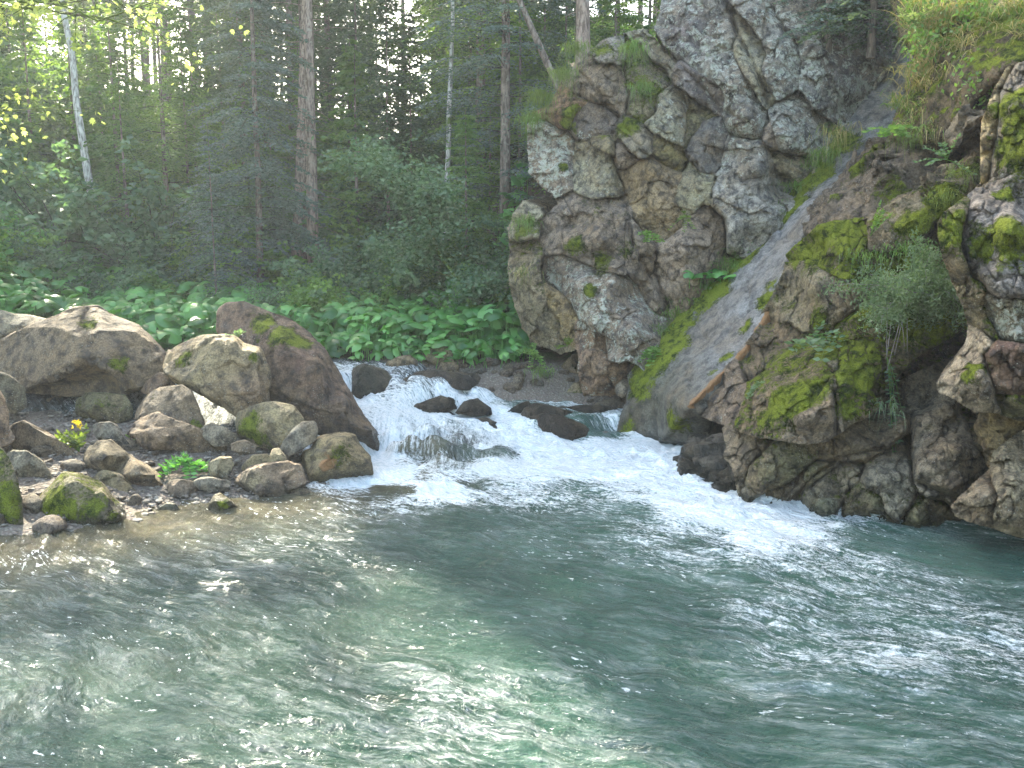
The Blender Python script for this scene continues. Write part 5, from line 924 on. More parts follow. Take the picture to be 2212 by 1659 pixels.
E('e', [(1195, 385), (1250, 290), (1490, 170), (1500, 440), (1518, 520), (1470, 630), (1390, 700), (1335, 640), (1312, 550), (1210, 490)], .30, (.05, -.1), bulge=.15, tint=WG, inner=[(1380, 420, .25)])
E('e', [(1425, 850), (1470, 640), (1550, 572), (1600, 600), (1600, 850)], .15, (0, 0), bulge=.12, tint=WO, moss=.35)
E('e', [(1605, 860), (1605, 600), (1690, 600), (1740, 660), (1720, 870)], .05, (0, 0), bulge=.12, tint=(.16, .15, .10), moss=.3)
E('e', [(1500, 170), (1560, 60), (1650, 20), (1830, 70), (1880, 200), (1965, 360), (1855, 520), (1760, 582), (1600, 540), (1512, 455)], .55, (.05, .05), bulge=.22, tint=(.27, .24, .19), moss=.12, inner=[(1700, 300, .35)], fac=((1.6, .5), (5, .45)))
E('e', [(1840, 50), (2140, 10), (2120, 200), (2000, 300), (1965, 360), (1890, 210)], .45, (0, .1), bulge=.15, tint=(.26, .22, .13), moss=.25)
FB = lambda *a, **k: block(cl2, 'foot_block', *a, **{**dict(vox=.026, lichen=.2, moss=.12, wetline=.02), **k})
FB('e', [(1750, 622), (1800, 560), (1990, 378), (2042, 560), (2012, 685), (1880, 692), (1762, 655)], .15, (0, .1), bulge=.12, tint=(.34, .28, .21), inner=[(1930, 560, .25)])
FB('e', [(1990, 378), (2012, 270), (2140, 175), (2330, 140), (2330, 800), (2150, 735), (2020, 692), (2045, 560)], .22, (0, .1), bulge=.14, tint=(.33, .28, .20), inner=[(2100, 450, .25), (2130, 650, .3)])
FC = lambda *a, **k: block(cl2, 'column', *a, **{**dict(vox=.024, grow=1.16, thick=.5, lichen=.35, moss=.15), **k})
FC('f', [(165, 785), (190, 715), (310, 640), (275, 780), (262, 860), (292, 960), (335, 1060), (420, 1215), (400, 1232), (290, 1105), (222, 950), (188, 880)], .02, (.2, .1), bulge=.06, tint=(.28, .23, .14), moss=.4, mb=[(210, 760, None, .3, 1.)])
FC('f', [(300, 640), (360, 600), (460, 560), (620, 480), (640, 760), (640, 1045), (420, 1042), (385, 960), (315, 950), (262, 840), (272, 740)], .22, (.1, .15), bulge=.14, tint=(.25, .235, .24), moss=.12, mb=[(420, 790, None, .42, 1.2), (340, 840, None, .2, 1.), (470, 720, None, .35, 1.1), (420, 610, None, .14, 1.)], inner=[(400, 700, .3), (500, 950, .2)])
FC('f', [(376, 1062), (420, 1050), (640, 1060), (640, 1290), (420, 1222), (356, 1112)], .10, (0, -.3), bulge=.12, tint=(.27, .26, .20), lichen=.75, moss=.15)
FC('f', [(356, 1282), (420, 1215), (640, 1250), (640, 1440), (412, 1432), (372, 1352)], .28, (0, -.05), bulge=.08, tint=(.15, .085, .07), lichen=.2, moss=.02)
FC('f', [(163, 1402), (230, 1340), (292, 1290), (285, 1180), (340, 1190), (395, 1235), (360, 1290), (376, 1360), (402, 1492), (290, 1472), (180, 1432)], .18, (.1, .2), bulge=.14, tint=(.38, .32, .25), lichen=.3, mb=[(270, 1330, None, .18, 1.2)], inner=[(300, 1380, .25)])
FC('f', [(400, 1442), (640, 1452), (640, 1530), (450, 1512)], .18, (0, -.6), bulge=.08, tint=(.16, .16, .08), moss=.4, thick=.5)
FC('f', [(340, 605), (350, 330), (400, 200), (440, 120), (475, 95), (425, 230), (408, 400), (385, 500), (362, 625)], .0, (.3, 0), bulge=.05, tint=(.42, .33, .17), lichen=.2, moss=.1)
FC('f', [(400, 430), (435, 200), (480, 105), (640, 50), (640, 480), (500, 540), (380, 592)], .1, (0, .15), bulge=.14, tint=(.28, .27, .25), moss=.25, mb=[(500, 380, None, .5, 1.3), (470, 200, None, .35, 1.1)])
rock('rock_outcrop', 'mossy rock wall continuing beyond the right column along the pool', 'rock outcrop', [(2330, -100, 9.3), (2700, -250, 9), (3400, -300, 8), (3900, 200, 6.5), (3900, 1300, 5.0), (3300, 1500, 5.6), (2800, 1400, 6.8), (2330, 1230, 8.2)], 8, inner=[(2600, 300, 8.2), (2900, 700, 7), (3300, 500, 6.3), (2700, 1000, 7.4), (3200, 1100, 5.8)],
     rings=False, thick=2.5, vox=.06, tint=WG, moss=.3, lichen=.25, chop=12, detail=dict(amp=.06, freq=1.2, crack=.08, cfreq=.9, block=.2, fac=((1.0, .8), (2.6, .6))))
face(cliff, 'rock_face', 'cliff', 1.9, 2.5, seed=1, kick=.85, extra=[([(1560, -20), (1600, 90), (1650, 190), (1670, 250)], .22, .06), ([(1650, -30), (1700, 75), (1730, 100)], .2, .06), ([(1440, 110), (1500, 170), (1560, 238), (1610, 262)], .12, .05),
    ([(1325, 290), (1325, 340), (1335, 400), (1362, 470), (1366, 520), (1400, 590)], .16, .05), ([(1400, 590), (1430, 640), (1458, 672)], .2, .05), ([(1230, 130), (1330, 245), (1390, 330), (1470, 372)], .10, .05)])
face(outc, 'overhang', 'overhang', 1.9, 2.0, seed=2, mossb=1.15, gw=.028, extra=[([(1802, 845), (1806, 895), (1809, 945)], .25, .03), ([(1598, 760), (1606, 800), (1628, 850), (1622, 905)], .12, .035)])
face(outc, 'undercut_wall', 'undercut_wall', 1.9, 2.0, seed=3, gw=.024, groove=.19, wetline=.05, kick=.8, extra=[([(1969, 894), (1966, 960), (1974, 1037), (2020, 1060), (2075, 1082)], .25, .04), ([(1687, 1116), (1757, 1027), (1816, 988), (1910, 968)], .15, .03)])
face(cl2, 'column', 'column', 2.2, 1.6, seed=4, gw=.022, groove=.12)
face(cl2, 'foot_block', 'foot_block', 2.2, 1.6, seed=5, gw=.02, groove=.12, wetline=.03)
# ---- loose stones and gravel of the left bank
def blob_mesh(name, seed, sub=2, sq=(1, .8, .6), tint=TAN):
    rs = np.random.RandomState(seed)
    import bmesh
    bm = bmesh.new(); bmesh.ops.create_icosphere(bm, subdivisions=sub, radius=1)
    V = np.array([v.co[:] for v in bm.verts]); F = np.array([[v.index for v in f.verts] for f in bm.faces]); bm.free()
    for k in range(7):
        n = rs.randn(3); n /= np.linalg.norm(n); t = rs.uniform(.45, .85); d = V @ n; V -= np.outer(np.maximum(d - t, 0), n)
    V = V * np.array(sq) * (1 + .12 * fbm(V * 1.5 + seed, 3))[:, None]
    return V, F
def scatter_bank(n, rs, ymin=9., ymax=15.2):
    out = []
    while len(out) < n:
        x, y = rs.uniform(-9, -1.9), rs.uniform(ymin, ymax)
        d = shore_dist(np.array([x]), np.array([y]))[0]
        if d > -.25 and d < 4.5: out.append((x, y))
    return out
rs = np.random.RandomState(5)
protos = []
for k in range(7):
    V, F = blob_mesh('s', 20 + k, 3, (1, rs.uniform(.6, .9), rs.uniform(.4, .65)))
    N = normals(V, [F]); tt = [TAN, BRN, GRY, PNK, (.22, .21, .19), (.33, .28, .2), (.2, .15, .12)][k]
    at = rock_masks(V * .1, N, tt, .05, (), .15)
    protos.append(mesh('loose_stone', V, F, M_ROCK, True, at))
lab = 'loose stone among the rubble of the left gravel bank'
for i, (x, y) in enumerate(scatter_bank(150, rs)):
    o = link('loose_stone', protos[i % 7], None, (x, y, G(x, y) + .02))
    s_ = .06 + .19 * rs.rand() ** 1.8; o.scale = (s_ * rs.uniform(.9, 1.3), s_, s_ * rs.uniform(.8, 1.2)); o.rotation_euler = (rs.uniform(-.4, .4), rs.uniform(-.4, .4), rs.uniform(0, 6.3))
    tag(o, lab, 'stone', 'loose stones on the gravel bank')
for i in range(60):
    x, y = rs.uniform(-3.0, 1.8), rs.uniform(15.0, 16.5)
    if x < -1 and y < 15.9: continue
    o = link('bank_stone', protos[i % 7], None, (x, y, G(x, y) + .02)); s_ = rs.uniform(.07, .2)
    o.scale = (s_ * rs.uniform(.9, 1.3), s_, s_ * rs.uniform(.8, 1.2)); o.rotation_euler = (rs.uniform(-.4, .4), rs.uniform(-.4, .4), rs.uniform(0, 6.3))
    tag(o, 'small stone on the dark far bank above the rapids', 'stone', 'stones on the far bank')
def gravel(name, pts, smin, smax, mat, rs):
    acc = Acc(); base = [blob_mesh('g', 60 + k, 1, (1, .8, .5)) for k in range(6)]
    for i, (x, y, z) in enumerate(pts):
        V, F = base[i % 6]; a = rs.uniform(0, 6.3); s_ = smin + (smax - smin) * rs.rand() ** 2.5
        ca, sa = math.cos(a), math.sin(a); W_ = np.stack([V[:, 0] * ca - V[:, 1] * sa, V[:, 0] * sa + V[:, 1] * ca, V[:, 2]], 1) * s_
        acc.add(W_ + (x, y, z), F)
    return link(name, acc.mesh(name, mat, False))
s = NT('pebbles'); g = s.n('ShaderNodeNewGeometry').outputs['Random Per Island']
c = s.mix(g, (.13, .105, .085), (.36, .32, .27)); c = s.mix(s.ramp(s.noise(s.pos(), 30, 3), .4, .65), s.mix(1., c, (.6, .58, .55), 'MULTIPLY'), c)
M_PEB = s.done(s.bsdf(c, .8, None, .4))
pts = []
for x, y in scatter_bank(5200, rs, 8.9, 15.0): pts.append((x, y, G(x, y) + rs.uniform(-.01, .03)))
tag(gravel('gravel', pts, .018, .075, M_PEB, rs), kind='stuff', label='grey brown gravel and pebbles between the boulders of the left bank')
# ------------------------------------------------------------------ vegetation builders
def unit(a): return a / (np.linalg.norm(a, axis=-1, keepdims=True) + 1e-9)
def cards(O, D, L, Wd, rs, flat=0., fold=0.):
    """leaf shaped quads: origin O, direction D, length L, width Wd (arrays)"""
    n = len(O); r = rs.randn(n, 3); r[:, 2] = r[:, 2] * (1 - flat); S = unit(np.cross(D, unit(r + flat * np.array((0, 0, .01)))))
    if flat: S = unit(S * np.array((1, 1, 1 - flat * .8)))
    L = np.broadcast_to(L, (n,))[:, None]; Wd = np.broadcast_to(Wd, (n,))[:, None]
    m = O + D * L * .45; sag = np.cross(S, D) * L * fold
    V = np.stack([O, m + S * Wd * .5 + sag, O + D * L, m - S * Wd * .5 + sag], 1)
    return V.reshape(-1, 3), (np.arange(n)[:, None] * 4 + np.arange(4)[None])
def conifer_boughs(rs, H, base, Lmax, droop, step, per, path, lift=.25, twig=.13, needle=(.10, .045), m=5, top_pow=.85, dead=False, keep=1.):
    Os, Ds, Ls = [], [], []; br = Acc()
    z = base
    while z < H * .985:
        k = per + rs.randint(-1, 2)
        for j in range(max(k, 2)):
            if rs.rand() > keep: continue
            az = rs.uniform(0, 2 * np.pi); fr = (z - base) / (H - base + 1e-6)
            L = Lmax * ((1 - fr) ** top_pow + .03) * rs.uniform(.6, 1.12) * (1 if fr > .12 else rs.uniform(.55, 1.))
            if L < .12: continue
            n = max(int(L / twig), 3); t = (np.arange(n) + .5) / n
            d = np.array((math.cos(az), math.sin(az), 0)); o = np.array([np.interp(z, path[:, 2], path[:, a]) for a in (0, 1)] + [z])
            pt = lambda t: o + np.outer(t * L, d) + np.outer(L * (lift * t - droop * t ** 2), (0, 0, 1)) 
            sidew = rs.uniform(-.12, .12); s_ = np.array((-d[1], d[0], 0))
            pts = pt(t) + np.outer(sidew * L * t * t, s_)
            if L > .5: 
                bp = pt(np.linspace(0, 1, 4)) + np.outer(sidew * L * np.linspace(0, 1, 4) ** 2, s_); V, F = tube(bp, np.linspace(.006 + L * .004, .002, 4), 3); br.add(V, F)
            if dead: continue
            for sgn in (-1, 1):
                g = t > .12
                tl = (L * .36 * (1 - t) ** .7 + .10) * rs.uniform(.6, 1.15, n)
                td = unit(d * rs.uniform(.45, .95, n)[:, None] + sgn * s_ + np.outer(rs.uniform(-.45, .12, n) - droop * .5, (0, 0, 1)))
                Os.append(pts[g]); Ds.append(td[g]); Ls.append(tl[g])
        z += step * rs.uniform(.7, 1.3) * (1 if z < H * .8 else .6)
    if dead or not Os: return None, None, br
    O, D, L = np.concatenate(Os), np.concatenate(Ds), np.concatenate(Ls)
    u = (np.arange(m) + .3) / m
    N = len(O); o = (O[:, None] + D[:, None] * (u[None] * L[:, None])[..., None]).reshape(-1, 3)
    o[:, 2] -= np.tile(u ** 2, N) * np.repeat(L, m) * .18
    dd = np.repeat(D, m, 0); side = unit(np.cross(dd, (0, 0, 1.))) * np.where(np.arange(N * m) % 2, 1, -1)[:, None]
    dd = unit(dd + side * rs.uniform(.3, 1., (N * m, 1)) + rs.randn(N * m, 3) * .18)
    V, F = cards(o, dd, needle[0] * rs.uniform(.6, 1.3, N * m), needle[1], rs, .55)
    return V, F, br
def trunk_path(rs, H, lean=(0, 0), bend=.15, n=14):
    t = np.linspace(0, 1, n); w = np.cumsum(rs.randn(n, 2) * bend / n, 0); w -= w[0]
    return np.column_stack([lean[0] * t + w[:, 0] * H * .1, lean[1] * t + w[:, 1] * H * .1, t * H])
def conifer(name, label, loc, seed, H, base, Lmax, r0, mat=None, bark=None, droop=.45, step=.38, per=5, lean=(0, 0), group=None, deadbase=None, **k):
    rs = np.random.RandomState(seed); path = trunk_path(rs, H, lean)
    root = thing(name, label, 'tree', loc, group)
    fl = 1 + .35 * np.exp(-path[:, 2] / .35)
    p2 = path.copy(); p2[0, 2] = -.6
    V, F = tube(p2, r0 * fl * (1 - path[:, 2] / H * .93), 9)
    a = Acc(); a.add(V, F)
    if deadbase is not None:
        b = conifer_boughs(rs, H, deadbase, Lmax * .55, .25, .6, 3, path, dead=True)[2] if False else None
        z = deadbase
        while z < base:
            az = rs.uniform(0, 6.3); L = rs.uniform(.3, Lmax * .55); o = np.array([np.interp(z, path[:, 2], path[:, q]) for q in (0, 1)] + [z])
            e = o + L * np.array((math.cos(az), math.sin(az), rs.uniform(-.35, .1))); md = (o + e) / 2 + (0, 0, .05 * L)
            V, F = tube([o, md, e], [.014, .009, .003], 3); a.add(V, F); z += rs.uniform(.1, .35)
    link('trunk', a.mesh('trunk', bark or M_BARK), root)
    V, F, br = conifer_boughs(rs, H, base, Lmax, droop, step, per, path, **k)
    if br.V: link('branch', br.mesh('branch', M_BARKD), root)
    link('crown', mesh('crown', V, F, mat or M_NEEDLE, False), root)
    return root
def leafy(rs, tips, per, spread, size, flat=.6, up=.3):
    """leaf quads round the tips of twigs"""
    O = np.repeat(tips, per, 0) + rs.randn(len(tips) * per, 3) * np.array((1, 1, .55)) * spread
    D = unit(rs.randn(len(O), 3) * np.array((1, 1, .45)) + (0, 0, -.15))
    return cards(O, D, size * rs.uniform(.6, 1.25, len(O)), size * .62 * rs.uniform(.8, 1.1, len(O)), rs, flat, .08)
def limbs(rs, o, d, L, r, depth, acc, tips, droop=0., k=3, gap=.28):
    n = 5; pts = [np.array(o, float)]; d = np.array(d, float)
    for i in range(n - 1):
        d = unit(d + rs.randn(3) * .14 + np.array((0, 0, -droop * .12))); pts.append(pts[-1] + d * L / (n - 1))
    V, F = tube(pts, np.linspace(r, r * .45, n), 4 if depth < 2 else 6); acc.add(V, F)
    if depth <= 1:
        for q in pts[1:]: tips.append(q)
        for q in pts[1:]: tips.append(q + rs.randn(3) * gap * .5)
    if depth > 0:
        for j in range(k + rs.randint(0, 2)):
            i = rs.randint(1, n); nd = unit(d + rs.randn(3) * .75 * np.array((1, 1, .6)) + (0, 0, .12)); limbs(rs, pts[i], nd, L * rs.uniform(.5, .75), r * .5, depth - 1, acc, tips, droop, k, gap)
def broadleaf(name, label, loc, seed, H, r0, base, reach, per=7, size=.09, spread=.16, mat=None, bark=None, lean=(0, 0), nl=14, droop=.4, group=None, depth=2, cat='tree', updir=.45, k=3, path=None, ztop=None):
    rs = np.random.RandomState(seed); path = trunk_path(rs, H, lean, .3) if path is None else np.array(path, float)
    root = thing(name, label, cat, loc, group)
    p2 = path.copy(); p2[0, 2] -= .5
    V, F = tube(p2, r0 * (1 + .4 * np.exp(-np.maximum(path[:, 2], 0) / .3)) * (1 - np.linspace(0, .85, len(path))), 9); a = Acc(); a.add(V, F)
    link('trunk', a.mesh('trunk', bark or M_BARKD), root)
    br = Acc(); tips = []
    for j in range(nl):
        f = base + (1 - base) * ((j + rs.rand()) / nl); az = rs.uniform(0, 6.3)
        i = f * (len(path) - 1); i0 = min(int(i), len(path) - 2); o = path[i0] + (path[i0 + 1] - path[i0]) * (i - i0)
        limbs(rs, o, unit(np.array((math.cos(az), math.sin(az), updir))), reach * (1 - .45 * (f - base) / (1 - base + 1e-6)) * rs.uniform(.6, 1.1), r0 * .35, depth, br, tips, droop, k)
    link('branch', br.mesh('branch', bark or M_BARKD), root)
    V, F = leafy(rs, np.array(tips), per, spread, size)
    link('crown', mesh('crown', V, F, mat or M_LEAF, False), root)
    return root
def shrub(name, label, loc, seed, H, W_, nst=9, per=7, size=.07, mat=None, group=None, cat='shrub', spread=.075, bark=None):
    rs = np.random.RandomState(seed); root = thing(name, label, cat, loc, group); br = Acc(); tips = []
    for j in range(nst):
        az = rs.uniform(0, 6.3); sp = rs.uniform(.1, 1.) * W_ / H
        limbs(rs, (rs.uniform(-.1, .1), rs.uniform(-.1, .1), -.15), unit(np.array((math.cos(az) * sp, math.sin(az) * sp, 1.))), H * rs.uniform(.6, .95), .012, 1, br, tips, .7, 4, .15)
    link('stem', br.mesh('stem', bark or M_BARKD), root)
    V, F = leafy(rs, np.array(tips), per, spread, size, .75)
    link('foliage', mesh('foliage', V, F, mat or M_LEAF, False), root)
    return root
def at(u, Y, dz=0.): return on_ground(u, Y, dz)
# ------------------------------------------------------------------ the wood: named trees
conifer('spruce_tree', 'tall spruce with thick reddish bare trunk, front one of the twin trunks', at(686, 24), 11, 22, 9.5, 2.6, .175, lean=(.35, 0), bark=M_BARKR, deadbase=2.0, droop=.5)
conifer('spruce_tree', 'tall spruce standing just behind left of the reddish twin trunk', at(652, 26), 12, 22, 9.0, 2.5, .22, lean=(1.4, .5), bark=M_BARKR, deadbase=2.5)
conifer('fir_tree', 'grey green fir with layered drooping boughs, in front of the twin trunks', at(572, 22.5), 13, 12.5, .7, 2.35, .10, mat=M_NEEDLE2, bark=M_BARK, droop=.42, step=.27, per=5, twig=.11, needle=(.11, .05), m=6, lift=.18)
conifer('fir_tree', 'young thin fir with sparse grey boughs left of the layered fir', at(478, 21), 14, 4.8, .5, 1.35, .035, mat=M_NEEDLE2, bark=M_BARK, droop=.4, step=.22, per=4, twig=.09, needle=(.07, .028), lift=.15)
conifer('fir_tree', 'bushy dark green fir filling the space between pale birch trunk and layered fir', at(385, 25), 15, 9.5, .4, 2.3, .10, mat=M_NEEDLE3, droop=.5, step=.25, per=6, needle=(.09, .04))
conifer('fir_tree', 'olive green small fir beside the foot of the pale birch', at(300, 24), 16, 6.0, .3, 1.7, .07, mat=M_NEEDLE3, droop=.5, step=.22, per=6, needle=(.08, .036))
broadleaf('birch_tree', 'slim pale barked tree leaning left, with a mossy foot', at(232, 24), 17, 15, .125, .5, 2.6, per=6, size=.085, bark=M_BARKP, lean=(-1.3, 0), mat=M_LEAFB, nl=18)
broadleaf('birch_tree', 'thin pale straight trunk right of the twin spruces, bare to above the middle', at(962, 23.5), 18, 14, .085, .62, 1.9, per=5, size=.08, bark=M_BARKP, lean=(.5, 0), mat=M_LEAF, nl=14)
broadleaf('young_maple', 'light green leafy sapling arching left on a bent dark stem before the cliff', at(1052, 18.6), 19, 3.8, .055, .28, 1.25, per=4, size=.11, mat=M_LEAFB, bark=M_BARKM, nl=20, updir=.25,
          path=[(0, 0, 0), (-.12, 0, .35), (-.55, 0, .75), (-1.0, 0, 1.35), (-1.25, 0, 2.1), (-1.7, 0, 2.9), (-2.3, .1, 3.45)], cat='tree')
conifer('fir_tree', 'bright green young fir against the left edge of the cliff', at(1010, 19.8), 20, 4.2, .1, 1.35, .05, mat=M_NEEDLE3, droop=.35, step=.17, per=7, needle=(.08, .034), twig=.1)
conifer('fir_tree', 'dark fir whose boughs reach over the left edge of the cliff', at(1090, 21.0, -.4), 21, 15, .9, 2.7, .14, mat=M_NEEDLE2, droop=.35, step=.3, per=5, needle=(.09, .038), twig=.11)
conifer('fir_tree', 'tall green fir behind the thin pale trunk', at(1040, 25), 22, 17, 1.6, 2.8, .17, mat=M_NEEDLE3, droop=.4, step=.32, per=6, needle=(.11, .045))
conifer('spruce_tree', 'spruce on the cliff shoulder with a thick straight trunk at the top', np.array((1.6, 20.0, G(1.6, 20.0))), 23, 11, 5.5, 1.5, .22, bark=M_BARKR, deadbase=1.)
conifer('spruce_tree', 'leaning brown trunk above the left shoulder of the cliff', np.array((2.1, 19.6, G(2.1, 19.6) - .3)), 24, 9, 4.5, 1.8, .11, bark=M_BARK, lean=(-4.2, .5), deadbase=1.)
conifer('fir_tree', 'small fir on the brow of the cliff, boughs hanging over the grey face', P(1790, 45, 16.3), 25, 4.5, -.2, 1.4, .06, mat=M_NEEDLE2, step=.18, per=6, needle=(.08, .034), twig=.1)
conifer('fir_tree', 'fir sapling hanging over the upper cleft beside the tilted slab', P(1885, 50, 16.0), 26, 5.5, -.3, 1.5, .06, mat=M_NEEDLE, step=.18, per=6, needle=(.08, .034), twig=.1)
# the wood behind: repeats
VAR = [conifer('spruce_tree', 'spruce of the dark wood behind, among many alike', (0, 0, 0), 40 + k, H, b, L, r, droop=.5, deadbase=1.0, step=.40, per=6, m=4, twig=.16, needle=(.19, .085), group='spruces of the wood behind')
       for k, (H, b, L, r) in enumerate([(21, 6.0, 2.2, .15), (23, 8, 2.4, .17), (19, 4.5, 2.2, .13), (22, 3.5, 2.5, .15), (24, 9.5, 2.3, .18)])]
rs = np.random.RandomState(3); used = 0; taken = []
def far_tree(x, y, s=1.):
    global used
    v = VAR[rs.randint(5)] if used >= 5 else VAR[used]; loc = (x, y, G(x, y) - .1); rz = rs.uniform(0, 6.3); tl = (rs.uniform(-.03, .03), rs.uniform(-.03, .03))
    if used < 5: v.location = loc; v.rotation_euler = (tl[0], tl[1], rz)
    else: copy_thing(v, loc, rz, s * rs.uniform(.85, 1.15), tilt=tl)
    used += 1
_s = np.array(sdir[:])
def in_lane(x, y, h=22):
    for q in ((6.2, 12.5, 7.), (6.8, 12., 7.2), (5.6, 12.8, 6.8), (-6.5, 11, 5.), (-6.8, 10.5, 3.), (-2.5, 6.5, 0), (-1.5, 5.2, 0), (-3.6, 8.2, 0), (-.6, 6.2, 0)):
        t = (x - q[0]) * _s[0] + (y - q[1]) * _s[1]; t /= _s[0] ** 2 + _s[1] ** 2
        hh = q[2] + t * _s[2] - G(x, y)
        if t > 0 and 3 < hh < h and math.hypot(x - q[0] - t * _s[0], y - q[1] - t * _s[1]) < .35 + 2.2 * (1 - max(hh - 6, 0) / (h - 6)): return True
    return False
for i in range(6000):
    if used >= 96: break
    y = rs.uniform(27.5, 74); u = rs.uniform(-260, 1500); x = (u - UC) / FPX * y
    if any((x - a) ** 2 + (y - b) ** 2 < 3.6 for a, b in taken): continue
    if in_lane(x, y): continue
    taken.append((x, y)); far_tree(x, y)
# trees out of the picture that shade the river from the sun
for x, y in [(-13.5, 13.5), (-15, 17), (-12.5, 20), (-16, 21.5), (-14, 25), (-19, 15), (-20, 20), (-19, 26), (-24, 17), (-24, 24), (-17, 30), (-23, 31), (-15.5, 9.5), (-19.5, 10.5), (-11, 23.5), (6, 24), (9, 22), (12, 19), (13, 24), (10.5, 27), (14, 14), (15, 10)]:
    if not in_lane(x, y): far_tree(x, y, 1.05)
FV = [conifer('fir_tree', 'young green fir filling the wood between the trunks, one of many alike', (0, 0, 0), 140 + k, H, .4, L, .07, mat=[M_NEEDLE3, M_NEEDLE][k % 2], droop=.5, step=.3, per=5, needle=(.15, .07), m=4, twig=.14, group='young firs between the trunks') for k, (H, L) in enumerate([(8, 2.1), (10.5, 2.4), (6, 1.8)])]
for i in range(58):
    y = rs.uniform(26, 50) if i > 12 else rs.uniform(25, 29); u = rs.uniform(-150, 1150); x = (u - UC) / FPX * y
    if i < 3: FV[i].location = (x, y, G(x, y) - .1)
    else: copy_thing(FV[i % 3], (x, y, G(x, y) - .1), rs.uniform(0, 6.3), rs.uniform(.7, 1.2))
for j, (x, y) in enumerate([(.2, 22.6), (1.4, 23.2), (2.6, 22.4), (3.6, 23.4), (4.6, 22.6), (5.6, 24), (.9, 24.6), (3, 25.2), (-.6, 24), (6.6, 23)]):
    copy_thing(FV[j % 3], (x, y, G(x, y) - .2), rs.uniform(0, 6.3), rs.uniform(.55, .8))
# undergrowth
SH = [shrub('bush', 'leafy bush in the undergrowth of the wooded bank', (0, 0, 0), 70 + k, h, w, n, 8, sz, m_, group='bushes of the wooded bank') for k, (h, w, n, sz, m_) in
      enumerate([(1.3, 1.1, 8, .14, M_LEAF), (1.7, 1.3, 8, .13, M_LEAFB), (1.0, 1.1, 8, .16, M_BUTTER), (2.2, 1.4, 9, .15, M_LEAFB), (1.4, 1.2, 8, .12, M_LEAF)])]
k = 0
def bush(x, y, s=1.):
    global k
    loc = (x, y, G(x, y) - .05); v = SH[k % 5]
    if k < 5: v.location = loc; v.scale = (s, s, s)
    else: copy_thing(v, loc, rs.uniform(0, 6.3), s * rs.uniform(.75, 1.3))
    k += 1
for i in range(95):
    y = rs.uniform(22.5, 33); u = rs.uniform(-120, 1120); bush((u - UC) / FPX * y, y, 1.15 if u > 420 else 1.35)
for u, y in [(640, 20.5), (700, 20.8), (745, 20), (800, 20.4), (860, 20.6), (830, 19.4), (900, 19.8), (940, 19.2), (980, 20.5), (890, 21.5), (1020, 18.6), (1080, 18.5), (960, 18.6), (780, 22), (850, 22.5), (930, 21.8), (60, 21), (140, 22), (220, 21.5), (-20, 20), (320, 22), (0, 23), (1060, 17.9)]:
    bush((u - UC) / FPX * y, y, .85)
for x, y in [(1.2, 18.6), (2.4, 18.4), (3.4, 18.2), (2.8, 19.2), (4.5, 19), (0.6, 19.2), (6.5, 17.6), (7.6, 17.2), (8.6, 16.2), (9, 15)]: bush(x, y, .7)
shrub('sapling', 'small light green sapling standing above the broad leaves under the layered fir', at(582, 19.5), 90, 1.55, .55, 6, 7, .09, M_LEAFB)
shrub('bush', 'feathery light green bush right of the small sapling, left of the maple', at(690, 19.5), 91, 1.35, 1.2, 14, 7, .12, M_LEAF)
# ------------------------------------------------------------------ butterbur
def butter_leaf(c, size, nrm, az, rs, acc):
    k = 11; ph = np.linspace(.32, 2 * np.pi - .32, k); r = size * (1 + .10 * np.cos(ph * 5 + rs.rand() * 6)) * (1 + .12 * np.cos(ph))
    x, y = r * np.cos(ph + np.pi), r * np.sin(ph + np.pi); z = -.35 * (x ** 2 + y ** 2) / size + .06 * size * np.sin(ph * 4 + rs.rand() * 6)
    V = np.vstack([[0, 0, -.05 * size], np.stack([x, y, z], 1), np.stack([x, y, z], 1) * .55 * np.array((1, 1, .3))]); 
    ca, sa = math.cos(az), math.sin(az); V = V @ np.array([[ca, sa, 0], [-sa, ca, 0], [0, 0, 1]])
    n = unit(np.array(nrm)); a = unit(np.cross((0, 1, .01), n)); b = np.cross(n, a); V = V @ np.array([a, b, n]) + c
    j = np.arange(k - 1); acc.add(V, np.stack([1 + j, 2 + j, k + 2 + j, k + 1 + j], 1)); acc_n = acc.n - len(V)
    acc.F.setdefault(3, []).append(np.stack([j * 0, k + 1 + j, k + 2 + j], 1) + acc_n)
def butterbur(pts, rs, lf, st):
    for x, y, z, h, s_ in pts:
        top = np.array((x + rs.uniform(-.08, .08), y + rs.uniform(-.1, .05), z + h))
        nr = (rs.uniform(-.7, .7), rs.uniform(-1.0, .25), 1)
        butter_leaf(top, s_, nr, rs.uniform(0, 6.3), rs, lf); V, F = tube([(x, y, z - .05), top + (0, 0, -.02)], [.008, .006], 3); st.add(V, F)
rs = np.random.RandomState(8); lf, st, pts = Acc(), Acc(), []
while len(pts) < 3000:
    y = rs.uniform(16.3, 24.5); u = rs.uniform(-60, 1140); x = (u - UC) / FPX * y
    lim = 16.35 if u > 760 else 16.9 if u > 560 else 17.2
    if y < lim + .25 * math.sin(x * 2) or y > 22.6 + 1.2 * math.sin(x * .9) + (1.2 if u < 600 else -1.8): continue
    if fbm(np.array([[x * .8, y * .8, 2.]]), 2)[0] < -.32: continue
    pts.append((x, y, G(x, y), rs.uniform(.25, .85) * (1 if y > lim + .6 else .6), rs.uniform(.07, .24)))
butterbur(pts, rs, lf, st)
o = link('butterbur', lf.mesh('butterbur', M_BUTTER)); tag(o, 'broad round leaved butterbur carpeting the far bank', None, None, 'stuff')
o2 = link('butterbur_stalks', st.mesh('butterbur_stalks', M_BUTTER)); tag(o2, 'stalks under the butterbur leaves', None, None, 'stuff')
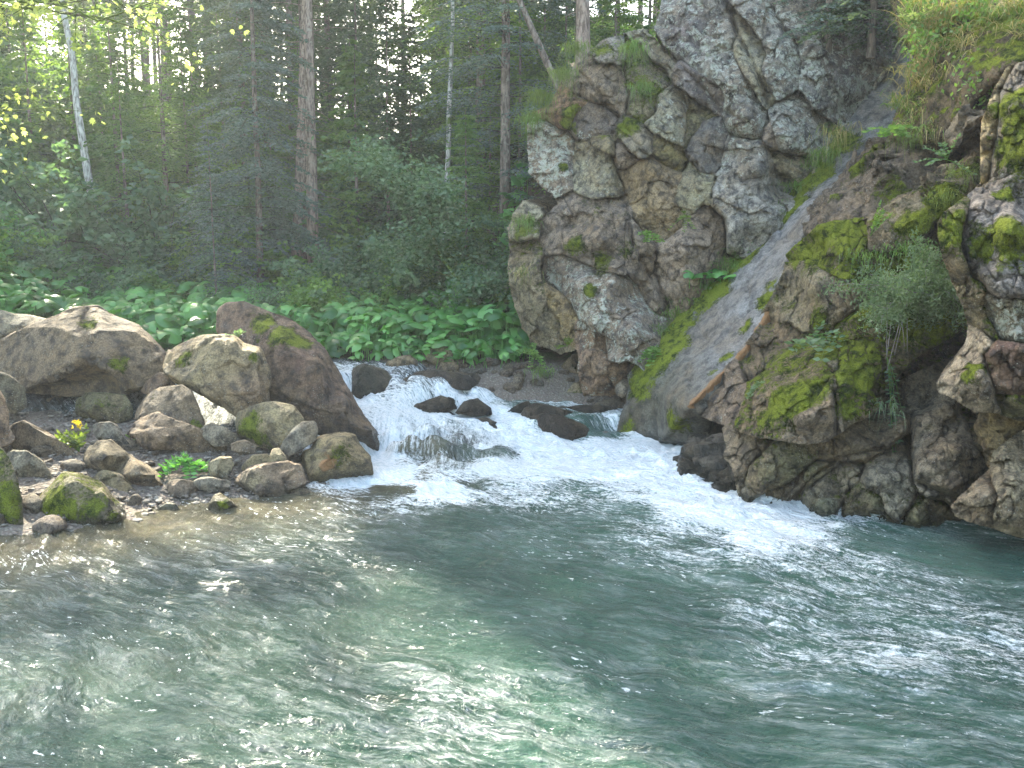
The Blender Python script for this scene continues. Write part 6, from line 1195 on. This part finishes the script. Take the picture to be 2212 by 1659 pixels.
def butter_plant(label, u, Y, n, seed, dz=0., s_=.17, h=.6, W_=.45, loc=None):
    rs = np.random.RandomState(seed); lf, st = Acc(), Acc(); loc = at(u, Y, dz) if loc is None else loc
    butterbur([(rs.randn() * W_ * .5, rs.randn() * W_ * .4, 0, h * rs.uniform(.4, 1.1), s_ * rs.uniform(.6, 1.2)) for i in range(n)], rs, lf, st)
    r = thing('butterbur_plant', label, 'plant', loc); link('leaves', lf.mesh('leaves', M_BUTTER), r); link('stalks', st.mesh('stalks', M_BUTTER), r)
butter_plant('largest broad leaved plant beside the dark left buttress of the cliff', 1050, 17.2, 26, 1, .0, .23, .85, .8)
butter_plant('broad leaved plant at the end of the carpet just left of the cliff foot', 1110, 16.9, 20, 2, .0, .17, .5, .7)
butter_plant('low broad leaved plant above the reddish tilted stone on the far bank', 985, 16.9, 18, 3, .0, .15, .4, .6)
butter_plant('low broad leaves draped over the tan rock on the far bank', 905, 16.5, 14, 4, .05, .12, .3, .5)
butter_plant('broad leaved plant hanging at the water edge above midstream stones', 1000, 16.3, 14, 5, .05, .11, .25, .6)
butter_plant('pale broad leaves growing halfway up the left edge of the tilted slab', 0, 0, 12, 6, 0, .17, .25, .55, P(1556, 616, 15.2))
# ------------------------------------------------------------------ grasses and small plants on rock
def blades(rs, n, L, W_, spread, arch, face=(0, -1, 0), facew=.8, seg=5, origin_sp=.06, up=1.):
    az = rs.uniform(0, 6.3, n); d = np.stack([np.cos(az), np.sin(az), np.zeros(n)], 1) * rs.uniform(.1, 1, (n, 1)) * spread + np.array(face) * facew * rs.uniform(.2, 1, (n, 1))
    o = rs.randn(n, 3) * origin_sp * np.array((1, .6, .35)); l = L * rs.uniform(.5, 1.1, n)
    t = np.linspace(0, 1, seg); g = rs.uniform(.6, 1.4, n) * arch
    c = o[:, None] + (d[:, None] * t[None, :, None] + np.array((0, 0, 1.)) * (up * t[None] - g[:, None] * t[None] ** 2)[..., None]) * l[:, None, None]
    s_ = unit(np.cross(d, (0, 0, 1.)) + rs.randn(n, 3) * .3); w = W_ * rs.uniform(.6, 1.2, n)
    wt = np.array([.8, 1, .8, .5, .08])[:seg] if seg == 5 else np.linspace(1, .1, seg)
    off = s_[:, None] * (w[:, None] * wt[None])[..., None] * .5
    V = np.stack([c - off, c + off], 2).reshape(n, seg * 2, 3)
    i = np.arange(seg - 1)[None] * 2 + np.arange(n)[:, None] * seg * 2; i = i.ravel()
    return V.reshape(-1, 3), np.stack([i, i + 1, i + 3, i + 2], 1)
def tuft(label, loc, seed, n, L, W_=.008, spread=.5, arch=1.2, face=(-.3, -1, 0), facew=.7, mats=(M_GRASS,), name='grass_tuft', sp=.1, up=1., group=None):
    rs = np.random.RandomState(seed); V, F = blades(rs, n, L, W_, spread, arch, face, facew, origin_sp=sp, up=up)
    nf = len(F) // n; mi = np.repeat(rs.randint(0, len(mats), n), nf)
    o = link(name, mesh(name, V, F, list(mats), True, None, mi), None, loc); return tag(o, label, 'grass', group)
GL = 'arching sunlit grass tuft on the turf bank at the upper right'
i = 0
rs = np.random.RandomState(77)
for j in range(58):
    f = rs.rand(); u = rs.uniform(1935, 2230); v = rs.uniform(-20, 285)
    if u > 2060 and v > 235 - (u - 2060) * .75: v = rs.uniform(-20, 120)
    if u < 1960 and v < 200: u += 40
    Y = 13.9 - (u - 1935) / 300 * 2.4 - v / 290 * .8; sunny = 2000 < u < 2190 and 60 < v < 190  # sunny tufts take more golden blades: sunlight put into the colour
    tuft(GL, P(u, v, Y), 200 + i, 70, rs.uniform(.28, .5), .013, 1.0, rs.uniform(.9, 1.5), (-.5, -.35, 0), rs.uniform(.4, 1.), (M_GRASSY, M_GRASSY, M_GRASS) if sunny or f < .35 else (M_GRASS, M_LEAF, M_GRASSY), sp=.10, group='grass tufts of the upper right turf bank'); i += 1
hb = Acc()
for j in range(8):
    u = rs.uniform(1950, 2220); v = rs.uniform(-10, 200); Y = 13.6 - (u - 1935) / 300 * 2.4 - v / 290 * .8
    V, F = cards(rs.randn(90, 3) * np.array((.18, .10, .12)), unit(rs.randn(90, 3) + (-.3, -.5, .1)), rs.uniform(.05, .10, 90), .045, rs, .5); hb.add(V + P(u, v, Y), F)
tag(link('herbs', hb.mesh('herbs', M_LEAF, False)), 'small leafy herbs among the grass of the turf bank', None, None, 'stuff')
for lab_, u, v, Y, n, L, m_ in [
    ('long hanging grass tuft over the left shoulder of the cliff', 1215, 165, 16.5, 220, .75, (M_GRASS,)), ('grass tuft at the highest point of the cliff shoulder', 1245, 110, 16.7, 200, .7, (M_GRASS,)),
    ('drooping grass on the left flank of the cliff below the shoulder', 1170, 215, 17.0, 240, .85, (M_GRASS,)), ('grass tuft hanging from the reddish column of the cliff edge', 1150, 260, 17.0, 200, .7, (M_GRASS, M_LEAF)),
    ('grass cushion on top of the dark left buttress of the cliff', 1135, 480, 16.6, 220, .45, (M_GRASS, M_LEAF)), ('dry grass tuft hanging low on the dark left buttress', 1140, 590, 16.3, 160, .4, (M_GRASS, M_GRASSY)),
    ('grass hanging on the brown face under the cliff shoulder', 1365, 110, 16.5, 220, .8, (M_GRASS, M_LEAF)), ('grass tuft growing between the upper grey face and the brown face', 1385, 190, 16.4, 160, .6, (M_GRASS, M_LEAF)),
    ('tuft of long blades on the upper edge of the tilted slab', 1808, 290, 15.4, 170, .7, (M_GRASS, M_GRASSY)), ('dark hanging sedge beside the upper part of the tilted slab', 1780, 335, 15.4, 180, .6, (M_GRASS, M_LEAF)),
    ('bright broad bladed tuft over the brown wedge of the outcrop', 1960, 300, 12.4, 130, .42, (M_GRASS,)), ('low grass at the right end of the mossy rib', 2085, 370, 11.0, 120, .3, (M_GRASS,)),
    ('yellow green grass blades at the middle of the mossy rib', 2035, 425, 10.9, 100, .25, (M_GRASS,)), ('small pale grass clump hanging from the overhang lip', 1905, 880, 10.0, 60, .3, (M_PALE,)),
    ('sedge clump arching beside the fern above the grey green shrub', 1870, 555, 11.2, 90, .35, (M_GRASS, M_LEAF)), ('arching sedge under the mossy rib beside the shrub', 1945, 540, 10.9, 90, .3, (M_LEAF,)),
    ('low green grass at the foot of the cliff by the water', 1170, 800, 15.8, 260, .25, (M_GRASS, M_LEAF)), ('grass on the left margin of the tilted slab, low down', 1385, 775, 14.8, 160, .22, (M_GRASS,))]:
    tuft(lab_, P(u, v, Y - .1), 300 + i, n, L * .8, .009, .6, 1.45, (-.2, -1, 0), .6, m_, sp=.13); i += 1
rs = np.random.RandomState(31)
gl = [(1420, 715, 15.2), (1460, 682, 15.3), (1490, 655, 15.35), (1530, 620, 15.4), (1580, 572, 15.45), (1610, 545, 15.5), (1650, 500, 15.6), (1690, 448, 15.7), (1720, 405, 15.8), (1750, 360, 15.9), (1700, 470, 15.5), (1600, 580, 15.2)]
for u, v, Y in gl:
    tuft('short green tuft in the mossy seam along the left margin of the tilted slab', P(u, v, Y - .15), 400 + i, 170, .26, .011, .8, 1.0, (-.2, -1, 0), .4, (M_GRASS, M_LEAF, M_LEAF), sp=.16, group='tufts in the seam of the tilted slab'); i += 1
def sprig(label, loc, seed, stems, L, size, mat, droop=.5, face=(-.5, -1, .3), name='leafy_plant', pairs=6, flower=None, spread=.7):
    """stems with paired leaves"""
    rs = np.random.RandomState(seed); root = thing(name, label, 'plant', loc); st = Acc(); O, D = [], []
    for j in range(stems):
        d = unit(np.array(face) + rs.randn(3) * spread * np.array((1, .5, .6))); l = L * rs.uniform(.6, 1.1); t = np.linspace(0, 1, 6)
        p = np.outer(t * l, d) - np.outer(droop * l * t * t, (0, 0, 1)); V, F = tube(p, np.linspace(.005, .002, 6), 3); st.add(V, F)
        s_ = unit(np.cross(d, (0, 0, 1.)))
        for q in np.linspace(.25, 1, pairs):
            c = np.array([np.interp(q, t, p[:, a]) for a in range(3)])
            for sg in (-1, 1): O.append(c); D.append(unit(s_ * sg + d * .5 + rs.randn(3) * .15))
        O.append(p[-1]); D.append(d)
    V, F = cards(np.array(O), np.array(D), size * rs.uniform(.8, 1.2, len(O)), size * .5, rs, .9, .05)
    link('stem', st.mesh('stem', M_LEAF), root); link('leaves', mesh('leaves', V, F, mat, False), root)
    if flower:
        fv = Acc()
        for q in range(flower):
            c = rs.randn(3) * .03 + (0, 0, L * .95)
            V, F = cards(np.tile(c, (6, 1)), unit(rs.randn(6, 3)), .03, .02, rs); fv.add(V, F)
        link('flower', fv.mesh('flower', M_FLOWER), root)
    return root
sprig('sprig with pale whitish leaves reaching left across the overhang', P(1790, 745, 10.9), 1, 5, .75, .12, M_PALE, .25, (-1, -.5, .35), pairs=5, spread=.3)
sprig('green leafy sprig pointing right beside the whitish sprig', P(1745, 735, 11.0), 2, 5, .45, .10, M_LEAFB, .2, (.7, -.6, .5), pairs=5, spread=.35)
sprig('round leaved plant rooted in a crack at the middle of the overhang', P(1805, 790, 10.6), 3, 9, .26, .07, M_LEAFB, .4)
sprig('trailing round leaved stems hanging over the dark hollow', P(1915, 770, 10.5), 4, 6, .7, .065, M_LEAFB, .9, (0, -.5, -.5), pairs=8, spread=.2)
sprig('small pale seedling low on the overhang near its tip', P(1640, 835, 11.2), 5, 6, .25, .06, M_PALE, .5)
sprig('bright leafy plant on the mossy lower left of the tilted slab', P(1420, 755, 14.7), 6, 12, .4, .09, M_LEAF, .6)
sprig('fern like frond standing above the grey green shrub', P(1880, 510, 11.2), 7, 3, .45, .06, M_LEAF, .15, (.1, -.3, 1), pairs=12, spread=.3, name='fern')
sprig('seedlings with round leaves by the right column of rock', P(2045, 345, 10.2), 8, 8, .35, .06, M_LEAFB, .3, (0, -.4, .8))
sprig('small green plant in the middle crack of the tan cliff face', P(1405, 505, 15.3), 9, 8, .3, .07, M_LEAF, .5)
sprig('yellow green seedling clinging beside the tan cliff bulge', P(1480, 470, 15.3), 10, 7, .3, .06, M_GRASS, .5)
sprig('leafy plant growing at the sunlit top of the turf bank', P(1975, 50, 13), 11, 7, .45, .07, M_LEAFY, .2, (-.2, -.5, .8))
sprig('leaves sprouting on the ledge right of the tilted slab top', P(1925, 280, 12.6), 12, 12, .4, .10, M_LEAF, .4)
sprig('yellow flowered plant standing between boulders on the left gravel', at(160, 11.4), 13, 12, .42, .09, M_GRASS, .3, (0, -.2, 1), flower=16, name='flowering_plant', spread=.5)
sprig('low green weeds behind the slanting brown boulder at the left', at(105, 11.6), 14, 14, .28, .09, M_LEAF, .5, (0, -.5, .8))
sprig('leafy plant with pale shining leaves on the gravel before the ridged rock', at(400, 11.1, .08), 15, 16, .42, .10, M_BUTTER, .6, (0, -.6, .7), pairs=7)
sprig('small green weed beside the ridged rock top', at(292, 11.9, .1), 16, 8, .2, .06, M_LEAF, .5, (0, -.5, .8))
sprig('small weed on the top of the square pale boulder', P(515, 728, 12.7), 17, 7, .18, .05, M_PALE, .3, (0, -.3, .9))
sprig('weeds with tiny leaves at the foot of the cliff beside the mossy triangle', P(1150, 770, 15.9), 18, 20, .45, .07, M_LEAF, .5, (0, -.6, .7))
sprig('yellow green fern on the left buttress foot of the cliff', P(1225, 748, 15.6), 19, 6, .3, .06, M_GRASS, .3, (0, -.4, .8), pairs=8)
# the grey green shrub
def fine_shrub(label, loc, seed, W_, H, n, size, mat, face):
    rs = np.random.RandomState(seed); root = thing('shrub', label, 'shrub', loc); br = Acc(); tips = []
    for j in range(n):
        d = unit(np.array(face) + rs.randn(3) * np.array((W_, .4, H))); limbs(rs, rs.randn(3) * .08, d, rs.uniform(.35, .62), .007, 1, br, tips, .8, 4, .08)
    for j in range(7):
        L = rs.uniform(.5, .95); x = rs.uniform(-.4, .1); V, F = tube([(x, -.1, -.1), (x - .05, -.25, -.4 * L), (x - .2 * rs.rand(), -.28, -L)], [.010, .007, .003], 4); br.add(V, F)
    link('stem', br.mesh('stem', bark_material('grey_twig', (.12, .10, .09), (.32, .28, .26))), root)
    t = np.array(tips); O = np.repeat(t, 16, 0) + rs.randn(len(t) * 16, 3) * .05; D = unit(rs.randn(len(O), 3) + (0, -.3, .5))
    V, F = cards(O, D, size * rs.uniform(.6, 1.3, len(O)), size * .3, rs); link('foliage', mesh('foliage', V, F, mat, False), root)
fine_shrub('fluffy grey green shrub hanging on the overhang with bare dangling stems', P(1960, 635, 10.6), 5, .8, .35, 24, .055, M_PALE, (-.1, -.75, .25))
# ------------------------------------------------------------------ near maple at the left edge
def maple_leaf(c, s_, D, N, acc, rs):
    D = unit(np.array(D)); S = unit(np.cross(N, D)); N = np.cross(D, S)
    ang = [0, .35, .62, .95, 1.35, 1.8, 2.3]; rad = [1., .5, .82, .42, .62, .34, .3]
    pts = [np.zeros(3)]
    A = [(-a, r) for a, r in zip(ang[::-1], rad[::-1])] + [(a, r) for a, r in zip(ang[1:], rad[1:])]
    for a, r in A: pts.append((D * (math.cos(a) * r + .15) + S * math.sin(a) * r - N * .18 * r * r * rs.uniform(.3, 1.4)) * s_)
    n = len(A); acc.add(np.array(pts) + c, np.array([[0, j + 1, j + 2] for j in range(n - 1)]))
def maple(label, loc, seed, path, limbs_to, size, mat):
    rs = np.random.RandomState(seed); root = thing('maple_tree', label, 'tree', loc); a = Acc(); loc = np.array(loc)
    path = np.array(path, float); V, F = tube(path, np.linspace(.20, .07, len(path)), 10); a.add(V, F); link('trunk', a.mesh('trunk', M_BARKM), root)
    br, lf = Acc(), Acc()
    for (z0, tgt, n, cl) in limbs_to:
        o = np.array([np.interp(z0, path[:, 2], path[:, q]) for q in (0, 1)] + [z0]); tg = np.array(tgt) - loc; t = np.linspace(0, 1, 8)
        p = o + np.outer(t, tg - o) + np.outer(np.sin(t * np.pi) * .35, (0, 0, 1)) + rs.randn(8, 3) * .05 * t[:, None]
        V, F = tube(p, np.linspace(.045, .006, 8), 5); br.add(V, F)
        for j in range(cl):
            f = rs.uniform(.35, 1.05); c = o + (tg - o) * f + np.array((0, 0, math.sin(min(f, 1) * np.pi) * .35)); e = c + rs.randn(3) * np.array((.45, .4, .22)) + (0, 0, -.10)
            V, F = tube([c, (c + e) / 2 + (0, 0, .04), e], [.007, .005, .002], 3); br.add(V, F)
            for q in range(n):
                pp = c + (e - c) * rs.uniform(.3, 1.1) + rs.randn(3) * .09
                maple_leaf(pp, size * rs.uniform(.6, 1.2), (rs.randn() * .6, rs.randn() * .6, -.5), unit(np.array((rs.randn() * .4, rs.randn() * .4 - .3, 1.))), lf, rs)
    link('branch', br.mesh('branch', M_BARKM), root); link('crown', lf.mesh('crown', mat, False), root)
mloc = (-7.9, 11.6, .9)
maple('maple at the left edge with glowing yellow green leaves hanging in from above', mloc, 4, [(0, 0, -.5), (.02, 0, .4), (-.1, 0, 1.2), (-.35, 0, 2.4), (-.5, 0, 4), (-.5, 0, 6.5), (-.3, .2, 9)],
      [(4.5, P(60, 0, 10.2), 9, 18), (4.6, P(150, -40, 9.6), 9, 16), (5, P(190, 22, 9.2), 10, 26), (4.5, P(330, 15, 9.4), 8, 20), (5, P(345, 85, 9.6), 7, 6), (4.6, P(270, -20, 9), 8, 20), (2.5, P(0, 190, 10.6), 10, 24), (2.2, P(12, 240, 10.8), 10, 26),
       (6, P(100, -120, 9.5), 9, 22), (6.5, P(-100, -150, 10), 9, 26)], .062, M_LEAFY)
# fallen leaves and forest litter as ground cover
rs = np.random.RandomState(14); O = []
xs_ = rs.uniform(-22, 4.5, 40000); ys_ = 20.0 + 32 * rs.rand(40000) ** 1.3; zs_ = ground(xs_, ys_)
O = np.column_stack([xs_, ys_, zs_ + rs.uniform(.0, .38, 40000)]); D = unit(rs.randn(40000, 3) * np.array((1, 1, .35)) + (0, -.2, .1))
V, F = cards(O, D, rs.uniform(.07, .16, 40000) * (ys_ / 22), .07 * ys_ / 22, rs, .6)
tag(link('undergrowth', mesh('undergrowth', V, F, M_LEAF, False)), 'low leafy ground cover under the trees', None, None, 'stuff')
# ------------------------------------------------------------------ air
hv = [(x, y, z) for z in (-3, 48) for y in (-16, 122) for x in (-66, 58)]
hm = NT('haze'); vol = hm.n('ShaderNodeVolumePrincipled'); vol.inputs['Color'].default_value = (.86, .92, 1, 1); vol.inputs['Density'].default_value = .0012; vol.inputs['Anisotropy'].default_value = .35
hm.l(vol.outputs[0], hm.out.inputs['Volume'])
o = link('haze', mesh('haze', np.array(hv), np.array([[0, 2, 3, 1], [4, 5, 7, 6], [0, 1, 5, 4], [2, 6, 7, 3], [0, 4, 6, 2], [1, 3, 7, 5]]), hm.m, False)); tag(o, 'thin bluish haze in the valley air', None, None, 'stuff')
if 0:
    bpy.context.view_layer.update(); dg = bpy.context.evaluated_depsgraph_get()
    for q in ((6.2, 12.2, 7.3), (6.8, 11.6, 7.5), (5.6, 12.4, 6.9), (-6.5, 10.7, 5.), (-2.5, 6.5, .2), (-1.5, 5.2, .2)):
        o = Vector(q); out = []
        for k in range(12):
            h = SC.ray_cast(dg, o, sdir)
            if not h[0]: break
            nm = h[4].parent.name if h[4].parent else h[4].name
            if h[4].name != 'haze': out.append((nm, [round(c, 1) for c in h[1]]))
            o = h[1] + sdir * .05
        print('RAY', q, out[:8])
